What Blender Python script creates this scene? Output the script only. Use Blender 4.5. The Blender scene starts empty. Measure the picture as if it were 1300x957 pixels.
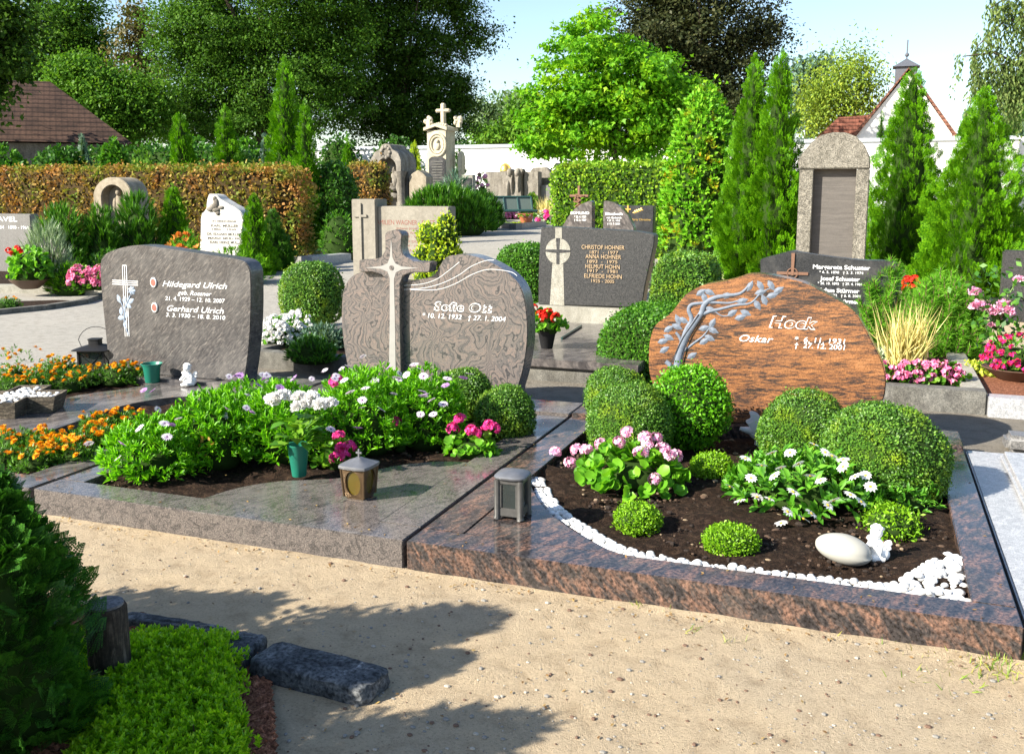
import bpy, bmesh, math, random
import numpy as np
from mathutils import Vector, Matrix
SC = bpy.context.scene
COL = SC.collection
random.seed(7)
RNG = np.random.default_rng(7)
PI = math.pi

# ------------------------------------------------------------------ camera model (pixels of the 1300 x 957 photograph)
CAMH, FPX, CX, CY = 1.65, 1222.0, 650.0, 433.0
PIT = math.atan(194 / FPX); YAW = math.atan(460 / math.hypot(FPX, 194))
_f = Vector((-math.sin(YAW) * math.cos(PIT), math.cos(YAW) * math.cos(PIT), -math.sin(PIT)))
_r = Vector((math.cos(YAW), math.sin(YAW), 0)); _u = _r.cross(_f)
def ray(x, y): return _f + _r * ((x - CX) / FPX) - _u * ((y - CY) / FPX)
def G(x, y, z=0.0):                       # point on the level z
    d = ray(x, y); t = (z - CAMH) / d.z
    return Vector((d.x * t, d.y * t, z))
def A(x, y, Y):                           # point on the upright plane Y
    d = ray(x, y); t = Y / d.y
    return Vector((d.x * t, Y, CAMH + d.z * t))
def AX(x, y, Y):
    p = A(x, y, Y); return (p.x, p.z)
def S(x, y, D):                           # point at the level distance D
    d = ray(x, y); fd = -math.sin(YAW) * d.x + math.cos(YAW) * d.y; t = D / fd
    return Vector((d.x * t, d.y * t, CAMH + d.z * t))
def on_dome(x, y, c, r, k=1.06, sq=False):
    """where the sight line through a photo pixel meets a plant's dome (centre c, radii r)"""
    c = Vector(c) + Vector((0, 0, r[2] * .25)); o = Vector((0, 0, CAMH)) - c; d = ray(x, y)
    o2 = Vector((o.x / r[0] / k, o.y / r[1] / k, o.z / r[2] / k)); d2 = Vector((d.x / r[0] / k, d.y / r[1] / k, d.z / r[2] / k))
    a = d2.dot(d2); b = o2.dot(d2); q = b * b - a * (o2.dot(o2) - 1)
    t = (-b - math.sqrt(q)) / a if q > 0 else -b / a
    return c + o + d * t
def gz(x, y): return max(0.0, 0.02 * (y - 13)) if y < 50 else 0.74 + 0.0 * y
def SG(x, D):                             # ground point below pixel column x at distance D
    p = S(x, 239, D); return Vector((p.x, p.y, gz(p.x, p.y)))
def mpp(D): return D / 1237.0             # metres per photo pixel

# ------------------------------------------------------------------ objects
def tag(o, label=None, cat=None, group=None, kind=None):
    if label: o['label'] = label
    if cat: o['category'] = cat
    if group: o['group'] = group
    if kind: o['kind'] = kind
    return o
def thing(name, label, cat, loc=(0, 0, 0), rz=0.0, group=None):
    o = bpy.data.objects.new(name, None); COL.objects.link(o)
    o.empty_display_size = 0.1
    o.location = loc; o.rotation_euler = (0, 0, rz)
    return tag(o, label, cat, group)
def put(name, me, parent=None, loc=(0, 0, 0), rot=(0, 0, 0), sc=(1, 1, 1)):
    o = bpy.data.objects.new(name, me); COL.objects.link(o)
    o.location = loc; o.rotation_euler = rot
    o.scale = sc if hasattr(sc, '__len__') else (sc, sc, sc)
    if parent: o.parent = parent
    return o
def copy_tree(o, parent=None):
    c = o.copy(); COL.objects.link(c)
    if parent: c.parent = parent
    for ch in list(o.children): copy_tree(ch, c)
    return c
def catmull(pts, n=6, closed=True):
    # smooth curve through points
    out = []; m = len(pts); P = [Vector(p) for p in pts]
    rng_ = range(m) if closed else range(m - 1)
    for i in rng_:
        if closed: a, b, c, d = P[i - 1], P[i], P[(i + 1) % m], P[(i + 2) % m]
        else: a, b, c, d = P[max(i - 1, 0)], P[i], P[i + 1], P[min(i + 2, m - 1)]
        for k in range(n):
            t = k / n
            out.append(0.5 * ((2 * b) + (c - a) * t + (2 * a - 5 * b + 4 * c - d) * t * t + (3 * b - a - 3 * c + d) * t ** 3))
    if not closed: out.append(P[-1])
    return [tuple(v) for v in out]

class MB:
    def __init__(s): s.v = []; s.f = []; s.m = []
    def add(s, verts, faces, mi=0):
        o = len(s.v); s.v += [tuple(v) for v in verts]
        for f in faces: s.f.append(tuple(i + o for i in f)); s.m.append(mi)
        return s
    def box(s, x0, x1, y0, y1, z0, z1, mi=0):
        v = [(x, y, z) for z in (z0, z1) for y in (y0, y1) for x in (x0, x1)]
        return s.add(v, [(0, 2, 3, 1), (4, 5, 7, 6), (0, 1, 5, 4), (2, 6, 7, 3), (0, 4, 6, 2), (1, 3, 7, 5)], mi)
    def prism(s, ol, y0, y1, mi=0):           # outline in x,z pushed along y
        n = len(ol); a = sum(ol[i][0] * ol[(i + 1) % n][1] - ol[(i + 1) % n][0] * ol[i][1] for i in range(n))
        if a < 0: ol = ol[::-1]
        v = [(p[0], y0, p[1]) for p in ol] + [(p[0], y1, p[1]) for p in ol]
        f = [tuple(range(n)), tuple(range(2 * n - 1, n - 1, -1))]
        f += [(i, i + n, (i + 1) % n + n, (i + 1) % n) for i in range(n)]
        return s.add(v, f, mi)
    def slab(s, ol, z0, z1, mi=0):            # outline in x,y pushed along z
        n = len(ol); a = sum(ol[i][0] * ol[(i + 1) % n][1] - ol[(i + 1) % n][0] * ol[i][1] for i in range(n))
        if a < 0: ol = ol[::-1]
        v = [(p[0], p[1], z0) for p in ol] + [(p[0], p[1], z1) for p in ol]
        f = [tuple(range(n - 1, -1, -1)), tuple(range(n, 2 * n))]
        f += [(i, (i + 1) % n, (i + 1) % n + n, i + n) for i in range(n)]
        return s.add(v, f, mi)
    def lathe(s, prof, c=(0, 0, 0), n=20, mi=0, sq=None):
        v = []; f = []
        for (r, z) in prof:
            for k in range(n):
                a = 2 * PI * k / n; x, y = math.cos(a), math.sin(a)
                if sq:
                    q = (abs(x) ** sq + abs(y) ** sq) ** (-1 / sq); x *= q; y *= q
                v.append((c[0] + r * x, c[1] + r * y, c[2] + z))
        m = len(prof)
        for j in range(m - 1):
            for k in range(n): f.append((j * n + k, j * n + (k + 1) % n, (j + 1) * n + (k + 1) % n, (j + 1) * n + k))
        f.append(tuple(range(n - 1, -1, -1))); f.append(tuple((m - 1) * n + k for k in range(n)))
        return s.add(v, f, mi)
    def tube(s, pts, rad, n=8, mi=0, cap=True):
        P = [Vector(p) for p in pts]; m = len(P)
        if not hasattr(rad, '__len__'): rad = [rad] * m
        v = []; f = []; ref = None
        for i in range(m):
            t = (P[min(i + 1, m - 1)] - P[max(i - 1, 0)]).normalized()
            if ref is None: ref = Vector((0, 0, 1)) if abs(t.z) < 0.9 else Vector((1, 0, 0))
            a = (ref - t * ref.dot(t)).normalized(); b = t.cross(a); ref = a
            for k in range(n):
                w = 2 * PI * k / n; v.append(P[i] + (a * math.cos(w) + b * math.sin(w)) * rad[i])
        for i in range(m - 1):
            for k in range(n): f.append((i * n + k, i * n + (k + 1) % n, (i + 1) * n + (k + 1) % n, (i + 1) * n + k))
        if cap: f.append(tuple(range(n - 1, -1, -1))); f.append(tuple((m - 1) * n + k for k in range(n)))
        return s.add(v, f, mi)
    def ell(s, c, r, nu=20, nv=12, mi=0, disp=None, p=2.0, zmin=-1.0):
        v = []; f = []
        for j in range(nv + 1):
            th = PI * j / nv
            for i in range(nu):
                ph = 2 * PI * i / nu
                d = Vector((math.sin(th) * math.cos(ph), math.sin(th) * math.sin(ph), math.cos(th)))
                if p != 2.0: d = d * ((abs(d.x) ** p + abs(d.y) ** p + abs(d.z) ** p) ** (-1 / p))
                k = 1 + (disp(d) if disp else 0)
                v.append((c[0] + r[0] * d.x * k, c[1] + r[1] * d.y * k, c[2] + r[2] * max(d.z, zmin) * k))
        for j in range(nv):
            for i in range(nu): f.append((j * nu + i, (j + 1) * nu + i, (j + 1) * nu + (i + 1) % nu, j * nu + (i + 1) % nu))
        return s.add(v, f, mi)
    def shift(s, d):
        s.v = [(a + d[0], b + d[1], c + d[2]) for a, b, c in s.v]; return s
    def mesh(s, name, mats, bevel=0.0, smooth=False, seg=2, ang=35):
        me = bpy.data.meshes.new(name)
        bm = bmesh.new()
        vs = [bm.verts.new(p) for p in s.v]
        for f, mi in zip(s.f, s.m):
            if len(set(f)) < 3: continue
            try: fa = bm.faces.new([vs[i] for i in f]); fa.material_index = mi
            except ValueError: pass
        bmesh.ops.remove_doubles(bm, verts=bm.verts, dist=1e-6)
        bmesh.ops.recalc_face_normals(bm, faces=bm.faces)
        if bevel > 0:
            ed = [e for e in bm.edges if len(e.link_faces) == 2 and e.calc_face_angle(0) > math.radians(ang)]
            if ed: bmesh.ops.bevel(bm, geom=ed, offset=bevel, segments=seg, affect='EDGES', clamp_overlap=True)
        if smooth or bevel > 0:
            for fa in bm.faces: fa.smooth = True
            for e in bm.edges:
                if len(e.link_faces) == 2 and e.calc_face_angle(0) > math.radians(40): e.smooth = False
        bm.to_mesh(me); bm.free()
        for m in (mats if isinstance(mats, (list, tuple)) else [mats]): me.materials.append(m)
        return me
    def build(s, name, mats, parent=None, bevel=0.0, smooth=False, loc=None, seg=2):
        if parent is not None and loc is None: s.shift(-Vector(parent.location)); loc = (0, 0, 0)
        return put(name, s.mesh(name, mats, bevel, smooth, seg), parent, loc or (0, 0, 0))

# ------------------------------------------------------------------ foliage: leaf templates placed by numpy
def tmpl(v, f): return (np.array(v, float), f)
RHOMB = tmpl([(0, 0, 0), (.5, .5, .04), (1, 0, 0), (.5, -.5, .04)], [(0, 3, 2, 1)])
LANCE = tmpl([(0, 0, 0), (.35, .38, .10), (.35, -.38, .10), (.72, .42, .07), (.72, -.42, .07), (1, 0, -.08), (.35, 0, .02), (.72, 0, 0)],
             [(0, 2, 6), (0, 6, 1), (2, 4, 7, 6), (6, 7, 3, 1), (4, 5, 7), (7, 5, 3)])
ROUND = tmpl([(0.1, 0, 0)] + [(.5 + .55 * math.cos(a) * (1 + .08 * math.cos(5 * a)), .55 * math.sin(a) * (1 + .08 * math.cos(5 * a)), .12 + .07 * math.sin(3 * a)) for a in np.linspace(-PI * .93, PI * .93, 13)],
             [(0, i, i + 1) for i in range(1, 13)])
NEEDLE = tmpl([(0, -.5, 0), (0, .5, 0), (1, 0, 0)], [(0, 2, 1)])
BLADE = tmpl([(0, -.5, 0), (0, .5, 0), (.5, .42, .06), (.5, -.42, .06), (1, 0, 0)], [(0, 3, 2, 1), (3, 4, 2)])
MAPLE = tmpl([(0, 0, 0), (.3, .5, .05), (.45, .22, 0), (1, 0, -.1), (.45, -.22, 0), (.3, -.5, .05)], [(0, 4, 2), (0, 2, 1), (2, 4, 3), (0, 5, 4)])
def unit(a): return a / np.maximum(np.linalg.norm(a, axis=1, keepdims=True), 1e-9)
def rdir(n): return unit(RNG.normal(size=(n, 3)))
def fan(n, sub, ll, wl):
    """a flat conifer spray: leaflets along a forked twig"""
    v = []; f = []
    def leaf(u, w, ang, L, W, h):
        c, s_ = math.cos(ang), math.sin(ang); o = len(v)
        for a, b, z in ((0, 0, 0), (.5, .5, .03), (1, 0, 0), (.5, -.5, .03)): v.append((u + c * a * L - s_ * b * W, w + s_ * a * L + c * b * W, h + z * L))
        f.append((o, o + 3, o + 2, o + 1))
    for i in range(n):
        u = .08 + .8 * i / n
        for sd in (-1, 1):
            L = (1 - u) * .52 + .10; ang = sd * .72; h = .05 * sd
            for j in range(sub):
                q = (j + .3) / sub * L; leaf(u + q * math.cos(ang), q * math.sin(ang), ang + (.45 if j % 2 else -.45) * (j < sub - 1), ll, wl, h - .15 * q * q)
    for j in range(n): leaf(.1 + .85 * j / n, 0, .3 if j % 2 else -.3, ll, wl, 0)
    return tmpl(v, f)
FAN = fan(11, 7, .085, .05); FAN2 = fan(4, 2, .26, .13); FAN3 = fan(6, 4, .15, .085)
class LF:
    """collects leaves; becomes one mesh (optionally with a core shape)"""
    def __init__(s): s.V = []; s.F = []; s.M = []; s.n = 0
    def add(s, T, P, D, Nn, L, W, mi=0):
        tv, tf = T; n = len(P); k = len(tv)
        L = np.broadcast_to(np.asarray(L, float), (n,))[:, None, None]; W = np.broadcast_to(np.asarray(W, float), (n,))[:, None, None]
        D = unit(D); Nn = Nn - D * (Nn * D).sum(1, keepdims=True); Nn = unit(Nn + 1e-6); B = np.cross(Nn, D)
        V = P[:, None, :] + D[:, None, :] * (tv[None, :, 0:1] * L) + B[:, None, :] * (tv[None, :, 1:2] * W) + Nn[:, None, :] * (tv[None, :, 2:3] * L)
        s.V.append(V.reshape(-1, 3))
        base = s.n + np.arange(n)[:, None] * k
        for f in tf: s.F.append((base + np.array(f)[None, :])); s.M.append((n, mi))
        s.n += n * k
        return s
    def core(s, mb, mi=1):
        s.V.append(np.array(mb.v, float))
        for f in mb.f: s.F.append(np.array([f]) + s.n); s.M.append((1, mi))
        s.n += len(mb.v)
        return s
    def mesh(s, name, mats):
        me = bpy.data.meshes.new(name)
        V = np.concatenate(s.V)
        me.vertices.add(len(V)); me.vertices.foreach_set('co', V.ravel().astype(np.float32))
        li = np.concatenate([f.ravel() for f in s.F]); cnt = np.concatenate([np.full(len(f), f.shape[1]) for f in s.F])
        mi = np.concatenate([np.full(n, m) for n, m in s.M])
        me.loops.add(len(li)); me.loops.foreach_set('vertex_index', li.astype(np.int32))
        me.polygons.add(len(cnt)); st = np.concatenate([[0], np.cumsum(cnt)[:-1]])
        me.polygons.foreach_set('loop_start', st.astype(np.int32)); me.polygons.foreach_set('loop_total', cnt.astype(np.int32))
        me.polygons.foreach_set('material_index', mi.astype(np.int32))
        for m in (mats if isinstance(mats, (list, tuple)) else [mats]): me.materials.append(m)
        me.update(calc_edges=True); me.validate()
        return me
    def build(s, name, mats, parent=None, loc=(0, 0, 0)): return put(name, s.mesh(name, mats), parent, loc)
def sample(mb, n):
    """n points with normals over the surface of a shape"""
    tri = []
    for f in mb.f:
        for i in range(1, len(f) - 1): tri.append((f[0], f[i], f[i + 1]))
    V = np.array(mb.v, float); T = np.array(tri)
    a, b, c = V[T[:, 0]], V[T[:, 1]], V[T[:, 2]]
    cr = np.cross(b - a, c - a); ar = np.linalg.norm(cr, axis=1)
    idx = RNG.choice(len(T), n, p=ar / ar.sum()); u = RNG.random((n, 1)); w = RNG.random((n, 1)); fl = (u + w > 1)
    u = np.where(fl, 1 - u, u); w = np.where(fl, 1 - w, w)
    P = a[idx] + (b - a)[idx] * u + (c - a)[idx] * w; Nn = unit(cr)[idx]
    return P, Nn
def lump(seed, amp, fr=3.0):
    r = random.Random(seed); ws = [(Vector((r.gauss(0, 1), r.gauss(0, 1), r.gauss(0, 1))) * fr, r.random() * 6.3) for _ in range(6)]
    return lambda d: amp * sum(math.sin(w.dot(d) + p) for w, p in ws) / 2.5
def noise3(P, seed, fr):
    r = np.random.default_rng(seed); W = r.normal(size=(7, 3)) * fr; ph = r.random(7) * 6.3
    return np.sin(P @ W.T + ph).sum(1) / 3.0
def clip_leaves(lf, mb, n, size, mi=0, T=RHOMB, jitter=0.03, tilt=0.7, asp=0.6, up=0.25):
    """leaves of a clipped plant over a shape: lying roughly along its surface"""
    P, Nn = sample(mb, n)
    P = P + Nn * (RNG.normal(size=(n, 1)) * jitter + size * 1.3 * np.maximum(0, RNG.normal(size=(n, 1)) - 1.4))
    D = np.cross(Nn, rdir(n)); D = unit(D) * 0.8 + Nn * (0.3 + RNG.random((n, 1)) * 0.6) + np.array([0, 0, up])
    N2 = Nn + rdir(n) * tilt
    s_ = size * (0.65 + RNG.random(n) * 0.7)
    lf.add(T, P - unit(D) * s_[:, None] * .4, D, N2, s_, s_ * asp, mi)
    return lf
# ------------------------------------------------------------------ materials (all procedural)
def newmat(name):
    m = bpy.data.materials.new(name); m.use_nodes = True; nt = m.node_tree
    for n in list(nt.nodes): nt.nodes.remove(n)
    return m, nt
def nd(nt, t, ins=None, **kw):
    n = nt.nodes.new(t)
    for k, v in kw.items(): setattr(n, k, v)
    for k, v in (ins or {}).items():
        s = n.inputs[k]
        if hasattr(v, 'is_linked'): nt.links.new(v, s)
        else: s.default_value = v
    return n
def ramp(nt, fac, stops, interp='LINEAR'):
    n = nt.nodes.new('ShaderNodeValToRGB'); cr = n.color_ramp; cr.interpolation = interp
    while len(cr.elements) > 1: cr.elements.remove(cr.elements[-1])
    cr.elements[0].position = stops[0][0]; cr.elements[0].color = (*stops[0][1], 1)
    for p, c in stops[1:]: e = cr.elements.new(p); e.color = (*c, 1)
    nt.links.new(fac, n.inputs[0]); return n.outputs[0]
def mixc(nt, fac, a, b, mode='MIX'):
    n = nt.nodes.new('ShaderNodeMix'); n.data_type = 'RGBA'; n.blend_type = mode
    for s, v in ((n.inputs[0], fac), (n.inputs[6], a), (n.inputs[7], b)):
        if hasattr(v, 'is_linked'): nt.links.new(v, s)
        elif isinstance(v, (int, float)): s.default_value = v
        else: s.default_value = (*v, 1)
    return n.outputs[2]
def coords(nt, scale=(1, 1, 1), rot=(0, 0, 0), kind='Object'):
    tc = nt.nodes.new('ShaderNodeTexCoord')
    v = tc.outputs[kind]
    if any(rot): v = nd(nt, 'ShaderNodeMapping', {'Vector': v, 'Rotation': rot}).outputs[0]
    return nd(nt, 'ShaderNodeMapping', {'Vector': v, 'Scale': scale}).outputs[0]
def finish(nt, col, rough=0.5, spec=0.5, bump=None, bstr=0.3, bdist=0.01, metal=0.0, **ex):
    ins = {'Roughness': rough, 'Specular IOR Level': spec, 'Metallic': metal}
    ins['Base Color'] = col if hasattr(col, 'is_linked') else (*col, 1)
    ins.update(ex)
    b = nd(nt, 'ShaderNodeBsdfPrincipled', ins)
    if bump is not None:
        bp = nd(nt, 'ShaderNodeBump', {'Height': bump, 'Strength': bstr, 'Distance': bdist}); nt.links.new(bp.outputs[0], b.inputs['Normal'])
    o = nt.nodes.new('ShaderNodeOutputMaterial'); nt.links.new(b.outputs[0], o.inputs[0]); return b
def noise(nt, vec, scale, detail=4, rough=.55, dist=0.0):
    return nd(nt, 'ShaderNodeTexNoise', {'Vector': vec, 'Scale': scale, 'Detail': detail, 'Roughness': rough, 'Distortion': dist}).outputs[0]
def plain(name, col, rough=0.5, var=0.12, vs=30, spec=0.5, metal=0.0, bump=0.0, bd=0.004, **ex):
    m, nt = newmat(name); v = coords(nt); n = noise(nt, v, vs, 5)
    c = mixc(nt, n, tuple(x * (1 - var) for x in col), tuple(min(1, x * (1 + var)) for x in col))
    finish(nt, c, rough, spec, n if bump else None, bump, bd, metal, **ex); return m
def granite(name, stops, scale=6, stretch=(1, 1, 1), rot=(0, 0, 0), dist=1.0, rough=0.12, speck=0.25, sscale=160, bump=0, spec=0.5, detail=8, stain=0.0):
    m, nt = newmat(name); v = coords(nt, stretch, rot)
    n = noise(nt, v, scale, detail, .62, dist)
    c = ramp(nt, n, stops)
    v2 = coords(nt); s = noise(nt, v2, sscale, 3, .6)
    sp = ramp(nt, s, [(.36, (0.25, .25, .26)), (.5, (1, 1, 1)), (.64, (1.7, 1.65, 1.6))])
    c = mixc(nt, speck, c, mixc(nt, 1.0, c, sp, 'MULTIPLY'))
    if stain:
        w = noise(nt, coords(nt, (3, 3, .7)), 1.6, 6, .65)
        c = mixc(nt, stain, c, mixc(nt, 1.0, c, ramp(nt, w, [(.35, (.42, .40, .36)), (.6, (1, 1, 1))]), 'MULTIPLY'))
    if rough < .3:      # polish dulled by dust and dried water
        d = noise(nt, coords(nt, (1.6, 1.6, 1.6)), 2.2, 7, .65); rg = nd(nt, 'ShaderNodeMapRange', {'Value': d, 1: .42, 2: .68, 3: rough, 4: rough + .22}).outputs[0]
        dc = nd(nt, 'ShaderNodeMapRange', {'Value': d, 1: .5, 2: .72, 3: 0.0, 4: .16}).outputs[0]
        c = mixc(nt, dc, c, (.30, .27, .23)); rough = rg
    finish(nt, c, rough, spec, s if bump else None, bump, 0.003); return m
GAIN = (1.22, 1.28, 1.0)
def leafmat(name, cols, trans=0.3, rough=0.45, spec=0.35, patch=None, ps=1.2):
    """cols: dark, mid, light leaf colours mixed by leaf; patch: a second colouring in large patches"""
    gain = lambda q: [tuple(min(.9, x * k) for x, k in zip(c_, GAIN)) for c_ in q]
    if spec >= 0 and not name.endswith('petals'):
        cols = gain(cols)
        if patch: patch = (gain(patch[0]), patch[1], patch[2])
    m, nt = newmat(name)
    g = nt.nodes.new('ShaderNodeNewGeometry'); rnd = g.outputs['Random Per Island']
    k = len(cols); c = ramp(nt, rnd, [(i / (k - 1), cols[i]) for i in range(k)])
    if patch:
        n = noise(nt, coords(nt), ps, 4, .6)
        f = ramp(nt, n, [(patch[1], (0, 0, 0)), (patch[2], (1, 1, 1))])
        c2 = ramp(nt, rnd, [(i / (len(patch[0]) - 1), patch[0][i]) for i in range(len(patch[0]))])
        c = mixc(nt, f, c, c2)
    b = nd(nt, 'ShaderNodeBsdfPrincipled', {'Base Color': c, 'Roughness': rough, 'Specular IOR Level': spec})
    tc = mixc(nt, 1.0, c, (1.05, 1.0, .98) if name.endswith('petals') else (1.25, 1.3, .6), 'MULTIPLY')
    t = nd(nt, 'ShaderNodeBsdfTranslucent', {'Color': tc})
    x = nd(nt, 'ShaderNodeMixShader', {0: trans, 1: b.outputs[0], 2: t.outputs[0]})
    o = nt.nodes.new('ShaderNodeOutputMaterial'); nt.links.new(x.outputs[0], o.inputs[0]); return m
M = {}
def sc3(c, k): return tuple(x * k for x in c)
# stones
M['gr_streak'] = granite('dark_streaked_granite', [(.28, (.028, .027, .029)), (.47, (.056, .053, .054)), (.58, (.095, .088, .084)), (.72, (.20, .18, .162))], 5, (3, 4, 16), (0, .78, 0), .9, .25, .45, 170, detail=10)
def swirlmat():
    m, nt = newmat('swirled_pink_granite'); v = coords(nt)
    n1 = nd(nt, 'ShaderNodeTexNoise', {'Vector': v, 'Scale': 3.2, 'Detail': 3, 'Roughness': .5, 'Distortion': .6}).outputs[1]
    n2 = nd(nt, 'ShaderNodeTexNoise', {'Vector': v, 'Scale': 11, 'Detail': 3, 'Roughness': .55}).outputs[1]
    a = nd(nt, 'ShaderNodeVectorMath', {0: n1, 1: (.95, .95, .95)}, operation='MULTIPLY').outputs[0]; b = nd(nt, 'ShaderNodeVectorMath', {0: n2, 1: (.14, .14, .14)}, operation='MULTIPLY').outputs[0]
    p = nd(nt, 'ShaderNodeVectorMath', {0: nd(nt, 'ShaderNodeVectorMath', {0: v, 1: a}, operation='ADD').outputs[0], 1: b}, operation='ADD').outputs[0]
    w = nd(nt, 'ShaderNodeTexWave', {'Vector': p, 'Scale': 5.2, 'Distortion': 1.5, 'Detail': 3, 'Detail Scale': 2.0}, bands_direction='X').outputs[1]
    w2 = nd(nt, 'ShaderNodeTexWave', {'Vector': p, 'Scale': 13, 'Distortion': 2.5, 'Detail': 2}, bands_direction='X').outputs[1]
    k = nd(nt, 'ShaderNodeMath', {0: nd(nt, 'ShaderNodeMath', {0: w, 1: .62}, operation='MULTIPLY').outputs[0], 1: nd(nt, 'ShaderNodeMath', {0: w2, 1: .38}, operation='MULTIPLY').outputs[0]}, operation='ADD').outputs[0]
    c = ramp(nt, k, [(.08, (.055, .052, .053)), (.26, (.092, .086, .085)), (.42, (.128, .115, .11)), (.60, (.148, .127, .118)), (.78, (.195, .15, .132)), (.92, (.115, .104, .10))])
    s = noise(nt, v, 190, 3, .6); c = mixc(nt, .45, c, mixc(nt, 1.0, c, ramp(nt, s, [(.36, (.3, .3, .3)), (.5, (1, 1, 1)), (.64, (1.6, 1.55, 1.5))]), 'MULTIPLY'))
    finish(nt, c, .22, .5); return m
M['gr_swirl'] = swirlmat()
def orangemat():
    m, nt = newmat('orange_banded_granite'); v = coords(nt, (1, 1, 1), (0, .05, 0))
    q = lambda s_: nd(nt, 'ShaderNodeMapping', {'Vector': v, 'Scale': s_}).outputs[0]
    f = noise(nt, q((2.2, 1, 15)), 3.4, 9, .62, 1.2); g_ = noise(nt, q((1, 1, 3.2)), 2.0, 5, .6, .8); h = noise(nt, q((3, 3, 9)), 14, 5, .6, .5)
    mul = lambda a, k: nd(nt, 'ShaderNodeMath', {0: a, 1: k}, operation='MULTIPLY').outputs[0]
    add = lambda a, b: nd(nt, 'ShaderNodeMath', {0: a, 1: b}, operation='ADD').outputs[0]
    k = add(add(mul(f, .52), mul(g_, .30)), mul(h, .18))
    c = ramp(nt, k, [(.37, (.022, .019, .019)), (.445, (.055, .038, .032)), (.49, (.16, .076, .040)), (.55, (.265, .118, .05)), (.64, (.34, .165, .075))])
    s = noise(nt, coords(nt), 120, 3, .65); c = mixc(nt, .7, c, mixc(nt, 1.0, c, ramp(nt, s, [(.34, (.28, .28, .3)), (.48, (1, 1, 1)), (.66, (1.5, 1.45, 1.4))]), 'MULTIPLY'))
    finish(nt, c, .2, .5); return m
M['gr_orange'] = orangemat()
M['gr_kerb'] = granite('red_black_banded_kerb_granite', [(.33, (.015, .014, .016)), (.46, (.042, .037, .037)), (.54, (.085, .056, .046)), (.70, (.19, .105, .074))], 5.2, (6, 1.6, 2.2), (.15, .7, .35), .8, .09, .9, 70, detail=12)
M['gr_kerb2'] = granite('pinkish_grey_kerb_granite', [(.28, (.045, .042, .042)), (.44, (.08, .073, .071)), (.54, (.135, .118, .11)), (.60, (.092, .084, .081)), (.70, (.16, .142, .132))], 9, (2.2, 1.2, 2.8), (.3, .5, .4), 1.6, .1, .7, 150, detail=10)
M['gr_slabgrey'] = granite('grey_brown_polished_granite', [(.3, (.035, .032, .034)), (.5, (.085, .077, .075)), (.66, (.17, .15, .14))], 6, (3, 1.2, 1.5), (.3, .5, .5), .9, .09, .35, 200)
M['gr_dark'] = granite('dark_speckled_granite', [(.35, (.020, .020, .021)), (.6, (.052, .051, .050))], 40, rough=.4, speck=.8, sscale=95)
M['gr_black'] = granite('black_granite', [(.35, (.018, .019, .02)), (.65, (.045, .045, .047))], 60, rough=.25, speck=.6, sscale=140)
M['gr_grey'] = granite('mid_grey_granite', [(.35, (.10, .10, .10)), (.65, (.2, .195, .19))], 60, rough=.35, speck=.6, sscale=130, stain=.3)
M['gr_light'] = granite('light_grey_granite', [(.35, (.26, .265, .275)), (.65, (.42, .425, .435))], 30, rough=.3, speck=.5, sscale=160)
M['rough_granite'] = granite('rough_hewn_granite', [(.35, (.115, .108, .09)), (.65, (.25, .235, .20))], 16, rough=.85, speck=.8, sscale=62, bump=1.0, spec=.2, stain=.35)
M['sandstone'] = granite('pale_sandstone', [(.3, (.24, .205, .15)), (.7, (.36, .315, .245))], 9, rough=.85, speck=.3, sscale=90, bump=.4, spec=.2, stain=.5)
M['greystone'] = granite('weathered_grey_stone', [(.3, (.16, .148, .13)), (.7, (.30, .275, .235))], 7, rough=.85, speck=.4, sscale=60, bump=.5, spec=.2, stain=.8)
M['limestone'] = granite('cream_limestone', [(.3, (.40, .35, .25)), (.7, (.55, .50, .38))], 8, rough=.8, speck=.2, sscale=80, bump=.3, spec=.2, stain=.3)
M['marble'] = granite('white_weathered_marble', [(.3, (.48, .47, .44)), (.7, (.68, .66, .62))], 5, rough=.6, speck=.2, sscale=60, bump=.3, spec=.3, stain=.5)
M['wagner'] = granite('grey_beige_stone', [(.3, (.20, .184, .152)), (.7, (.275, .252, .21))], 12, rough=.7, speck=.3, sscale=160, spec=.2, stain=.3)
M['concrete'] = granite('weathered_concrete', [(.3, (.09, .087, .08)), (.7, (.20, .195, .175))], 9, rough=.85, speck=.5, sscale=120, bump=.5, spec=.2, stain=.7)
M['concrete_lt'] = granite('light_concrete', [(.3, (.25, .24, .20)), (.7, (.37, .355, .31))], 9, rough=.85, speck=.4, sscale=120, bump=.4, spec=.2, stain=.4)
M['foot_stone'] = granite('dark_mossy_stone', [(.3, (.018, .02, .024)), (.5, (.06, .065, .07)), (.66, (.12, .125, .13)), (.75, (.25, .25, .25))], 12, rough=.8, speck=.8, sscale=70, bump=1.0, spec=.2)
M['inlay'] = plain('pale_cut_stone', (.27, .26, .245), .6)
M['letters_white'] = plain('white_letters', (.80, .80, .80), .5, .05)
M['letters_cream'] = plain('cream_letters', (.66, .60, .48), .5, .05)
M['letters_bronze'] = plain('bronze_letters', (.50, .36, .22), .45, .2, metal=.3)
M['letters_red'] = plain('faded_red_letters', (.20, .065, .045), .7, .2)
M['letters_black'] = plain('black_letters', (.05, .045, .04), .6, .2)
M['letters_gold'] = plain('gold_letters', (.66, .42, .10), .35, .1, metal=.5)
M['relief_blue'] = plain('blue_grey_relief', (.13, .155, .20), .65, .45, 40, bump=.5)
M['rose_blue'] = plain('pale_blue_relief', (.27, .33, .42), .6, .25, 40)
M['relief_dark'] = plain('dark_cut_line', (.03, .03, .035), .6, .2)
M['white_fig'] = plain('white_ceramic', (.80, .80, .79), .45, .06, 12)
M['grey_fig'] = plain('pale_grey_ceramic', (.55, .57, .60), .5, .1, 12)
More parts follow.
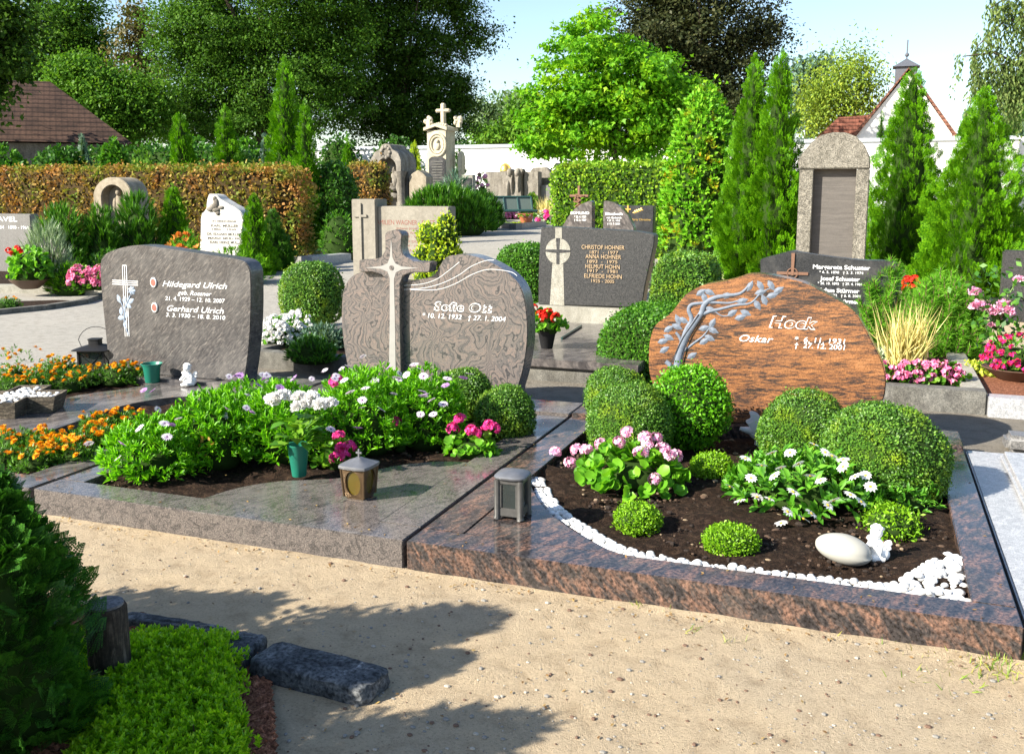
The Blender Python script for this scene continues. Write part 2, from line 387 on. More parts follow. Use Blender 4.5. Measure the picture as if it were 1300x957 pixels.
M['egg'] = plain('pale_stone', (.36, .35, .31), .6, .08, 9)
def pebblemat():
    m, nt = newmat('white_marble_pebble'); oi = nt.nodes.new('ShaderNodeObjectInfo'); g_ = nt.nodes.new('ShaderNodeNewGeometry')
    r_ = nd(nt, 'ShaderNodeMath', {0: nd(nt, 'ShaderNodeMath', {0: oi.outputs['Random'], 1: g_.outputs['Random Per Island']}, operation='ADD').outputs[0]}, operation='FRACT').outputs[0]
    c = ramp(nt, r_, [(0, (.46, .45, .43)), (.3, (.62, .61, .59)), (.7, (.74, .74, .73)), (1, (.80, .80, .79))]); n = noise(nt, coords(nt), 45, 5, .6)
    c = mixc(nt, .5, c, mixc(nt, 1.0, c, ramp(nt, n, [(.32, (.68, .64, .58)), (.55, (1, 1, 1))]), 'MULTIPLY')); finish(nt, c, .55, .3, n, .3, .002); return m
M['pebble'] = pebblemat()
M['photo'] = plain('oval_photo_picture', (.40, .12, .095), .2, .35, 60)
M['brass'] = plain('aged_brass', (.12, .078, .042), .45, .5, 40, metal=.7, bump=.4)
M['pewter'] = plain('dull_pewter', (.095, .092, .088), .5, .4, 35, metal=.5, bump=.3)
M['lantern_roof'] = plain('pewter_lantern_roof', (.17, .175, .19), .45, .35, 35, metal=.5)
M['rust'] = plain('rusty_iron', (.17, .085, .05), .7, .4, 60, bump=.5)
M['black_metal'] = plain('black_painted_metal', (.012, .012, .013), .6, .2, spec=.25)
M['green_metal'] = plain('dark_green_painted_metal', (.02, .06, .055), .4, .2)
M['mesh_metal'] = plain('green_grey_wire_mesh', (.10, .13, .11), .6, .2)
M['vase_green'] = plain('green_plastic', (.015, .17, .115), .4, .12, 12)
M['terracotta'] = plain('terracotta', (.42, .13, .06), .6, .15)
M['bowl_brown'] = plain('brown_bowl', (.10, .06, .04), .6, .2)
M['wood_dark'] = None
M['bark'] = granite('tree_bark', [(.3, (.035, .027, .02)), (.7, (.13, .105, .08))], 6, (4, 4, .7), rough=.9, speck=.3, sscale=40, bump=.8, spec=.1)
M['stem'] = plain('green_stem', (.13, .20, .04), .6, .3)
M['stem_brown'] = plain('brown_stem', (.12, .07, .04), .7, .3)
M['white_wall'] = granite('white_render', [(.3, (.74, .74, .72)), (.7, (.84, .84, .82))], 2, rough=.9, speck=.1, spec=.1, stain=.18)
M['wall_cap'] = plain('zinc_wall_cap', (.42, .46, .50), .5, .1)
M['gold'] = plain('gilded_metal', (.75, .48, .12), .3, .15, metal=.8)
M['slate'] = plain('grey_slate', (.09, .095, .11), .5, .3, 8)
M['black_board'] = plain('dark_board', (.03, .03, .035), .4, .2)
def glass(name, col, rough=.05):
    m, nt = newmat(name)
    a = nd(nt, 'ShaderNodeBsdfPrincipled', {'Base Color': (*col, 1), 'Roughness': rough, 'Specular IOR Level': .8})
    t = nd(nt, 'ShaderNodeBsdfTransparent', {'Color': (*[min(1, x * 2.2) for x in col], 1)})
    x = nd(nt, 'ShaderNodeMixShader', {0: .45, 1: a.outputs[0], 2: t.outputs[0]})
    o = nt.nodes.new('ShaderNodeOutputMaterial'); nt.links.new(x.outputs[0], o.inputs[0]); return m
M['glass_clear'] = glass('lantern_glass', (.05, .06, .058)); M['glass_amber'] = glass('amber_lantern_glass', (.15, .11, .014), .15)
# ground
def groundmat(name, tan, grey, f0=.40, f1=.62, bump=1.0, bd=.012, big=.35):
    m, nt = newmat(name); v = coords(nt)
    b1 = noise(nt, v, .55, 6, .6); fine = noise(nt, v, 95, 5, .7); mid = noise(nt, v, 9, 6, .65); grit = noise(nt, v, 240, 3, .7)
    c = ramp(nt, b1, [(f0, tan), (f1, grey)])
    c = mixc(nt, .75, c, mixc(nt, 1.0, c, ramp(nt, mid, [(.3, (.66, .63, .6)), (.5, (1, 1, 1)), (.7, (1.12, 1.12, 1.1))]), 'MULTIPLY'))
    c = mixc(nt, .85, c, mixc(nt, 1.0, c, ramp(nt, fine, [(.30, (.42, .40, .38)), (.44, (.95, .95, .95)), (.6, (1.06, 1.06, 1.06)), (.72, (1.35, 1.33, 1.3))]), 'MULTIPLY'))
    vo = nd(nt, 'ShaderNodeTexVoronoi', {'Vector': v, 'Scale': 26, 'Randomness': 1.0})
    peb = ramp(nt, vo.outputs['Distance'], [(.07, (.5, .48, .46)), (.13, (1, 1, 1))])
    c = mixc(nt, .45, c, mixc(nt, 1.0, c, peb, 'MULTIPLY'))
    h = nd(nt, 'ShaderNodeMath', {0: fine, 1: grit}, operation='ADD').outputs[0]
    h = nd(nt, 'ShaderNodeMath', {0: h, 1: mid}, operation='ADD').outputs[0]
    dent = noise(nt, v, 4.5, 3, .5); h = nd(nt, 'ShaderNodeMath', {0: h, 1: nd(nt, 'ShaderNodeMath', {0: dent, 1: 2.2}, operation='MULTIPLY').outputs[0]}, operation='ADD').outputs[0]
    finish(nt, c, .95, .15, h, bump, bd); return m
M['sand'] = groundmat('sandy_gravel', (.54, .42, .275), (.49, .40, .285), .38, .65)
M['gravel'] = groundmat('grey_gravel', (.30, .265, .215), (.24, .22, .19), .35, .6, 1.0, .02)
M['path'] = groundmat('pale_path_gravel', (.32, .30, .265), (.285, .27, .24), .35, .65, .6, .006)
def soilmat():
    m, nt = newmat('dark_soil'); v = coords(nt)
    a = noise(nt, v, 28, 8, .7); b = noise(nt, v, 120, 4, .75)
    c = ramp(nt, a, [(.3, (.010, .006, .004)), (.48, (.034, .02, .013)), (.62, (.075, .046, .03)), (.72, (.13, .085, .055))])
    c = mixc(nt, .8, c, mixc(nt, 1.0, c, ramp(nt, b, [(.32, (.35, .33, .3)), (.55, (1, 1, 1)), (.68, (2.6, 2.3, 2.0)), (.75, (4.5, 4, 3.4))]), 'MULTIPLY'))
    h = nd(nt, 'ShaderNodeMath', {0: a, 1: b}, operation='ADD').outputs[0]
    finish(nt, c, .95, .15, h, 1.0, .03); return m
M['soil'] = soilmat()
M['mulch'] = granite('red_bark_mulch', [(.3, (.05, .02, .012)), (.55, (.22, .09, .05)), (.7, (.36, .18, .11))], 60, rough=.95, speck=.7, sscale=120, bump=1, spec=.1)
def tilemat(name, c0, c1, rows=9.0):
    m, nt = newmat(name); v = coords(nt)
    w = nd(nt, 'ShaderNodeTexBrick', {'Vector': coords(nt, (1, 1, 1)), 'Color1': (*c0, 1), 'Color2': (*c1, 1), 'Mortar': (*sc3(c0, .35), 1), 'Scale': 1.0, 'Mortar Size': .03, 'Brick Width': .24, 'Row Height': .34})
    n = noise(nt, v, 1.4, 6); c = mixc(nt, .6, w.outputs[0], mixc(nt, 1.0, w.outputs[0], ramp(nt, n, [(.35, (.5, .5, .5)), (.65, (1.4, 1.35, 1.3))]), 'MULTIPLY'))
    finish(nt, c, .8, .2, w.outputs['Fac'], -.6, .03); return m
M['tiles_brown'] = tilemat('brown_roof_tiles', (.10, .052, .04), (.15, .08, .06)); M['tiles_red'] = tilemat('red_roof_tiles', (.30, .10, .06), (.38, .15, .09))
# leaves
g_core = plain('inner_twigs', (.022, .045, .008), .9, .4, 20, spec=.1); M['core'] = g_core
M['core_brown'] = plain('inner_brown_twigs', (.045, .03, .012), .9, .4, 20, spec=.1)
M['l_box'] = leafmat('box_leaves', [(.022, .085, .006), (.05, .15, .010), (.10, .23, .02)])
M['l_boxdull'] = leafmat('blue_green_box_leaves', [(.028, .085, .012), (.065, .155, .022), (.13, .25, .03)], patch=([(.11, .19, .012), (.19, .27, .016), (.27, .34, .025)], .52, .70), ps=6, trans=.25)
M['l_boxbright'] = leafmat('bright_green_leaves', [(.045, .16, .006), (.09, .27, .008), (.15, .36, .015)])
M['l_ball'] = leafmat('lime_green_cushion_leaves', [(.08, .19, .006), (.15, .30, .010), (.21, .37, .015)])
M['l_yellowish'] = leafmat('golden_conifer_leaves', [(.14, .24, .008), (.28, .37, .012), (.42, .45, .02)], trans=.3)
M['l_thuja'] = leafmat('arborvitae_sprays', [(.024, .092, .003), (.064, .18, .004), (.135, .285, .007)], trans=.3, spec=.12)
M['l_thujadark'] = leafmat('dark_arborvitae_sprays', [(.014, .055, .006), (.03, .10, .008), (.06, .16, .012)], trans=.22)
M['l_thujafront'] = leafmat('deep_green_conifer_sprays', [(.012, .055, .007), (.026, .10, .010), (.055, .165, .016)], trans=.25)
M['l_yew'] = leafmat('yew_needles', [(.022, .085, .010), (.05, .145, .012), (.10, .23, .018)], trans=.25, spec=.2)
M['l_pine'] = leafmat('pine_needles', [(.06, .19, .015), (.11, .28, .022), (.19, .38, .04)], trans=.3, spec=.15)
M['l_hedge_brown'] = leafmat('browned_hedge_leaves', [(.17, .075, .03), (.29, .13, .05), (.38, .195, .08)], patch=([(.07, .14, .02), (.14, .19, .03), (.27, .20, .06)], .40, .60), ps=1.5, spec=.15)
M['l_hedge_green'] = leafmat('hornbeam_hedge_leaves', [(.06, .15, .012), (.13, .24, .018), (.22, .31, .03)], spec=.15, patch=([(.30, .15, .04), (.22, .20, .04), (.13, .19, .025)], .62, .74), ps=1.3)
M['l_shrub'] = leafmat('mixed_shrub_leaves', [(.05, .18, .008), (.11, .28, .014), (.19, .37, .03)], patch=([(.42, .22, .02), (.28, .30, .02), (.14, .29, .02)], .53, .64), ps=3.2, spec=.15)
M['l_maple'] = leafmat('bright_maple_leaves', [(.045, .15, .008), (.095, .25, .012), (.17, .34, .02)], trans=.42, spec=.12, patch=([(.14, .29, .010), (.22, .36, .014), (.30, .40, .02)], .50, .66), ps=.7)
M['l_tree'] = leafmat('lime_tree_leaves', [(.022, .062, .009), (.048, .112, .015), (.088, .165, .026)], trans=.35, spec=.08)
M['l_treedark'] = leafmat('dark_tree_leaves', [(.014, .036, .005), (.03, .068, .009), (.06, .115, .016)], trans=.25, spec=.08)
M['l_treelight'] = leafmat('light_green_tree_leaves', [(.030, .085, .010), (.065, .15, .017), (.12, .22, .03)], trans=.35, spec=.1)
M['l_beech'] = leafmat('copper_beech_leaves', [(.014, .020, .011), (.029, .036, .017), (.055, .056, .027)], trans=.2, spec=.08)
M['l_reddish'] = leafmat('bronzed_tree_leaves', [(.035, .045, .014), (.075, .07, .025), (.13, .095, .04)], trans=.25)
M['l_birch'] = leafmat('yellow_green_birch_leaves', [(.09, .15, .03), (.17, .24, .04), (.27, .32, .05)], trans=.35, spec=.1)
M['l_weep'] = leafmat('weeping_birch_leaves', [(.05, .09, .03), (.10, .14, .05), (.16, .20, .08)], trans=.3, spec=.1)
M['l_far'] = leafmat('haze_tinted_tree_leaves', [(.07, .12, .07), (.12, .18, .10), (.17, .24, .13)], trans=.3)  # haze of distance put into the leaf colour: paler, bluer green
M['l_blue'] = leafmat('blue_spruce_needles', [(.04, .085, .07), (.08, .14, .12), (.13, .20, .17)], trans=.15)
M['l_daisy'] = leafmat('fresh_green_leaves', [(.05, .18, .005), (.11, .31, .008), (.19, .42, .016)], trans=.4)
M['l_mari'] = leafmat('marigold_leaves', [(.025, .085, .008), (.055, .15, .012), (.10, .22, .02)])
M['l_gera'] = leafmat('geranium_leaves', [(.06, .19, .012), (.11, .28, .02), (.17, .36, .03)], trans=.35)
M['l_gerad'] = leafmat('dark_geranium_leaves', [(.035, .11, .010), (.07, .19, .015), (.14, .26, .02)], trans=.3)
M['l_zinnia'] = leafmat('zinnia_leaves', [(.04, .14, .012), (.08, .23, .02), (.14, .32, .035)], trans=.35)
M['l_sedum'] = leafmat('lime_heath_sprigs', [(.11, .25, .005), (.22, .40, .010), (.34, .50, .02)], trans=.4)
M['l_lav'] = leafmat('lavender_leaves', [(.12, .17, .12), (.19, .25, .18), (.26, .31, .23)], trans=.15)
M['l_lavfl'] = leafmat('lavender_spikes', [(.22, .20, .26), (.30, .27, .33), (.36, .33, .36)], trans=.1)
M['l_straw'] = leafmat('straw_blades', [(.36, .28, .12), (.50, .40, .19), (.60, .50, .28)], trans=.25)
M['l_silver'] = leafmat('silver_leaves', [(.32, .36, .33), (.44, .48, .45), (.56, .58, .55)], trans=.1)
M['l_lime'] = leafmat('yellow_groundcover_leaves', [(.28, .34, .03), (.42, .45, .06), (.55, .55, .12)], trans=.3)
M['l_rosel'] = leafmat('rose_leaves', [(.025, .085, .015), (.05, .14, .02), (.10, .22, .03)])
def petal(name, cols, trans=.3): return leafmat(name, cols, trans=trans, rough=.6, spec=.2)
M['p_orange'] = petal('orange_petals', [(.66, .20, .004), (.82, .36, .006), (.86, .48, .012)])
M['p_white'] = petal('white_petals', [(.74, .74, .72), (.80, .80, .78), (.84, .84, .83)])
M['p_lilac'] = petal('white_lilac_petals', [(.66, .52, .68), (.78, .72, .80), (.82, .80, .83)])
M['p_violet'] = petal('violet_petals', [(.34, .16, .46), (.50, .28, .60), (.64, .44, .70)])
M['p_pink'] = petal('soft_pink_petals', [(.70, .22, .42), (.80, .42, .58), (.84, .66, .74)])
M['p_magenta'] = petal('magenta_petals', [(.66, .02, .20), (.80, .05, .30), (.85, .14, .42)], trans=.4)
M['p_begonia'] = petal('begonia_petals', [(.66, .08, .24), (.78, .20, .38), (.84, .42, .55)])
M['p_red'] = petal('red_petals', [(.55, .012, .006), (.70, .025, .012), (.80, .06, .03)])
M['p_fuchsia'] = petal('red_violet_petals', [(.60, .02, .05), (.70, .03, .12), (.40, .03, .34)])
M['p_lily'] = petal('orange_lily_petals', [(.75, .20, .03), (.80, .30, .06), (.82, .40, .10)])
M['p_eye'] = plain('yellow_flower_eye', (.70, .42, .02), .7, .3, 300)
M['p_eyepurple'] = plain('purple_flower_eye', (.10, .03, .12), .7, .3, 300)
# ------------------------------------------------------------------ camera, sun, sky
cam = bpy.data.cameras.new('camera'); co = bpy.data.objects.new('camera', cam); COL.objects.link(co); SC.camera = co
co.location = (0, 0, CAMH); cam.sensor_width = 36; cam.lens = 36 * FPX / 1300; cam.shift_y = -45.5 / 1300
cam.clip_end = 3000; cam.clip_start = .05
co.rotation_euler = (PI / 2 - PIT, 0, YAW)
SUN_EL = math.radians(31); LH = Vector((.70, .71, 0)).normalized()
LD = Vector((LH.x * math.cos(SUN_EL), LH.y * math.cos(SUN_EL), -math.sin(SUN_EL)))
sl = bpy.data.lights.new('sun', 'SUN'); sl.energy = 5.0; sl.angle = math.radians(.5); sl.color = (1, .93, .80)
so = bpy.data.objects.new('sun', sl); COL.objects.link(so); so.rotation_euler = LD.to_track_quat('-Z', 'Y').to_euler(); so.location = (-8, -8, 12)
w = bpy.data.worlds.new('World'); SC.world = w; w.use_nodes = True; nt = w.node_tree
for n in list(nt.nodes): nt.nodes.remove(n)
sky = nd(nt, 'ShaderNodeTexSky'); sky.sky_type = 'NISHITA'; sky.sun_disc = False
sky.sun_elevation = SUN_EL; sky.sun_rotation = math.atan2(-LD.x, -LD.y); sky.air_density = 1.0; sky.dust_density = .7; sky.ozone_density = 1.6
bg = nd(nt, 'ShaderNodeBackground', {'Color': sky.outputs[0], 'Strength': .092}); wo = nt.nodes.new('ShaderNodeOutputWorld'); nt.links.new(bg.outputs[0], wo.inputs[0])
vs = SC.view_settings; vs.view_transform = 'Standard'; vs.look = 'None'; vs.exposure = 1.45; vs.gamma = 1; vs.use_curve_mapping = False
SC.cycles.max_bounces = 6; SC.cycles.transparent_max_bounces = 8; SC.cycles.use_denoising = True

# ------------------------------------------------------------------ ground
def strip(name, xs0, xs1, ys, mat, dz, kind='structure'):
    v = []; f = []
    for y in ys:
        for x in (xs0, xs1): v.append((x, y, gz(0, y) + dz))
    for i in range(len(ys) - 1): f.append((2 * i, 2 * i + 1, 2 * i + 3, 2 * i + 2))
    return tag(MB().add(v, f).build(name, mat), kind=kind)
strip('ground', -600, 600, (-200, 13, 50, 1500), M['sand'], 0)
strip('gravel_path', -5.4, 4, (6.46, 7.77), M['gravel'], .004)
strip('path', -40, -5.4, (6.46, 13, 19), M['path'], .004)
strip('cross_path', -5.4, -2.9, (10.6, 13, 19), M['path'], .004)
strip('rear_path', -60, 12, (19, 50), M['path'], .004)

def rect(x0, x1, y0, y1): return [(x0, y0), (x1, y0), (x1, y1), (x0, y1)]
def soil_patch(name, ol, z, mat, amp=.014, step=.045, seed=1):
    """lumpy earth inside an outline"""
    xs = [p[0] for p in ol]; ys = [p[1] for p in ol]
    x0, x1, y0, y1 = min(xs), max(xs), min(ys), max(ys)
    nx = max(2, int((x1 - x0) / step)); ny = max(2, int((y1 - y0) / step))
    def inside(x, y):
        c = False; j = len(ol) - 1
        for i in range(len(ol)):
            if (ol[i][1] > y) != (ol[j][1] > y) and x < (ol[j][0] - ol[i][0]) * (y - ol[i][1]) / (ol[j][1] - ol[i][1]) + ol[i][0]: c = not c
            j = i
        return c
    gx, gy = np.meshgrid(np.linspace(x0, x1, nx + 1), np.linspace(y0, y1, ny + 1))
    P = np.stack([gx.ravel(), gy.ravel(), np.zeros(gx.size)], 1)
    h = amp * (noise3(P, seed, 9) + .8 * noise3(P, seed + 1, 24) + RNG.normal(size=len(P)) * .45)
    v = [(p[0], p[1], z + hh) for p, hh in zip(P, h)]; f = []
    for j in range(ny):
        for i in range(nx):
            a = j * (nx + 1) + i; cx = (gx[j, i] + gx[j + 1, i + 1]) / 2; cy = (gy[j, i] + gy[j + 1, i + 1]) / 2
            if inside(cx, cy): f.append((a, a + 1, a + nx + 2, a + nx + 1))
    o = MB().add(v, f).build(name, mat, smooth=True)
    return tag(o, kind='structure')

# ------------------------------------------------------------------ lettering
def text_mesh(s, mat, depth=.0015, shear=0.0, bold=0.0, space=1.0):
    cu = bpy.data.curves.new('inscription', 'FONT'); cu.body = s; cu.size = 1; cu.shear = shear; cu.offset = bold; cu.space_character = space
    cu.resolution_u = 3; cu.extrude = depth
    o = bpy.data.objects.new('inscription', cu); COL.objects.link(o)
    dg = bpy.context.evaluated_depsgraph_get(); dg.update()
    me = bpy.data.meshes.new_from_object(o.evaluated_get(dg)); bpy.data.objects.remove(o); bpy.data.curves.remove(cu)
    me.materials.clear(); me.materials.append(mat); return me
def inscribe(par, s, px0, px1, pyb, cap, Y, mat, shear=0.0, bold=0.0, space=1.0, proud=.002, name='inscription'):
    """a line of lettering from pixel column px0 to px1 standing on the upright plane Y"""
    a = A(px0, pyb, Y); x1 = A(px1, pyb, Y).x
    h = a.z - A(px0, pyb + cap, Y).z
    me = text_mesh(s, mat, 1.0, shear, bold, space)
    n = len(me.vertices); co_ = np.empty(n * 3, np.float32); me.vertices.foreach_get('co', co_); co_ = co_.reshape(-1, 3)
    w0, w1 = co_[:, 0].min(), co_[:, 0].max(); ref = .70
    out = np.empty_like(co_)
    out[:, 0] = a.x + (co_[:, 0] - w0) * (x1 - a.x) / (w1 - w0) - par.location.x
    out[:, 2] = a.z + co_[:, 1] * h / ref - par.location.z
    out[:, 1] = Y - par.location.y - np.where(co_[:, 2] > 0, proud, -.001)
    me.vertices.foreach_set('co', out.ravel()); me.update()
    return put(name, me, par)
def foot(ol, z):
    q = [p for p in ol if p[1] > z]
    return [(q[0][0], z)] + q + [(q[-1][0], z)]
def leafshape(mb, c, ang, L, W, y, mi=0, t=.006):
    """small pointed relief leaf on the plane y"""
    u = Vector((math.cos(ang), math.sin(ang))); w = Vector((-u.y, u.x)); c = Vector(c)
    pts = [c - u * L / 2, c - u * L * .2 + w * W * .42, c + u * L * .12 + w * W * .42, c + u * L / 2, c + u * L * .12 - w * W * .42, c - u * L * .2 - w * W * .42]
    n = len(pts); v = [(p.x, y, p.y) for p in pts] + [(c.x, y - t, c.y)]
    mb.add(v, [(i, (i + 1) % n, n) for i in range(n)], mi)
def strokes(mb, pts, wdt, y, mi=0, t=.003):
    """flat cut line along points (x,z) on plane y"""
    for a, b in zip(pts[:-1], pts[1:]):
        a = Vector(a); b = Vector(b); d = (b - a)
        if d.length < 1e-6: continue
        d.normalize(); n = Vector((-d.y, d.x)) * wdt / 2
        q = [a - n, b - n, b + n, a + n]
        mb.prism([(p.x, p.y) for p in q], y - t, y + .001, mi)
def px(pts, sc, ox, oy, Y): return [AX(ox + x / sc, oy + y / sc, Y) for x, y in pts]

# ================================================================== first row of graves
ZT = .13; YF = 3.60
# ---- orange stone grave (right)
gh = thing('grave_border', 'polished red and black banded kerb around the bed of white pebbles and clipped balls', 'grave border', (-.63, 4.9, 0))
def kb(nm, x0, x1, y0, y1, z1, mat, par, bev=.004): return MB().box(x0, x1, y0, y1, -.05, z1).build(nm, mat, par, bevel=bev)
kb('front_kerb', -1.83, .575, YF, 3.775, ZT, M['gr_kerb'], gh); kb('side_kerb', -1.83, -1.635, 3.777, 6.08, ZT, M['gr_kerb'], gh)
kb('side_kerb', .425, .575, 3.777, 6.08, ZT, M['gr_kerb'], gh); kb('plinth', -1.83, .575, 6.082, 6.44, .155, M['gr_kerb'], gh, .006)
def G2(x, y, z=ZT): p = G(x, y, z); return (p.x, p.y)
cv = catmull([G2(672, 610), G2(684, 634), G2(704, 655), G2(735, 676), G2(775, 697), G2(820, 709), G2(862, 717)], 6, False)
cv = [(x, y) for x, y in cv if y > 3.79 and x > -1.63]
MB().slab([(-1.632, 3.778)] + [(cv[-1][0] + .1, 3.778)] + cv[::-1] + [(-1.632, cv[0][1])], .02, .1275).build('corner_slab', M['gr_kerb'], gh, bevel=.003)
soil_patch('soil', rect(-1.68, 0.48, 3.72, 6.14), .085, M['soil'])
YH = 6.16
hs = thing('headstone', 'orange and black banded headstone with relief of a bare branching tree', 'headstone', (-.6, YH, .155))
ol = px([(150, 715), (95, 590), (88, 480), (95, 410), (120, 345), (190, 290), (230, 240), (270, 195), (350, 155), (440, 140), (510, 122), (560, 106), (640, 107), (740, 125), (830, 150), (920, 195), (1000, 240), (1060, 285), (1100, 345), (1150, 440), (1185, 510), (1205, 580), (1205, 640), (1195, 690), (1150, 790)], 3.714, 800, 320, YH)
ol = foot(catmull(ol, 5, False), .157)
MB().prism(ol, YH, YH + .15).build('stone', M['gr_orange'], hs, bevel=.006)
mb = MB(); ml = MB()
def zz(pts): return [AX(800 + x / 3.714, 320 + y / 3.714, YH) for x, y in pts]
def relief(pts, r0, r1, mb=mb):
    q = catmull(zz(pts), 4, False); n = len(q); r0 *= .78; r1 *= .8
    mb.tube([(x, YH - .0 - .25 * (r0 + (r1 - r0) * i / n), z) for i, (x, z) in enumerate(q)], [r0 + (r1 - r0) * i / (n - 1) for i in range(n)], 8)
relief([(218, 560), (232, 480), (262, 400), (300, 340), (335, 290), (352, 245), (400, 215), (460, 205), (520, 195), (560, 160), (580, 150)], .034, .006)
relief([(225, 500), (262, 375), (290, 320), (276, 275), (290, 248), (345, 240), (400, 238), (470, 240), (520, 226)], .022, .006)
relief([(330, 300), (375, 280), (430, 268), (500, 250), (570, 240), (620, 190), (680, 165)], .016, .004)
relief([(235, 480), (300, 430), (345, 395), (380, 350)], .012, .004); relief([(250, 440), (232, 400), (215, 378)], .014, .010)
relief([(205, 555), (185, 530), (168, 515)], .022, .018); relief([(395, 275), (430, 300), (470, 300)], .006, .004)
mb.v = [(x, YH - (YH - y) * .5, z) for x, y, z in mb.v]
mb.build('tree_relief', M['relief_blue'], hs, smooth=True)
r5 = random.Random(4)
for x, y in [(335, 190), (375, 190), (455, 205), (565, 160), (615, 160), (665, 158), (700, 180), (670, 205), (615, 190), (530, 230), (600, 250), (632, 225), (545, 287), (520, 308), (482, 287), (350, 215), (225, 318), (252, 322), (222, 352), (182, 362), (155, 420), (182, 402), (162, 460), (350, 358), (388, 335), (392, 370), (375, 405), (350, 420), (292, 488), (380, 272)]:
    leafshape(ml, zz([(x, y)])[0], r5.choice([.3, .6, -.4, -1.0, 2.0, 1.1]), .078, .042, YH - .001)
ml.build('leaf_relief', M['relief_blue'], hs)
ds = MB()
for off in (-13, 9):
    q = catmull(zz([(218 + off * 2.2, 545), (240 + off * 1.7, 470), (268 + off * 1.3, 400), (305 + off, 340), (337 + off, 292)]), 4, False)
    strokes(ds, q, .005, YH - .012, t=.004)
ds.build('carved_lines', M['relief_dark'], hs)
inscribe(hs, 'Hock', 976, 1038, 415, 14, YH, M['letters_white'], .25, .042, 1.02, .002); inscribe(hs, 'Hock', 978, 1036, 414.6, 13.2, YH, M['gr_orange'], .25, .018, 1.04, .0035, 'letter_face')
inscribe(hs, 'Oskar', 938.7, 981.7, 433, 8.5, YH, M['letters_white'], .3, .004); inscribe(hs, '*  6. 11. 1931', 1008.7, 1073, 433.6, 6.4, YH, M['letters_white'], .12, .004); inscribe(hs, '†  27. 12. 2001', 1008.7, 1073, 440.8, 6.4, YH, M['letters_white'], .12, .004)
# ---- swirled stone grave (middle)
go = thing('grave_border', 'grey-pink polished kerb and curved cover slab around the daisy bed', 'grave border', (-2.9, 4.9, 0))
kb('front_kerb', -3.955, -1.85, YF, 3.78, ZT, M['gr_kerb2'], go); kb('side_kerb', -3.955, -3.80, 3.782, 6.08, ZT, M['gr_kerb2'], go)
kb('side_kerb', -2.06, -1.85, 3.782, 6.08, ZT, M['gr_kerb2'], go); kb('plinth', -3.955, -1.85, 6.082, 6.44, .145, M['gr_kerb2'], go, .006)
cv = catmull([G2(255, 633), G2(300, 619), G2(350, 610.5), G2(400, 608), G2(440, 605), G2(476, 596), G2(520, 588), G2(570, 585), G2(612, 588)], 5, False)
cv = [(max(min(x, -2.062), -3.79), max(y, 3.783)) for x, y in cv]
MB().slab(cv + [(-2.062, cv[-1][1]), (-2.062, 3.783), (cv[0][0], 3.783)][1:], .02, .1275).build('cover_slab', M['gr_kerb2'], go, bevel=.003)
soil_patch('soil', rect(-3.86, -2.00, 3.73, 6.14), .09, M['soil'], seed=5)
YO = 6.22
os_ = thing('headstone', 'swirled grey-pink heart-lobed headstone with a raised cross on its left half', 'headstone', (-2.95, YO, .145))
ol = catmull(px([(425, 690), (415, 640), (395, 520), (388, 400), (393, 320), (405, 280), (430, 245), (470, 226), (520, 224), (565, 236), (620, 262), (680, 264), (750, 250), (790, 235), (815, 195), (835, 165), (865, 152), (920, 149), (980, 160), (1060, 195), (1130, 245), (1172, 305), (1192, 400), (1195, 520), (1178, 640), (1152, 735)], 3.418, 320, 280, YO), 5, False)
ol = foot(ol, .147)
MB().prism(ol, YO, YO + .17).build('stone', M['gr_swirl'], os_, bevel=.006)
YC = YO - .055
cr = px([(576, 800), (590, 420), (594, 300), (586, 262), (560, 232), (520, 222), (465, 224), (463, 172), (520, 170), (560, 160), (578, 130), (576, 60), (590, 46), (612, 42), (640, 48), (650, 62), (646, 120), (655, 150), (700, 178), (775, 181), (770, 225), (690, 226), (655, 240), (643, 275), (642, 420), (650, 800)], 3.418, 320, 280, YC)
cr = [p if p[1] > .15 else (p[0], .15) for p in cr]
MB().prism(cr, YC, YO + .06).build('cross', M['gr_swirl'], os_, bevel=.005)
st = px([(594, 800), (598, 420), (598, 250), (588, 222), (560, 210), (490, 205), (560, 198), (588, 186), (598, 160), (604, 80), (610, 160), (622, 186), (650, 200), (725, 206), (650, 213), (625, 225), (616, 255), (620, 420), (626, 800)], 3.418, 320, 280, YC)
st = [p if p[1] > .16 else (p[0], .16) for p in st]
MB().prism(st, YC - .002, YC + .002).build('cross_inlay', M['inlay'], os_)
c0 = px([(606, 205)], 3.418, 320, 280, YC)[0]; MB().prism([(c0[0] + .018 * math.cos(a), c0[1] + .018 * math.sin(a)) for a in np.linspace(0, 2 * PI, 17)[:-1]], YC - .005, YC).build('cross_boss', M['gr_swirl'], os_)
wl = MB()
for pts in ([(650, 300), (750, 292), (830, 270), (900, 235), (950, 200), (1010, 175), (1050, 172)], [(660, 282), (740, 275), (800, 255), (850, 220), (900, 180)], [(690, 300), (800, 300), (880, 275), (960, 232), (1030, 212), (1120, 222), (1150, 240)]):
    strokes(wl, catmull(px(pts, 3.418, 320, 280, YO), 5, False), .0028, YO, t=.002)
wl.build('wave_lines', M['letters_white'], os_)
inscribe(os_, 'Sofie Ott', 551, 625, 393.5, 10.5, YO, M['letters_white'], .15, .045, 1.05, .002); inscribe(os_, 'Sofie Ott', 552.5, 623, 393, 9.6, YO, M['gr_swirl'], .15, .012, 1.07, .0035, 'letter_face')
inscribe(os_, '* 10. 12. 1932   † 27. 1. 2004', 536.5, 642, 403, 6, YO, M['letters_white'], .2, 0)
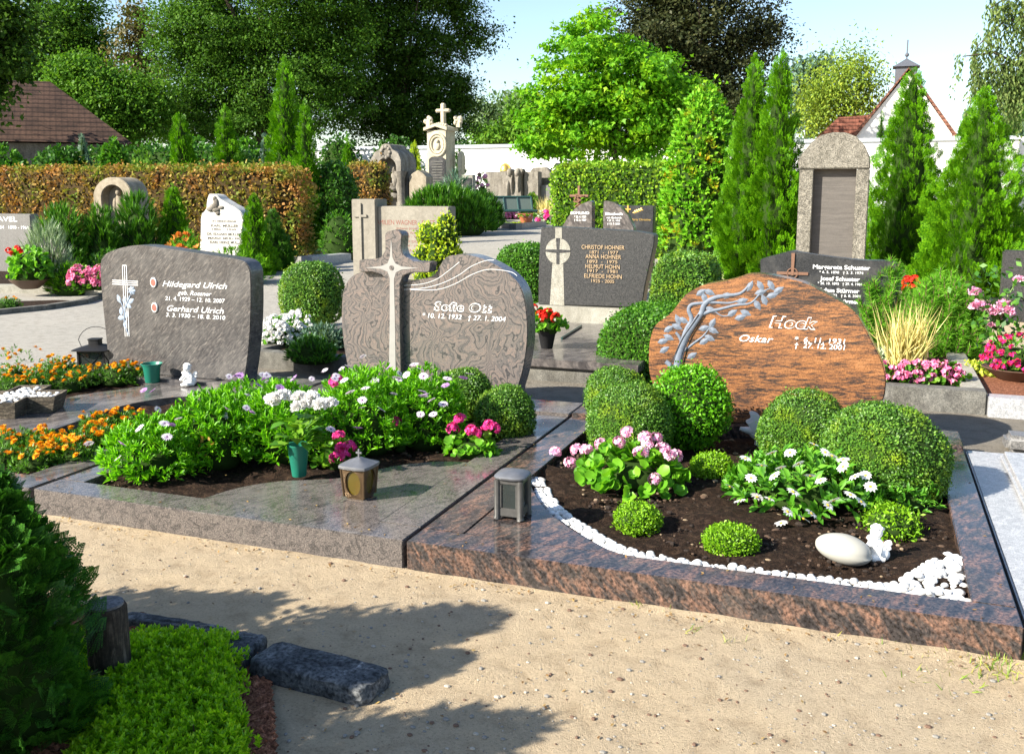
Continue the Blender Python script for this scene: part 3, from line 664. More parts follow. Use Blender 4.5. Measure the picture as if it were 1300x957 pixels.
# ---- dark streaked stone grave (left)
gu = thing('grave_border', 'dark polished kerb with a sweeping diagonal slab between two marigold beds', 'grave border', (-5.2, 4.9, 0))
kb('front_kerb', -6.45, -3.985, YF, 3.78, ZT, M['gr_slabgrey'], gu); kb('side_kerb', -6.45, -6.25, 3.782, 6.08, ZT, M['gr_slabgrey'], gu)
kb('side_kerb', -4.18, -3.985, 3.782, 6.08, ZT, M['gr_slabgrey'], gu); kb('plinth', -6.45, -3.985, 6.082, 6.5, .15, M['gr_slabgrey'], gu, .006)
c1 = catmull([G2(-60, 560), G2(0, 552), G2(60, 546), G2(110, 530), G2(150, 516), G2(200, 506), G2(245, 502)], 5, False)
c2 = catmull([G2(-60, 528), G2(0, 520), G2(60, 510), G2(100, 501), G2(150, 494), G2(190, 487), G2(215, 478)], 5, False)
cl = lambda q: [(max(min(x, -4.182), -6.248), max(min(y, 6.08), 3.79)) for x, y in q]
MB().slab(cl(c1) + [(-4.182, cl(c1)[-1][1]), (-4.182, 6.08), (cl(c2)[-1][0], 6.08)] + cl(c2)[::-1], .02, .1275).build('cover_slab', M['gr_slabgrey'], gu, bevel=.003)
soil_patch('soil', rect(-6.30, -4.13, 3.73, 6.14), .08, M['soil'], seed=9)
YU = 6.20
us = thing('headstone', 'dark grey streaked headstone with rose and cross relief and two oval photos', 'headstone', (-5.2, YU, .15))
ol = catmull(px([(500, 880), (490, 800), (480, 700), (466, 560), (459, 450), (461, 405), (472, 383), (495, 363), (560, 341), (640, 330), (750, 343), (900, 365), (1020, 384), (1085, 394), (1120, 406), (1140, 430), (1149, 470), (1151, 600), (1146, 740), (1135, 850), (1122, 940)], 3.611, 0, 220, YU), 5, False)
ol = foot(ol, .152)
MB().prism(ol, YU, YU + .17).build('stone', M['gr_streak'], us, bevel=.006)
def zu(pts): return px(pts, 3.611, 0, 220, YU)
cm = MB()
for dx in (-9, 0, 9): strokes(cm, zu([(571 + dx, 422), (584 + dx, 748)]), .0045, YU)
for dy in (-9, 0, 9): strokes(cm, zu([(516, 499 + dy), (634, 505 + dy)]), .0045, YU)
strokes(cm, zu([(562, 422), (580, 422)]), .0045, YU); cm.build('cross_outline', M['letters_white'], us)
rm = MB()
for a in range(7): leafshape(rm, Vector(zu([(605, 538)])[0]) + Vector((math.cos(a * .9), math.sin(a * .9))) * .014, a * .9, .052, .042, YU - .002, t=.012)
for x, y, a in [(572, 578, 1.2), (600, 585, .5), (588, 606, -.5), (545, 575, 1.9), (556, 632, 1.5), (580, 648, 1.0), (556, 662, .2), (575, 690, 1.2)]: leafshape(rm, zu([(x, y)])[0], a, .075, .044, YU - .001, t=.008)
q = catmull(zu([(598, 560), (575, 620), (572, 680), (590, 740)]), 5, False); rm.tube([(x, YU - .002, z) for x, z in q], .006, 6)
q = catmull(zu([(538, 560), (560, 600), (574, 640)]), 5, False); rm.tube([(x, YU - .002, z) for x, z in q], .005, 6)
rm.build('rose_relief', M['rose_blue'], us, smooth=True)
for y in (500, 615):
    cx_, cz_ = zu([(706 if y == 500 else 711, y)])[0]
    e = lambda k: [(cx_ + .030 * k * math.cos(a), cz_ + .040 * k * math.sin(a)) for a in np.linspace(0, 2 * PI, 25)[:-1]]
    fr = MB().prism(e(1), YU - .012, YU + .002).build('photo_frame', M['letters_white'], us, bevel=.003); fr.name = 'photo_frame'
    MB().prism([(x + 5.2, z - .15) for x, z in e(.74)], -.0145, -.011).build('photo', M['photo'], None).parent = fr
for s_, a, b, y, c, bo in [('Hildegard Ulrich', 206.5, 288.5, 363.5, 7.2, .0), ('geb. Rossner', 225.6, 268.8, 374, 5.5, .0), ('21. 4. 1929 – 12. 10. 2007', 210, 285.6, 381, 5, .002), ('Gerhard Ulrich', 212.3, 284.4, 394.6, 7.2, .0), ('3. 3. 1930 – 18. 8. 2010', 211, 286, 401.8, 5, .002)]:
    inscribe(us, s_, a, b, y, c, YU, M['letters_white'], (.35 if c > 5 else .15), bo)
# ---- light grey slab grave at right edge
gl = thing('grave_border', 'light grey granite grave cover with raised plate at the right edge', 'grave border', (1.6, 4.8, 0))
mb = MB().box(.60, 2.75, 3.3, 6.2, -.05, .10); mb.build('base_slab', M['gr_light'], gl, bevel=.008)
MB().box(.77, 2.6, 3.47, 6.08, .09, .145).build('top_plate', M['gr_light'], gl, bevel=.02, seg=3)
b = G(1276, 575, 0)
tag(MB().box(b.x, b.x + .5, b.y, b.y + .2, 0, .11).build('grave_kerbstone', M['gr_grey'], bevel=.03, seg=3), 'low grey kerbstone with rounded end behind the light grey slab', 'kerbstone')
# ------------------------------------------------------------------ plants of the beds
def depth(p): return -math.sin(YAW) * p[0] + math.cos(YAW) * p[1]
def shoots(lf, P, D, per, L, W, T=LANCE, spread=.6, mi=0, along=.3, droop=0.0):
    n = len(P); P2 = np.repeat(P, per, 0); D2 = np.repeat(D, per, 0); R = rdir(n * per)
    side = R - D2 * (R * D2).sum(1, keepdims=True); side = unit(side)
    k = RNG.random((n * per, 1)); d = unit(D2 + side * spread * (.4 + .9 * k)); d[:, 2] -= droop * k[:, 0]
    base = P2 - D2 * (L * along) * (k * 1.4)
    s_ = L * (.6 + .6 * RNG.random(n * per))
    lf.add(T, base, d, D2 - d * .3 + rdir(n * per) * .15, s_, s_ * W / L, mi); return lf
def dome(n, c, r, shell=.35, zmin=-.1):
    """points of a dome with outward directions"""
    d = rdir(int(n * 2.6)); d = d[d[:, 2] > zmin][:n]
    k = 1 - shell * RNG.random((len(d), 1)) ** 1.6
    return np.array(c) + d * np.array(r) * k, unit(d / np.array(r))
def clipped_ball(label, x0, x1, ytop, Y, mat, leaf=.0125, dens=1.0, zb=.09, rz=None, name='clipped_box_ball', cat='box ball', group=None, tilt=.55, jit=.007, asp=.62, seed=0, lumpy=.06, squash=1.0, T=RHOMB, p=2.0):
    c = A((x0 + x1) / 2, ytop, Y); rx = (x1 - x0) / 2 * depth(c) / 1237 * .97
    ztop = c.z; cz = max(zb + .3 * (ztop - zb), ztop - rx) if rz is None else ztop - rz
    rzz = ztop - cz
    mb = MB().ell((0, 0, cz - zb), (rx, rx * squash, rzz), 28, 18, disp=(lambda L1, L2: lambda d: L1(d) + L2(d))(lump(seed, lumpy, 2.4), lump(seed + 50, lumpy * .45, 7)), p=p)
    mb.v = [(x, y, max(z, -.01)) for x, y, z in mb.v]
    core = MB().ell((0, 0, cz - zb), (rx * .93, rx * squash * .93, rzz * .93), 20, 12); core.v = [(x, y, max(z, -.01)) for x, y, z in core.v]
    area = 4 * PI * ((rx * rx * squash + 2 * rx * rzz) / 3)
    lf = LF().core(core, 1); n = int(area / (leaf * leaf * asp * .5) * 1.5 * dens)
    clip_leaves(lf, mb, n, leaf, 0, T, jit, tilt, asp, up=.15)
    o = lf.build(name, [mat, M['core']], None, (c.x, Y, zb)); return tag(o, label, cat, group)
GB = 'clipped box balls of the orange stone grave'
clipped_ball('blue-green clipped box ball at the back behind another one', 740, 828, 467, 5.78, M['l_boxdull'], seed=1, group=GB)
clipped_ball('blue-green clipped box ball behind the pink geranium', 745, 858, 487, 5.38, M['l_boxdull'], seed=2, group=GB, rz=.27)
clipped_ball('bright green shaggy round shrub in front of the tree relief', 825, 930, 468, 5.66, M['l_boxbright'], .021, 1.0, seed=3, group=GB, tilt=1.1, jit=.014, name='round_shrub', cat='shrub')
clipped_ball('clipped box ball beside the small white dove', 965, 1081, 498, 5.60, M['l_boxdull'], seed=4, group=GB)
clipped_ball('largest clipped box ball in the right back corner of the pebble-edged bed', 1043, 1212, 513, 5.2, M['l_boxdull'], .0135, seed=5, group=GB, rz=.29)
GC = 'small lime green cushions in the dark soil'
for i, (x0, x1, yt, yb, lb) in enumerate([(877, 932, 576, 613, 'small green cushion plant below the bright round shrub'), (778, 840, 641, 682, 'small lime cushion plant in front of the pink geranium'), (893, 966, 669, 711, 'lime cushion plant beside the row of white pebbles')]):
    g = G((x0 + x1) / 2, yb - 6, .09); Y = g.y + .10
    clipped_ball(lb, x0, x1, yt, Y, M['l_ball'], .013, 1.2, .085, None, 'cushion_plant', 'cushion plant', GC, 1.0, .007, .5, 10 + i, .05)
clipped_ball('loose lime cushion conifer above the white angel', 1097, 1166, 647, G(1130, 682, .09).y + .1, M['l_ball'], .022, .9, .085, None, 'cushion_plant', 'cushion plant', GC, 1.3, .02, .4, 15, .1)
clipped_ball('clipped box ball at the corner beside the magenta geranium', 601, 681, 489, 5.55, M['l_boxdull'], seed=6, rz=.2, group='box balls of the swirled stone grave')
clipped_ball('box ball half hidden behind daisies before the swirled stone', 556, 626, 468, 5.9, M['l_boxdull'], seed=7, group='box balls of the swirled stone grave')

# --- flowers
def petals(lf, c, up, n, L, W, mi, T=RHOMB, lift=.15, rng_=None):
    a = np.linspace(0, 2 * PI, n, endpoint=False) + random.random()
    up = Vector(up).normalized(); e1 = up.orthogonal().normalized(); e2 = up.cross(e1)
    D = np.array([list(e1 * math.cos(t) + e2 * math.sin(t) + up * lift) for t in a]); P = np.tile(np.array(c, float), (n, 1))
    lf.add(T, P, D, np.tile(np.array(up), (n, 1)), L * (.9 + .2 * RNG.random(n)), W, mi)
def daisy_mesh(nm, L, n, pm, em, eye=.25, W=.35, lift=.12):
    lf = LF(); petals(lf, (0, 0, 0), (0, 0, 1), n, L, L * W, 0, LANCE, lift)
    m = MB().ell((0, 0, .002), (L * eye, L * eye, L * eye * .6), 10, 6); lf.core(m, 1)
    return lf.mesh(nm, [pm, em])
def stem_mb(mb, p0, p1, r=.0022, bend=.02):
    p0 = Vector(p0); p1 = Vector(p1); mid = (p0 + p1) / 2 + Vector((random.uniform(-bend, bend), random.uniform(-bend, bend), 0))
    mb.tube([p0, mid, p1], r, 5)
def head_mesh(nm, R, n, fl, mats, petal=.013):
    """umbel: a ball of small five-petalled florets"""
    lf = LF(); d = rdir(n * 2); d = d[d[:, 2] > -.35][:n]
    for v in d: petals(lf, v * R * (.75 + .25 * random.random()) * np.array([1, 1, .8]), v, 5, petal, petal * .95, 0, RHOMB, .25)
    return lf.mesh(nm, mats)
def carn_mesh(nm, R, mats):
    lf = LF(); d = rdir(260); d = d[d[:, 2] > -.3]; P = d * R * (.35 + .5 * RNG.random((len(d), 1))) * np.array([1, 1, .75])
    lf.add(RHOMB, P, d + rdir(len(d)) * .5, rdir(len(d)), R * .5, R * .5, 0); return lf.mesh(nm, mats)
FL_DAISY = [daisy_mesh('daisy_flower', .028, 15, M['p_lilac'], M['p_eyepurple'], .2, .34) for _ in range(2)]
FL_VIOLET = daisy_mesh('violet_daisy_flower', .026, 15, M['p_violet'], M['p_eyepurple'], .2, .34, .3)
FL_ZIN = [daisy_mesh('zinnia_flower', .033, 11, M['p_white'], M['p_eye'], .24, .45, .1) for _ in range(2)]
def mari_mesh():
    lf = LF()
    for k, (n, L, l) in enumerate([(12, .024, .05), (10, .019, .35), (8, .013, .8), (6, .008, 1.6)]): petals(lf, (0, 0, .003 * k), (0, 0, 1), n, L, L * .62, 0, RHOMB, l)
    return lf.mesh('marigold_flower', M['p_orange'])
FL_MARI = [mari_mesh() for _ in range(3)]
FL_PINK = [head_mesh('geranium_head', .036, 26, 5, M['p_pink'], .017) for _ in range(2)]
FL_MAG = [head_mesh('geranium_head', .040, 28, 5, M['p_magenta'], .016) for _ in range(2)]
FL_RED = [head_mesh('geranium_head', .05, 26, 5, M['p_red'], .022) for _ in range(2)]
FL_CARN = [carn_mesh('carnation_flower', .040, M['p_white']) for _ in range(2)]
def leafy(name, label, cat, c, r, mat, n, per, L, W, T=LANCE, spread=.7, group=None, flowers=(), flname='flower', zoff=0.0, droop=.1, core=.55, stems=True, scat=.35, up=.7):
    """dome shaped flowering plant > foliage, stems, flowers; flowers are (mesh, world point)"""
    t = thing(name, label, cat, c, 0, group)
    P, D = dome(n, (0, 0, r[2] * .25), r, scat); D = unit(D + np.array([0, 0, up])); P[:, 2] = np.maximum(P[:, 2], .01)
    lf = LF(); shoots(lf, P, D, per, L, W, T, spread, 0, droop=droop)
    if core:
        cm = MB().ell((0, 0, r[2] * .25), (r[0] * core, r[1] * core, r[2] * core), 14, 9); cm.v = [(x, y, max(z, 0)) for x, y, z in cm.v]; lf.core(cm, 1)
    lf.build('foliage', [mat, M['core']], t)
    if flowers:
        sm = MB()
        for me, p in flowers:
            q = Vector(p) - Vector(c); base = Vector((q.x * .55, q.y * .55, max(0, q.z - .12)))
            if stems: stem_mb(sm, base, q, .0022)
            rz = random.random() * 6; put(flname, me, t, q, (random.uniform(-.3, .3) + .5, random.uniform(-.3, .3) - .15, rz), random.uniform(.85, 1.15))
        if stems: sm.build('flower_stems', M['stem'], t)
    return t
# --- pink geranium of the pebble bed
g = G(790, 628, .09); gc = (g.x, g.y + .18, .085)
fl = [(FL_PINK[i % 2], A(x, y, gc[1] + dy)) for i, (x, y, dy) in enumerate([(705, 574, -.02), (731, 570, 0), (745, 572, -.05), (762, 563, .05), (796, 549, .05), (786, 561, 0), (819, 556, .05), (833, 556, .1), (814, 575, -.1), (822, 566, 0), (841, 570, 0), (850, 578, -.05), (857, 579, 0), (724, 587, -.05), (831, 608, -.15)])]
leafy('geranium', 'geranium with soft pink and white flower heads in the pebble-edged bed', 'geranium', gc, (.29, .22, .17), M['l_gera'], 130, 3, .055, .06, ROUND, 1.0, flowers=fl, flname='flower_head', droop=.2)
# --- white zinnias
g = G(1012, 660, .09); gc = (g.x, g.y + .24, .085)
zf = [(900 + x / 2.815, 440 + y / 2.815) for x, y in [(130, 400), (375, 350), (290, 380), (225, 380), (415, 378), (258, 433), (235, 462), (363, 462), (523, 465), (577, 500), (560, 460), (543, 555), (447, 550), (424, 567), (365, 597), (338, 615), (258, 632), (215, 545), (172, 537), (112, 552), (75, 500), (480, 405), (320, 420), (190, 425), (400, 480), (300, 520), (480, 430), (440, 390), (150, 470), (280, 590), (505, 530)]]
fl = [(FL_ZIN[i % 2], on_dome(x, y, gc, (.36, .27, .21), 1.28)) for i, (x, y) in enumerate(zf)]
leafy('zinnia_plant', 'leafy plant with white daisy-like yellow-eyed flowers', 'flowering plant', gc, (.36, .27, .21), M['l_zinnia'], 230, 5, .075, .028, LANCE, .9, flowers=fl, droop=.35)
leafy('leafy_plant', 'small bright leafy plant without flowers below the largest box ball', 'plant', (lambda g: (g.x, g.y + .12, .085))(G(1150, 655, .09)), (.16, .12, .13), M['l_zinnia'], 110, 5, .045, .014, LANCE, .9)
# --- daisies of the middle bed
GD = 'tall daisy plants filling the middle bed'
DA = [(128, 262, 537, 603, 'leftmost daisy plant, hanging over the left kerb of the middle bed'), (205, 335, 505, 590, 'daisy plant behind the bare rose stems'), (300, 425, 496, 585, 'daisy plant right behind the green vase with white carnations'), (395, 525, 482, 572, 'daisy plant behind the brass lantern'), (486, 596, 476, 566, 'daisy plant with white flowers beside the box balls'), (255, 400, 489, 545, 'back row daisy plant nearest the dark streaked stone'), (400, 560, 470, 530, 'back row daisy plant at the foot of the raised cross')]
FP = [(183, 496, 1), (194, 497, 1), (209, 538, 0), (218, 540, 1), (154, 564, 1), (291, 478, 0), (301, 478, 1), (335, 482, 1), (328, 490, 1), (341, 485, 0), (315, 502, 0), (370, 480, 0), (355, 493, 1), (434, 468, 0), (443, 466, 0), (425, 481, 0), (437, 483, 0), (468, 478, 0), (475, 484, 0), (464, 493, 0), (445, 498, 0), (460, 508, 0), (460, 518, 1), (507, 474, 0), (516, 476, 0), (454, 544, 1), (568, 481, 0), (596, 475, 0), (590, 481, 1), (526, 463, 0), (534, 469, 0), (536, 497, 0), (538, 503, 0), (534, 526, 0), (548, 508, 0), (550, 526, 0), (566, 490, 1), (500, 500, 0), (484, 520, 0), (420, 545, 0), (305, 477, 1)]
cent = []
for x0, x1, yt, yg, lb in DA:
    g = G((x0 + x1) / 2, yg, .09); cent.append(((x0 + x1) / 2, yt, g))
fl = [[] for _ in DA]
for i, (x, y, v) in enumerate(FP):
    k = min(range(len(DA)), key=lambda j: abs(cent[j][0] - x) * .6 + abs(cent[j][1] + 8 - y)); fl[k].append((FL_VIOLET if v else FL_DAISY[i % 2], x, y))
for (x0, x1, yt, yg, lb), (xc, _, g), f in zip(DA, cent, fl):
    rx = (x1 - x0) / 2 * depth(g) / 1237; zt = A(xc, yt + 6, g.y).z - .09
    dc, dr = (g.x, g.y, .088), (rx * 1.06, rx * .88, zt * .95); f = [(m_, on_dome(x, y, dc, dr, 1.42)) for m_, x, y in f]
    for _ in range(5):
        d = rdir(1)[0]; d[2] = abs(d[2]) + .35; d[1] = -abs(d[1]); d /= np.linalg.norm(d); f.append((random.choice(FL_DAISY + [FL_VIOLET]), Vector(dc) + Vector((d[0] * dr[0] * 1.3, d[1] * dr[1] * 1.3, dr[2] * .25 + d[2] * dr[2] * 1.28))))
    leafy('daisy_plant', lb, 'daisy plant', dc, dr, M['l_daisy'], 470, 8, .052, .0118, LANCE, .75, GD, f, core=.6, droop=.12, scat=.45, up=.9)
def geran(label, px0, heads, r, meshes, mat, Yo=.1, zb=.09, grp=None, n=60, L=.04, name='geranium', D=None):
    g = G(px0[0], px0[1], zb) if D is None else S(px0[0], px0[1], D); c = (g.x, g.y + Yo, g.z if D else zb)
    f = [(meshes[i % 2], on_dome(x, y, c, r, 1.25)) for i, (x, y) in enumerate(heads)]
    return leafy(name, label, 'geranium', c, r, mat, n, 3, L, L * 1.05, ROUND, 1.0, grp, f, 'flower_head', droop=.2)
geran('magenta geranium between the green vase and the brass lantern', (425, 598), [(433, 569), (427, 581), (443, 567), (430, 553), (437, 577)], (.14, .09, .13), FL_MAG, M['l_gerad'], .04)
geran('magenta geranium in front of the corner box ball', (594, 583), [(575, 544), (598, 546), (620, 541), (628, 543), (583, 533), (604, 549)], (.17, .12, .115), FL_MAG, M['l_gera'], .03)
geran('single magenta geranium standing amid the daisies', (503, 575), [(502, 535), (426, 484)], (.07, .07, .15), FL_MAG, M['l_gerad'], .05, n=20)
# --- bare rose twig
g = G(265, 603, .09); t = thing('rose_twig', 'thin almost leafless rose stems in front of the daisies', 'rose', (g.x, g.y, .08))
mb = MB(); tips = []
for dx, h in ((-.07, .22), (.03, .27), (.07, .2), (-.02, .17)):
    mb.tube([(0, 0, 0), (dx * .4, .01, h * .5), (dx, -.01, h)], [.005, .004, .003], 6); tips.append((dx, -.01, h))
mb.build('stems', M['l_gera'], t, smooth=True); 
P = np.array(tips * 5) + RNG.normal(size=(20, 3)) * .03; LF().add(RHOMB, P, rdir(20), rdir(20), .03, .018).build('leaves', M['l_hedge_brown'], t)
# --- marigolds
def marigolds(spots, zb, grp, lab, nfl, r=(.15, .13, .13)):
    for i, (x, y) in enumerate(spots):
        g = G(x, y, zb); c = (g.x, g.y, zb); f = []
        for k in range(nfl):
            a = random.random() * 6.3; q = random.random() ** .5
            f.append((random.choice(FL_MARI), Vector((c[0] + r[0] * q * math.cos(a), c[1] + r[1] * q * math.sin(a), zb + r[2] * (1.22 - .35 * q * q) + random.uniform(-.015, .03)))))
        leafy('marigold_plant', lab, 'marigold', c, r, M['l_mari'], 150, 6, .032, .008, RHOMB, 1.0, grp, f, droop=.1, core=.7)
marigolds([(15, 590), (45, 596), (20, 570), (75, 585), (55, 573), (100, 572), (130, 560), (98, 590), (145, 568), (165, 545), (128, 548)], .085, 'orange marigolds in front of the diagonal slab', 'orange marigold in the dense row in front of the diagonal polished slab', 15, (.14, .12, .10))
marigolds([(10, 505), (45, 500), (85, 497), (60, 488), (110, 489), (145, 488), (165, 486), (20, 490), (75, 478)], .085, 'orange marigolds behind the diagonal slab', 'orange marigold behind the polished slab, near the black lantern', 12, (.17, .14, .13))
g = G(15, 500, .09); leafy('tall_weed', 'tall thin leafy plant with small orange blooms at the left edge', 'plant', (g.x, g.y + .1, .08), (.25, .15, .3), M['l_mari'], 90, 6, .03, .008, RHOMB, 1.1, None, [(FL_MARI[0], g + Vector((random.uniform(-.2, .25), .1, random.uniform(.2, .36)))) for _ in range(9)], core=0)
# --- vase with white carnations
g = G(376, 606, .1275); vb = (g.x, g.y + .03, .1285)
vt = thing('flower_vase', 'tall green plastic grave vase holding the white carnations', 'vase', vb)
MB().lathe([(.036, 0), (.038, .004), (.056, .165), (.060, .17), (.060, .176), (.053, .176), (.05, .15), (.0005, .149)], n=28).build('vase_body', M['vase_green'], vt, smooth=True, loc=(0, 0, 0))
bq = thing('carnation_bouquet', 'bouquet of white carnations with broad green leaves in the tall vase', 'bouquet', (vb[0], vb[1], vb[2] + .15))
sm = MB(); P = []; D = []
for i, (x, y) in enumerate([(345, 508), (353, 505), (362, 503.5), (380, 505), (379, 517), (395, 505), (406, 514), (419, 513), (388, 512)]):
    q = A(x, y, vb[1] + random.uniform(-.05, .03)) - Vector(bq.location); put('flower', FL_CARN[i % 2], bq, q, (random.uniform(-.2, .4), random.uniform(-.3, .3), i)); stem_mb(sm, (q.x * .1, q.y * .1, -.08), q, .0025)
sm.build('stems', M['stem'], bq)
n = 34; a = RNG.random(n) * 6.3; P = np.stack([np.cos(a) * .05, np.sin(a) * .05, RNG.random(n) * .14 + .02], 1); D = np.stack([np.cos(a), np.sin(a), RNG.random(n) * 1.2 - .2], 1)
LF().add(LANCE, P, D, np.tile([0, 0, 1.], (n, 1)) + rdir(n) * .3, .10, .075).add(NEEDLE, P, D + rdir(n) * .5, rdir(n), .13, .012).build('leaves', M['l_gerad'], bq)
# --- brass lantern
def lantern_at(x, y, z, name, label, rz):
    g = G(x, y, z); return thing(name, label, 'lantern', (g.x, g.y, z), rz)
t = lantern_at(457, 630, .128, 'grave_lantern', 'aged brass grave lantern with amber oval panes and a small cross on top', -.03)
MB().box(-.05, .05, -.05, .05, .0, .012).build('foot', M['brass'], t, bevel=.003, loc=(0, 0, 0))
H1, W1, W0 = .158, .066, .056
fr = MB(); pa = MB()
for k in range(4):
    R = Matrix.Rotation(k * PI / 2, 3, 'Z'); o = len(fr.v)
    nn = 24; out = []; inn = []
    for j in range(nn):
        a = 2 * PI * j / nn; ca, sa = math.cos(a), math.sin(a); q = max(abs(ca), abs(sa)); zz_ = .085 + .073 * sa / q; xx = (W0 + (W1 - W0) * (zz_ - .012) / .146) * ca / q
        out.append((xx, zz_)); inn.append((.043 * ca, .085 + .063 * sa))
    yb = lambda z: -(W0 + (W1 - W0) * (z - .012) / .146)
    v = [R @ Vector((x, yb(z), z)) for x, z in out] + [R @ Vector((x, yb(z) - .004, z)) for x, z in inn] + [R @ Vector((x * .9, yb(z) + .008, z)) for x, z in inn]
    f = [(j, (j + 1) % nn, nn + (j + 1) % nn, nn + j) for j in range(nn)] + [(nn + j, nn + (j + 1) % nn, 2 * nn + (j + 1) % nn, 2 * nn + j) for j in range(nn)]
    fr.add(v, f)
    pm = MB().add([R @ Vector((x * 1.05, yb(z) + .006, z)) for x, z in inn], [tuple(range(nn))]); pm.build('pane', M['glass_amber'], t, loc=(0, 0, 0))
    fr.tube([R @ Vector((W0, -W0, .012)), R @ Vector((W1, -W1, .158))], .006, 8)
fr.build('frame', M['brass'], t, smooth=True, loc=(0, 0, 0))
rf = MB().lathe([(.082, .157), (.084, .163), (.082, .172), (.05, .184), (.02, .199), (.012, .204)], n=24, sq=6).build('roof', M['lantern_roof'], t, smooth=True, loc=(0, 0, 0)); rf.rotation_euler = (0, 0, 0)
MB().box(-.005, .005, -.004, .004, .203, .245).box(-.017, .017, -.004, .004, .220, .230).build('cross', M['lantern_roof'], t, bevel=.002, loc=(0, 0, 0))
MB().lathe([(.028, .014), (.03, .09), (.02, .094)], n=16).build('candle', M['p_red'], t, smooth=True, loc=(0, 0, 0))
# --- pewter lantern
t = lantern_at(651, 655, .128, 'grave_lantern', 'dull pewter grave lantern with clear panes and rounded lid', .02)
fr = MB()
h = .056
for sx in (-1, 1):
    for sy in (-1, 1): fr.tube([(sx * (h + .004), sy * (h + .004), 0), (sx * h, sy * h, .012), (sx * h, sy * h, .19)], [.019, .017, .016], 10)
for k in range(4):
    R = Matrix.Rotation(k * PI / 2, 3, 'Z')
    for z0, z1 in ((.016, .056), (.170, .196)):
        o = MB().box(-h, h, -h - .006, -h + .006, z0, z1); fr.add([R @ Vector(v) for v in o.v], o.f)
    for s_ in (-1, 1):
        o = MB().box(s_ * h * .62 - .012 if s_ < 0 else s_ * h * .62 - .002, s_ * h * .62 + .002 if s_ < 0 else s_ * h * .62 + .012, -h - .006, -h + .006, .056, .170); fr.add([R @ Vector(v) for v in o.v], o.f)
    MB().add([R @ Vector(v) for v in [(-h, -h, .05), (h, -h, .05), (h, -h, .178), (-h, -h, .178)]], [(0, 1, 2, 3)]).build('pane', M['glass_clear'], t, loc=(0, 0, 0))
fr.box(-h, h, -h, h, .018, .028)
fr.build('frame', M['pewter'], t, bevel=.003, loc=(0, 0, 0))
MB().lathe([(.074, .194), (.078, .199), (.078, .205), (.070, .213), (.03, .222), (.004, .225)], n=28, sq=4).build('lid', M['lantern_roof'], t, smooth=True, loc=(0, 0, 0))
MB().lathe([(.026, .03), (.026, .10), (.018, .104)], n=16).build('candle', M['white_fig'], t, smooth=True, loc=(0, 0, 0))
MB().tube([(-h - .012, -.02, .1), (-h - .03, -.02, .1)], .006, 8).build('knob', M['pewter'], t, loc=(0, 0, 0))
# --- black lantern
t = lantern_at(124, 478, .085, 'grave_lantern', 'black metal lantern with wire handle among the marigolds', .35)
mb = MB(); h = .105
for sx in (-1, 1):
    for sy in (-1, 1): mb.box(sx * h - .007, sx * h + .007, sy * h - .007, sy * h + .007, 0, .235)
for k in range(4):
    R = Matrix.Rotation(k * PI / 2, 3, 'Z')
    for z0 in (.01, .222): o = MB().box(-h, h, -h - .006, -h + .006, z0, z0 + .018); mb.add([R @ Vector(v) for v in o.v], o.f)
    for s_ in (-1, 1): mb.tube([R @ Vector((-h * s_, -h, .03)), R @ Vector((h * s_, -h, .222))], .003, 5)
    MB().add([R @ Vector(v) for v in [(-h, -h + .002, .03), (h, -h + .002, .03), (h, -h + .002, .222), (-h, -h + .002, .222)]], [(0, 1, 2, 3)]).build('pane', M['glass_clear'], t, loc=(0, 0, 0))
mb.build('frame', M['black_metal'], t, loc=(0, 0, 0))
MB().lathe([(.155, .238), (.155, .244), (.05, .275), (.045, .276), (.045, .315), (.05, .316), (.05, .324), (.002, .326)], n=24, sq=8).build('roof', M['black_metal'], t, smooth=True, loc=(0, 0, 0))
MB().tube([(-.115 + .0 * k, .0, .245) if k == 0 else (-.16 * math.cos(k * PI / 12), .03, .27 + .15 * math.sin(k * PI / 12)) for k in range(13)], .003, 5).build('handle', M['black_metal'], t, loc=(0, 0, 0))
# --- small green vase
g = G(187, 487, .1275); t = thing('flower_vase', 'short empty green vase beside the marigolds and the dark streaked stone', 'vase', (g.x, g.y + .06, .1285))
MB().lathe([(.052, 0), (.055, .004), (.066, .12), (.082, .145), (.084, .152), (.078, .152), (.06, .11), (.0005, .10)], n=28).build('vase_body', M['vase_green'], t, smooth=True, loc=(0, 0, 0))
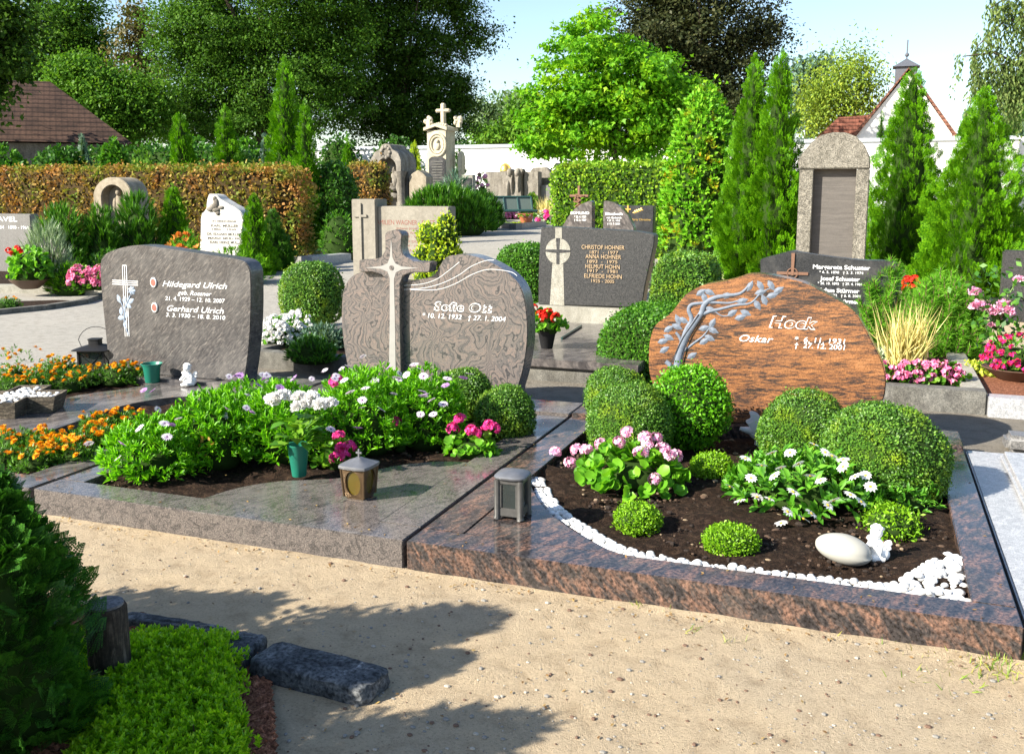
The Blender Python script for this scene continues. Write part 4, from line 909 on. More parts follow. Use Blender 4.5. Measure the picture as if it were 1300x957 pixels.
# --- angel figures
def angel(t, s, crouch=True):
    b = MB(); k = s
    b.ell((0, 0, .035 * k), (.055 * k, .045 * k, .04 * k), 18, 12); b.ell((-.012 * k, -.005 * k, .07 * k), (.036 * k, .032 * k, .045 * k), 16, 12)
    b.tube([(-.03 * k, -.02 * k, .085 * k), (-.052 * k, -.045 * k, .055 * k), (-.02 * k, -.05 * k, .085 * k)], [.014 * k, .012 * k, .010 * k], 10)
    b.tube([(.02 * k, -.02 * k, .085 * k), (.03 * k, -.048 * k, .055 * k), (-.005 * k, -.048 * k, .09 * k)], [.014 * k, .012 * k, .010 * k], 10)
    b.tube([(.03 * k, -.01 * k, .02 * k), (.0, -.055 * k, .022 * k), (-.05 * k, -.05 * k, .012 * k)], [.022 * k, .018 * k, .011 * k], 10)
    b.tube([(-.01 * k, 0, .10 * k), (-.012 * k, -.01 * k, .12 * k)], .014 * k, 10)
    b.build('body', M['white_fig'], t, smooth=True, loc=(0, 0, 0))
    hd = MB().ell((-.012 * k, -.012 * k, .142 * k), (.030 * k, .031 * k, .033 * k), 20, 14)
    hd.ell((-.016 * k, -.044 * k, .138 * k), (.005 * k, .006 * k, .006 * k), 8, 6); hd.ell((-.003 * k, -.037 * k, .146 * k), (.006 * k, .004 * k, .004 * k), 8, 6); hd.ell((-.027 * k, -.036 * k, .146 * k), (.006 * k, .004 * k, .004 * k), 8, 6); hd.ell((-.015 * k, -.040 * k, .127 * k), (.008 * k, .004 * k, .003 * k), 8, 6)
    hd.build('head', M['white_fig'], t, smooth=True, loc=(0, 0, 0))
    hr = MB(); rr = random.Random(3)
    for i in range(26):
        a = rr.uniform(0, 6.3); e = rr.uniform(.1, 1.5); d = Vector((math.cos(a) * math.cos(e), math.sin(a) * math.cos(e), math.sin(e)))
        if d.y < -.55 and d.z < .6: continue
        hr.ell(Vector((-.012 * k, -.008 * k, .146 * k)) + d * .03 * k, (.010 * k,) * 3, 8, 6)
    hr.build('hair', M['white_fig'], t, smooth=True, loc=(0, 0, 0))
    for s_ in (-1, 1):
        o = catmull([(.005, .06), (.03, .10), (.06, .115), (.075, .10), (.066, .085), (.07, .07), (.055, .062), (.05, .045), (.025, .04)], 4)
        wv = MB().prism([(x * k, z * k) for x, z in o], -.006 * k, .006 * k); R = Matrix.Rotation(-.5 if s_ > 0 else PI + .5, 3, 'Z'); wv.v = [tuple(R @ Vector(v) + Vector((0, .03 * k, 0))) for v in wv.v]
        wv.build('wing', M['white_fig'], t, bevel=.002, loc=(0, 0, 0))
g = G(236, 491, .1275); t = thing('angel_figurine', 'white crouching angel figurine on the polished slab', 'angel figurine', (g.x, g.y + .05, .129), .25); angel(t, .98)
g = G(1112, 716, .09); t = thing('angel_figurine', 'white angel figurine leaning on the pale egg-shaped stone', 'angel figurine', (g.x + .01, g.y + .07, .085), -.5); angel(t, .86)
g = G(1072, 716, .09); mb = MB().ell((0, 0, 0), (.120, .078, .062), 32, 20, disp=lambda d: -.10 * max(0, d.x) * (1 if d.z > 0 else .2) + .02 * math.sin(3 * d.x)); o = mb.build('memorial_stone', M['egg'], None, smooth=True, loc=(g.x - .005, g.y + .05, .138)); o.rotation_euler = (0, .12, -.1)
tag(o, 'smooth pale egg-shaped stone lying before the white angel', 'memorial stone')
# --- dove
g = A(967, 545, 5.95); t = thing('dove_figurine', 'small white dove figurine at the foot of the orange stone', 'dove figurine', (g.x, 5.93, .09), .3)
mb = MB().ell((0, 0, .075), (.075, .045, .048), 18, 12).tube([(.05, 0, .09), (.075, 0, .125), (.07, 0, .15)], [.032, .024, .022], 12).ell((.067, 0, .163), (.027, .024, .025), 14, 10).tube([(.085, 0, .163), (.108, 0, .157)], [.010, .001], 8).tube([(-.05, 0, .085), (-.13, 0, .10)], [.03, .012], 10).lathe([(.04, 0), (.035, .04)], n=12)
mb.build('body', M['grey_fig'], t, smooth=True, loc=(0, 0, 0))
for s_ in (-1, 1): 
    wv = MB().prism([(x, z) for x, z in catmull([(.04, .08), (.03, .12), (-.02, .19), (-.07, .2), (-.06, .16), (-.09, .14), (-.06, .1), (-.02, .07)], 3)], s_ * .04 - .005, s_ * .04 + .005); wv.build('wing', M['grey_fig'], t, bevel=.002, loc=(0, 0, 0))
# --- cross shaped basket
g = G(-4, 530, .1275); t = thing('cross_planter', 'cross-shaped wicker planter with white stones on the polished slab', 'planter', (g.x - .05, g.y + .22, .1285), .42)
def plus(a, b): return [(-b, -a), (b, -a), (b, -b), (a, -b), (a, b), (b, b), (b, a), (-b, a), (-b, b), (-a, b), (-a, -b), (-b, -b)]
def plusmesh(a0, b0, a1, b1, h0, h1):
    p0, p1 = plus(a0, b0), plus(a1, b1); n = 12
    return MB().add([(x, y, h0) for x, y in p0] + [(x, y, h1) for x, y in p1], [(i, (i + 1) % n, (i + 1) % n + n, i + n) for i in range(n)] + [tuple(range(n - 1, -1, -1))])
M['wicker'] = granite('dark_wicker', [(.3, (.03, .024, .018)), (.55, (.10, .08, .055)), (.7, (.30, .25, .18))], 14, (1, 1, 6), rough=.8, speck=.6, sscale=90, bump=1)
mb = plusmesh(.27, .095, .30, .115, 0, .115); q = plusmesh(.25, .085, .285, .10, .03, .113); o = len(mb.v); mb.add(q.v, q.f); mb.add([], []); n = 12
mb.f += [(12 + i, 12 + (i + 1) % n, o + 12 + (i + 1) % n, o + 12 + i) for i in range(n)]; mb.m += [0] * n
mb.build('basket', M['wicker'], t, loc=(0, 0, 0))
pm = MB(); rr = random.Random(2)
for i in range(130):
    a, b = rr.uniform(-.25, .25), rr.uniform(-.075, .075); x, y = (a, b) if i % 2 else (b, a); pm.ell((x, y, .09 + rr.uniform(0, .02)), (.017, .014, .011), 8, 5)
tag(pm.build('white_stones', M['pebble'], t, smooth=True, loc=(0, 0, 0)), kind='stuff')
# --- white pebbles along the curve
PEB = []
for i in range(5):
    PEB.append(MB().ell((0, 0, 0), (.021, .016, .012), 12, 8, disp=lump(30 + i, .12, 1.6)).mesh('white_pebble', M['pebble'], smooth=True))
lab = 'white marble pebble in the curved edging of the dark soil bed'; GP = 'white pebbles edging the bed'
PEBN = []
def pebble(p, lvl=0):
    PEBN.append((depth(p), p, lvl))
def place_pebble(p, lvl):
    o = put('white_pebble', random.choice(PEB), None, (p[0], p[1], .098 + .014 * max(lvl, 0) + random.uniform(-.004, .004)), (random.uniform(-.4, .4), random.uniform(-.4, .4), random.random() * 6), random.uniform(.75, 1.25) * (1.2 if lvl < 0 else 1)); tag(o, lab, 'pebble', GP)
line = [Vector(q) for q in catmull([G2(669, 606, .1), G2(686, 637, .1), G2(706, 657, .1), G2(738, 679, .1), G2(778, 700, .1), G2(822, 712, .1), G2(868, 720, .1), G2(950, 730, .1), G2(1040, 741, .1), G2(1130, 753, .1), G2(1222, 764, .1)], 24, False)]
acc = 0.0; k = 0
line = [Vector((min(p.x, .40), max(p.y, 3.80))) for p in line if p.x < .24]
for a, b in zip(line[:-1], line[1:]):
    acc += (b - a).length
    if acc > .027:
        acc = 0; d = (b - a).normalized(); nrm = Vector((-d.y, d.x)); k += 1
        for off in (.014, .042, .07): pebble(b + nrm * (off + random.uniform(-.008, .008)) + d * random.uniform(-.01, .01), 0)
for i in range(190):
    u, v_ = random.random(), random.random()
    y = 3.81 + .50 * u; wd = .27 * (1 - u) ** .7 + .035; x = .425 - wd * (1 - v_); pebble((x + .015 * math.sin(u * 17), y), 0 if i % 4 else 1)
PEBN.sort(key=lambda q: q[0])
for _, p, l in PEBN[:300]: place_pebble(p, l)
pm = MB(); rr = random.Random(9)
for _, p, l in PEBN[300:]: k = rr.uniform(.8, 1.2); pm.ell((p[0], p[1], .099), (.019 * k, .015 * k, .012), 10, 6)
if PEBN[300:]: tag(pm.build('white_pebbles', M['pebble'], None, smooth=True), kind='stuff')
# crumbs of earth, bark and fallen petals in the beds
mb = MB(); rr = random.Random(17)
for i in range(2600):
    bed = rr.random()
    x, y, z0 = (rr.uniform(-1.62, .42), rr.uniform(3.85, 6.0), .088) if bed < .7 else (rr.uniform(-3.78, -2.1), rr.uniform(3.82, 5.9), .093)
    if bed < .7 and y < 4.75 and x < -.55 - (y - 3.9) * 1.25: continue
    if bed >= .7 and y < 4.45 and x > -3.45: continue
    k = rr.choice([.004, .005, .006, .008, .011]) * rr.uniform(.7, 1.3); mb.ell((x, y, z0 + rr.uniform(-.006, .006)), (k * rr.uniform(.8, 1.9), k * rr.uniform(.7, 1.2), k * .8), 6, 4, rr.choice([0, 0, 0, 1, 1, 2]))
tag(mb.build('soil_crumbs', [plain('dark_crumb', (.02, .012, .008), .95), plain('brown_crumb', (.075, .045, .028), .95), plain('pale_bark_crumb', (.22, .16, .10), .9)]), kind='stuff')
# ================================================================== second row and what stands behind
def block(name, label, cat, x0, x1, y0, y1, z0, z1, mat, leaf, dens=1.0, core='core', group=None, rnd=.12, jit=.012, seed=0, tilt=.7, p=7.0, asp=.62):
    """clipped block hedge with softly rounded edges"""
    cx, cy = (x0 + x1) / 2, (y0 + y1) / 2; rx, ry, rz = (x1 - x0) / 2, (y1 - y0) / 2, (z1 - z0)
    mk = lambda k, nu, nv: MB().ell((0, 0, 0), (rx * k, ry * k, rz * k), nu, nv, p=p)
    mb = mk(1, 64, 28); L = lump(seed, .012 * 1, 2.0)
    mb.v = [(x * (1 + L(Vector((x, y, z)))), y * (1 + L(Vector((y, z, x)))), max(z, -.02) * (1 + L(Vector((z, x, y))))) for x, y, z in mb.v]
    co_ = mk(.965, 40, 16); co_.v = [(x, y, max(z, 0)) for x, y, z in co_.v]
    area = (4 * rx + 4 * ry) * rz + 4 * rx * ry
    lf = LF().core(co_, 1); n = int(area / (leaf * leaf * asp * .5) * 1.2 * dens)
    clip_leaves(lf, mb, n, leaf, 0, RHOMB, jit, tilt, asp, up=.1)
    V = lf.V
    return tag(lf.build(name, [mat, M[core]], None, (cx, cy, z0)), label, cat, group)
def cone_tree(name, label, px_, hw, ytop, D, mat, group=None, seed=0, spray=.2, dens=1.0, yb=None, fat=.75, trunk=True, T=FAN2, cat='conifer', low=.0, lean=0):
    """arborvitae: a pointed column of upright sprays"""
    b = SG(px_, D); top = S(px_, ytop, D).z; H = top - b.z; R = hw * mpp(D)
    t = thing(name, label, cat, b, 0, group)
    prof = lambda u: R * (min(1, (u + .06) / .2) ** .5) * (1 - u) ** fat * (1.22 - .1 * u) * (1 if u < .97 else .6)
    rr = np.random.default_rng(seed); lump_ = lump(seed, .25, 3.0)
    area = 2 * PI * R * .62 * H; n = int(area / (spray * spray * .42) * 5.2 * dens)
    u = rr.random(n * 3); keep = rr.random(n * 3) < np.array([prof(x) for x in u]) / (R * 1.1); u = u[keep][:n]; n = len(u); a = rr.random(n) * 2 * PI
    rad = np.array([prof(x) * (1 + lump_(Vector((math.cos(q) * 1.3, math.sin(q) * 1.3, x * H / R * 1.2)))) for x, q in zip(u, a)]) * (1.02 - .42 * rr.random(n) ** 2.0)
    P = np.stack([rad * np.cos(a) + lean * u * H, rad * np.sin(a), low + u * (H - low)], 1)
    o = np.stack([np.cos(a), np.sin(a), np.zeros(n)], 1)
    D_ = o * (.55 + .4 * rr.random((n, 1))) + np.array([0, 0, 1.0]) + rr.normal(size=(n, 3)) * .22
    N_ = np.cross(o, [0, 0, 1.0]) + rr.normal(size=(n, 3)) * .5
    s_ = spray * (.55 + .7 * rr.random(n)) * (1 - .35 * u)
    lf = LF().add(T, P - unit(D_) * s_[:, None] * .6, D_, N_, s_, s_ * 1.0, 0)
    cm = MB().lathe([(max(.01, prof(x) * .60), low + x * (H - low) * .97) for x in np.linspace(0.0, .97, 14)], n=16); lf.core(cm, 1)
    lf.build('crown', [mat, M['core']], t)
    if trunk: MB().tube([(0, 0, -.05), (0, 0, H * .5)], [R * .12 + .02, .02], 8).build('trunk', M['bark'], t, loc=(0, 0, 0))
    return t
def mound(name, label, cat, x0, x1, ytop, D, mat, n, per, L, W, T=BLADE, spread=.7, group=None, zb=None, ry=.8, up=.6, core=.7, flowers=None, flm=None, fsize=1.0, seed=0, scat=.3, droop=.05, fn=0, flname='flower', rzs=1.0):
    """shrub or bedding plant measured in the photo by its width and its top"""
    c = SG((x0 + x1) / 2, D) if zb is None else None
    c = c if c is not None else Vector((*S((x0 + x1) / 2, 239, D).xy, zb))
    rx = (x1 - x0) / 2 * mpp(D); rz = (S((x0 + x1) / 2, ytop, D).z - c.z) / 1.25 * rzs
    r = (rx, rx * ry, rz); fl = []
    if flowers:
        fl = [(flm[i % len(flm)], on_dome(x, y, c, r, 1.08)) for i, (x, y) in enumerate(flowers)]
    for i in range(fn):
        d = rdir(1)[0]; d[2] = abs(d[2]) * .9 + .1; d[1] = -abs(d[1]) if random.random() < .75 else d[1]; d /= np.linalg.norm(d)
        fl.append((flm[i % len(flm)], c + Vector((d[0] * r[0], d[1] * r[1], r[2] * .25 + d[2] * r[2])) * 1.0))
    return leafy(name, label, cat, c, r, mat, n, per, L, W, T, spread, group, fl, flname, droop=droop, core=core, stems=False, scat=scat, up=up)
def kerbline(name, label, pts, wdt, z0, z1, mat, cat='kerb'):
    """kerb stones along ground points"""
    mb = MB()
    for a, b in zip(pts[:-1], pts[1:]):
        a = Vector(a[:2]); b = Vector(b[:2]); d = (b - a).normalized(); n = Vector((-d.y, d.x)) * wdt
        q = [a, b - d * .006, b - d * .006 + n, a + n]; mb.slab([(p.x, p.y) for p in q], z0, z1)
    return tag(mb.build(name, mat, None, bevel=.008), label, cat)

# ---- black lettered stone with pine, begonias (right)
t = thing('grave_border', 'weathered concrete kerb of the begonia bed behind the orange stone', 'grave border', (-.3, 8.8, 0))
MB().box(-1.5, .86, 7.68, 7.84, -.05, .175).build('front_kerb', M['concrete'], t, bevel=.01); MB().box(.70, .86, 7.842, 10.3, -.05, .172).build('side_kerb', M['concrete_lt'], t, bevel=.008)
soil_patch('soil', rect(-1.45, .72, 7.8, 10.3), .12, M['soil'], step=.12, seed=21)
YS = 9.9
t = thing('headstone', 'black headstone lettered in white with a thin ringed metal cross', 'headstone', (-.4, YS, .12))
ol = foot(catmull(px([(25, 700), (38, 250), (36, 150), (50, 130), (180, 93), (290, 64), (330, 60), (400, 74), (600, 104), (900, 138), (1150, 146), (1210, 158), (1237, 195), (1232, 300), (1210, 700)], 6.842, 960, 310, YS), 4, False), .12)
MB().prism(ol, YS, YS + .16).build('stone', M['gr_black'], t, bevel=.008); 
for s_, a, b, y, c in [('Margareta Schuster', 1032, 1104.7, 341, 5.2), ('* 6. 5. 1890   † 3. 3. 1974', 1040, 1096, 346.8, 3.2), ('Josef Schuster', 1041, 1091.5, 355.8, 5.2), ('* 20. 10. 1895   † 29. 4. 1981', 1038, 1094, 361, 3.2), ('Adam Stürmer', 1039, 1091, 370.5, 5.2), ('* 8. 3. 1922   † 6. 8. 2001', 1038, 1092, 375.8, 3.2), ('Stürmer', 1064, 1091, 384.8, 5.2)]:
    inscribe(t, s_, a, b, y, c, YS, M['letters_white'], 0, .018 if c > 4 else .004)
c0 = AX(1006, 347, YS); cm = MB()
cm.prism([(c0[0] - .012, c0[1] - .02), (c0[0] + .012, c0[1] - .02), (c0[0] + .017, c0[1] + .20), (c0[0] - .017, c0[1] + .20)], YS - .014, YS - .002)
cm.prism([(c0[0] - .15, c0[1] - .014), (c0[0] + .15, c0[1] - .014), (c0[0] + .15, c0[1] + .014), (c0[0] - .15, c0[1] + .014)], YS - .012, YS - .003)
cm.tube([(c0[0] + .05 * math.cos(a), YS - .01, c0[1] + .05 * math.sin(a)) for a in np.linspace(0, 2 * PI, 21)], .006, 6); cm.build('metal_cross', M['rust'], t)
FL_BEG = [head_mesh('begonia_bloom', .022, 5, 5, M['p_begonia'], .022) for _ in range(3)]
FL_ROSE = [carn_mesh('rose_bloom', .075, M['p_pink']) for _ in range(2)]
for i, x in enumerate((1128, 1148, 1168, 1188, 1206)):
    g = G(x, 489, .15); f = []
    for k in range(18):
        d = rdir(1)[0]; d[2] = abs(d[2]) * .8 + .15; d[1] = -abs(d[1]) if k % 4 else d[1]; f.append((FL_BEG[k % 3], Vector((g.x + d[0] * .12, g.y + .12 + d[1] * .11, .15 + d[2] * .17))))
    leafy('begonia', 'pink begonia in the dense row on the weathered concrete kerb', 'begonia', (g.x, g.y + .12, .13), (.13, .12, .14), M['l_gerad'], 50, 3, .04, .04, ROUND, 1.0, 'pink begonias in a row', f, 'bloom', stems=False)
def grass(name, label, c, n, L, W, mat, spread=.35, cat='grass'):
    lf = LF(); P = np.array(c) * 0 + RNG.normal(size=(n, 3)) * [.07, .05, 0]; D = np.stack([RNG.normal(size=n) * spread, RNG.normal(size=n) * spread, np.ones(n)], 1)
    lf.add(BLADE, P, D, rdir(n), L * (.55 + .5 * RNG.random(n)), W, 0); return tag(lf.build(name, mat, None, c), label, cat)
g = G(1148, 466, .14); grass('ornamental_grass', 'tuft of dry straw-coloured ornamental grass behind the pink begonias', (g.x, g.y + .12, .12), 230, .62, .012, M['l_straw'])
mound('silver_plant', 'low silvery plant between straw grass and begonias', 'plant', 1118, 1165, 448, 8.5, M['l_silver'], 60, 6, .08, .012, BLADE, .9, zb=.12, ry=.5)
def pine(label, x0, x1, ytop, D, zb, n, seed):
    c = Vector((*S((x0 + x1) / 2, 239, D).xy, zb)); rx = (x1 - x0) / 2 * mpp(D); rz = S((x0 + x1) / 2, ytop, D).z - zb
    t = thing('mountain_pine', label, 'pine', c, 0, 'mountain pines behind the begonias')
    P, Dr = dome(n, (0, 0, rz * .12), (rx, rx * .8, rz * .9), .5, -.05); Dr = unit(Dr * .55 + np.array([0, 0, 1.0]) + RNG.normal(size=P.shape) * .18)
    lf = LF(); L = .26
    for k in range(24):      # bottle-brush shoots
        B = P - Dr * (L * (k / 24.0)); R = rdir(len(P)); d = Dr * .75 + R * .75
        lf.add(NEEDLE, np.repeat(B, 6, 0), np.repeat(Dr, 6, 0) * .75 + rdir(len(P) * 6) * .75, rdir(len(P) * 6), .085, .008, 0)
    st_ = MB()
    for p, d in zip(P, Dr): st_.tube([Vector(p) - Vector(d) * .5, Vector(p) + Vector(d) * .03], [.012, .006], 5)
    lf.build('needles', M['l_pine'], t); st_.build('twigs', M['stem_brown'], t, loc=(0, 0, 0))
    cm = MB().ell((0, 0, 0), (rx * .6, rx * .5, rz * .62), 12, 8); cm.v = [(x, y, max(0, z)) for x, y, z in cm.v]; cm.build('inner_growth', M['core'], t, loc=(0, 0, 0))
pine('upright bushy mountain pine in front of the black lettered stone', 1090, 1168, 325, 9.3, .1, 210, 1)
pine('broad mountain pine between straw grass and pink rose', 1150, 1262, 345, 8.9, .1, 330, 2)
mound('orange_flowers', 'orange-red blooms rising behind the mountain pines', 'flowering plant', 1155, 1180, 352, 10.6, M['l_gera'], 40, 4, .05, .02, RHOMB, .9, fn=9, flm=FL_RED, zb=.5, ry=.6)
# ---- right edge bed
kerbline('kerb', 'light granite kerb of the mulched bed at the right edge', [(.865, 7.62), (3.2, 7.62)], .16, -.05, .15, M['gr_light'])
tag(MB().box(.862, 3.2, 7.78, 10.4, -.05, .11).build('mulch', M['mulch']), kind='structure')
g = G(1292, 486, .11); t = thing('flower_bowl', 'brown bowl planted with red and violet flowers at the right edge', 'flower bowl', (g.x, g.y + .15, .11))
MB().lathe([(.12, 0), (.13, .006), (.24, .085), (.26, .10), (.25, .105), (.22, .08), (.0005, .07)], n=32).build('bowl', M['bowl_brown'], t, smooth=True, loc=(0, 0, 0))
FL_FU = [head_mesh('fuchsia_bloom', .016, 4, 5, M['p_fuchsia'], .020) for _ in range(3)]
f = []
for k in range(85):
    d = rdir(1)[0]; d[2] = abs(d[2]); d[1] = -abs(d[1]) if k % 3 else d[1]; f.append((FL_FU[k % 3], Vector((g.x + d[0] * .27, g.y + .15 + d[1] * .25, .22 + d[2] * .26))))
leafy('fuchsia_plant', 'bushy plant full of small red and violet blooms in the brown bowl', 'flowering plant', (g.x, g.y + .15, .19), (.27, .25, .23), M['l_gerad'], 150, 4, .035, .02, RHOMB, 1.0, None, f, 'bloom', stems=False)
g = G(1243, 472, .11)
leafy('ground_cover', 'pale yellow-green ground cover beside the brown flower bowl', 'ground cover', (g.x, g.y, .10), (.22, .26, .07), M['l_lime'], 260, 4, .03, .02, RHOMB, 1.1)
# rose
g = S(1270, 440, 8.5); t = thing('rose_bush', 'standard rose with clusters of pink blooms beside the mountain pine', 'rose', (g.x, g.y, .11))
mb = MB(); top = S(1266, 405, 8.5) - Vector(t.location); mb.tube([(0, 0, 0), (-.01, 0, top.z * .5), (top.x, top.y, top.z)], [.018, .016, .014], 8)
RB = [(1237, 370.6), (1242, 373), (1244, 391), (1250, 389), (1256, 392), (1265, 395), (1275, 388), (1280, 395), (1274, 400), (1267, 402), (1259.5, 414), (1293, 355), (1240, 388)]
LP = []
for i, (x, y) in enumerate(RB):
    q = S(x, y, 8.5 + random.uniform(-.08, .08)) - Vector(t.location); mb.tube([top, (top + q) / 2 + Vector((0, 0, .04)), q], [.008, .005, .004], 5); put('rose_bloom', FL_ROSE[i % 2], t, q, (.3, 0, i), random.uniform(.65, .9) if i not in (1, 10, 11) else .55)
    for _ in range(12): LP.append(list(q * random.random() + top * .0 + Vector((random.gauss(0, .09), random.gauss(0, .09), top.z * .25 + random.gauss(0, .08)))))
for k in range(130): q = S(random.uniform(1228, 1312), random.uniform(338, 425), 8.5) - Vector(t.location); LP.append([q.x + random.gauss(0, .05), q.y + random.gauss(0, .15), q.z])
mb.build('stems', M['stem'], t, loc=(0, 0, 0)); LP = np.array(LP); LF().add(RHOMB, LP, rdir(len(LP)), rdir(len(LP)) + [0, 0, 1.], .075, .045).build('leaves', M['l_rosel'], t)
q = S(1274, 330, 12); t = thing('headstone', 'dark headstone cut by the right edge of the photo behind the rose', 'headstone', (q.x + .4, q.y, 0)); t.rotation_euler.z = 0
MB().box(q.x, q.x + .9, q.y, q.y + .16, .25, S(1274, 318, 12).z).build('stone', M['gr_dark'], t, bevel=.02); MB().box(q.x - .1, q.x + 1.1, q.y - .08, q.y + .3, 0, .25).build('base', M['gr_black'], t, bevel=.01)

# ---- speckled family stone
ZS = .2
t = thing('grave_cover', 'dark granite cover slab with black edge before the speckled stone', 'grave cover', (-2.9, 8.8, 0))
MB().box(-3.55, -1.75, 7.72, 10.0, ZS - .07, ZS).build('slab', M['gr_slabgrey'], t, bevel=.006); MB().box(-3.5, -1.8, 7.76, 9.95, -.05, ZS - .072).build('footing', M['concrete'], t)
YC2 = 10.12; D2 = 10
t = thing('headstone', 'dark speckled broad headstone with pale ring cross and bronze lettering', 'headstone', (-2.8, YC2, ZS))
zp = A(740, 389, YC2).z
MB().box(A(676, 388, YC2).x, -1.75, YC2 - .10, YC2 + .38, 0, zp - .002).build('plinth', M['concrete_lt'], t, bevel=.008)
ol = px([(20, 960), (22, 700), (30, 500), (42, 355), (50, 350), (150, 348), (400, 360), (760, 382), (885, 402), (903, 415), (900, 470), (880, 570), (830, 800), (806, 960)], 5.981, 680, 230, YC2)
ol = [(x, max(z, zp)) for x, z in ol]
MB().prism(ol, YC2, YC2 + .2).build('stone', M['gr_dark'], t, bevel=.008)
cx_, cz_ = AX(708.4, 319, YC2); rr_ = 16.7 * mpp(depth((cx_, YC2)))
im = MB(); circ = [(cx_ + rr_ * math.cos(a), cz_ + rr_ * math.sin(a)) for a in np.linspace(0, 2 * PI, 33)[:-1]]; im.prism(circ, YC2 - .003, YC2)
zt_ = px([(150, 349), (200, 351)], 5.981, 680, 230, YC2); im.prism([(zt_[0][0], cz_ + rr_ * .98), (zt_[0][0], zt_[0][1] - .004), (zt_[1][0], zt_[1][1] - .004), (zt_[1][0], cz_ + rr_ * .98)], YC2 - .0028, YC2)
zb_ = px([(128, 630), (210, 630), (218, 938), (108, 935)], 5.981, 680, 230, YC2); im.prism([(zb_[0][0], cz_ - rr_ * .97), (zb_[1][0], cz_ - rr_ * .97), (zb_[2][0], zp + .002), (zb_[3][0], zp + .002)], YC2 - .0028, YC2)
im.build('ring_inlay', M['concrete_lt'], t)
sm = MB(); s4 = [(0, 1.02), (.10, .16), (1.02, 0), (.10, -.16), (0, -1.02), (-.10, -.16), (-1.02, 0), (-.10, .16)]
s4 = [(cx_ + rr_ * a, cz_ + rr_ * b) for a, b in [(-.16, 1.0), (.16, 1.0), (.10, .14), (1, .10), (1, -.05), (.12, -.14), (.12, -1.0), (-.12, -1.0), (-.12, -.14), (-1, -.05), (-1, .10), (-.10, .14)]]
sm.prism(s4, YC2 - .006, YC2 - .001); sm.build('star_cut', M['gr_dark'], t)
for s_, a, b, y, c in [('CHRISTOF HOHNER', 738.5, 793, 316, 5.2), ('1871  -  1977', 749, 785, 322, 4), ('ANNA HOHNER', 743.5, 788.7, 328, 5.2), ('1893  -  1975', 746, 784, 333.7, 4), ('HELMUT HOHN', 743.5, 787, 340.5, 5.2), ('1917  -  1981', 746, 784, 345.7, 4), ('ELFRIEDE HOHN', 742, 789.5, 352.5, 5.2), ('1925 - 2005', 751, 780, 358.4, 4)]:
    inscribe(t, s_, a, b, y, c, YC2, M['letters_bronze'], 0, 0.0, proud=.008)
g = G(692, 443, ZS); t = thing('flower_vase', 'dark conical vase of red geraniums on the granite cover slab', 'vase', (g.x, g.y + .05, ZS))
MB().lathe([(.05, 0), (.055, .01), (.085, .16), (.09, .165), (.08, .165), (.0005, .14)], n=24).build('vase_body', M['black_metal'], t, smooth=True, loc=(0, 0, 0))
leafy('geranium', 'red geranium in the dark vase beside the swirled stone', 'geranium', (g.x, g.y + .05, ZS + .14), (.19, .16, .17), M['l_gera'], 75, 3, .045, .045, ROUND, 1.0, None, [(FL_RED[i % 2], on_dome(x, y, (g.x, g.y + .05, ZS + .14), (.19, .16, .17), 1.25)) for i, (x, y) in enumerate([(690, 402), (695, 398), (705, 403), (677, 391), (686, 399)])], 'flower_head', stems=True)
a = G(713, 431, ZS); b = G(738, 415, ZS); tag(MB().tube([a + Vector((0, 0, .012)), b + Vector((0, 0, .012))], .011, 8).build('vase_spike', M['green_metal']), 'thin dark green spike lying on the granite cover slab', 'vase spike')
def blk(name, label, x0, x1, ytop, Yf, Yb, mat, leaf, zb=0.0, **k):
    a = A(x0, ytop, Yf); b = A(x1, ytop, Yf); return block(name, label, 'hedge', a.x, b.x, Yf, Yb, zb, a.z, mat, leaf, **k)
GH = 'clipped box hedge blocks around the speckled stone'
blk('clipped_hedge', 'tall clipped hedge block right of the speckled stone', 822, 905, 326, 9.6, 10.5, M['l_boxdull'], .026, group=GH, seed=3, p=5)
blk('clipped_hedge', 'low sloping clipped hedge between granite slab and orange stone', 748, 866, 402, 7.95, 9.6, M['l_box'], .026, group=GH, seed=4, p=4)
blk('clipped_hedge', 'clipped hedge block left of the speckled stone', 617, 686, 312, 10.4, 11.3, M['l_box'], .026, group=GH, seed=5, p=4)
# ---- quarter round stones
YE = 13.6
def quarter(label, pts, lines):
    c = px(pts, 5.981, 680, 230, YE); t = thing('headstone', label, 'headstone', (c[0][0], YE, gz(0, YE)))
    c = [(x, max(z, gz(0, YE))) for x, z in c]; MB().prism(c, YE, YE + .16).build('stone', M['gr_slabgrey'], t, bevel=.008)
    for s_, a, b, y, cp in lines: inscribe(t, s_, a, b, y, cp, YE, M['letters_white'], 0, .02)
    return t
quarter('quarter-round grey stone left of the rusty cross', [(180, 800), (180, 420), (205, 340), (240, 280), (290, 215), (350, 172), (415, 148), (430, 160), (430, 800)], [('EDMUND', 724.5, 748, 272, 3.2), ('* 28. 4. 1909', 729, 744, 276.5, 2.4), ('† 12. 2. 1989', 729, 744, 280.5, 2.4)])
quarter('quarter-round grey stone right of the rusty cross', [(505, 800), (515, 160), (525, 148), (590, 160), (650, 200), (700, 260), (740, 340), (755, 420), (755, 800)], [('Elisabeth', 768.5, 790.5, 273, 3.2), ('geb. Gerberich', 770, 789, 277.5, 2.2), ('* 17. 11. 1910', 771, 787, 281.3, 2.2), ('† 12. 9. 2001', 771, 787, 285.2, 2.2)])
q = A(735, 260, YE + .08); mb = MB(); mb.tube([(q.x, q.y, .0), (q.x, q.y, A(735, 236, YE).z)], .022, 6); mb.tube([(q.x - .14, q.y, A(735, 249, YE).z), (q.x + .14, q.y, A(735, 249, YE).z)], .02, 6)
rr = random.Random(8)
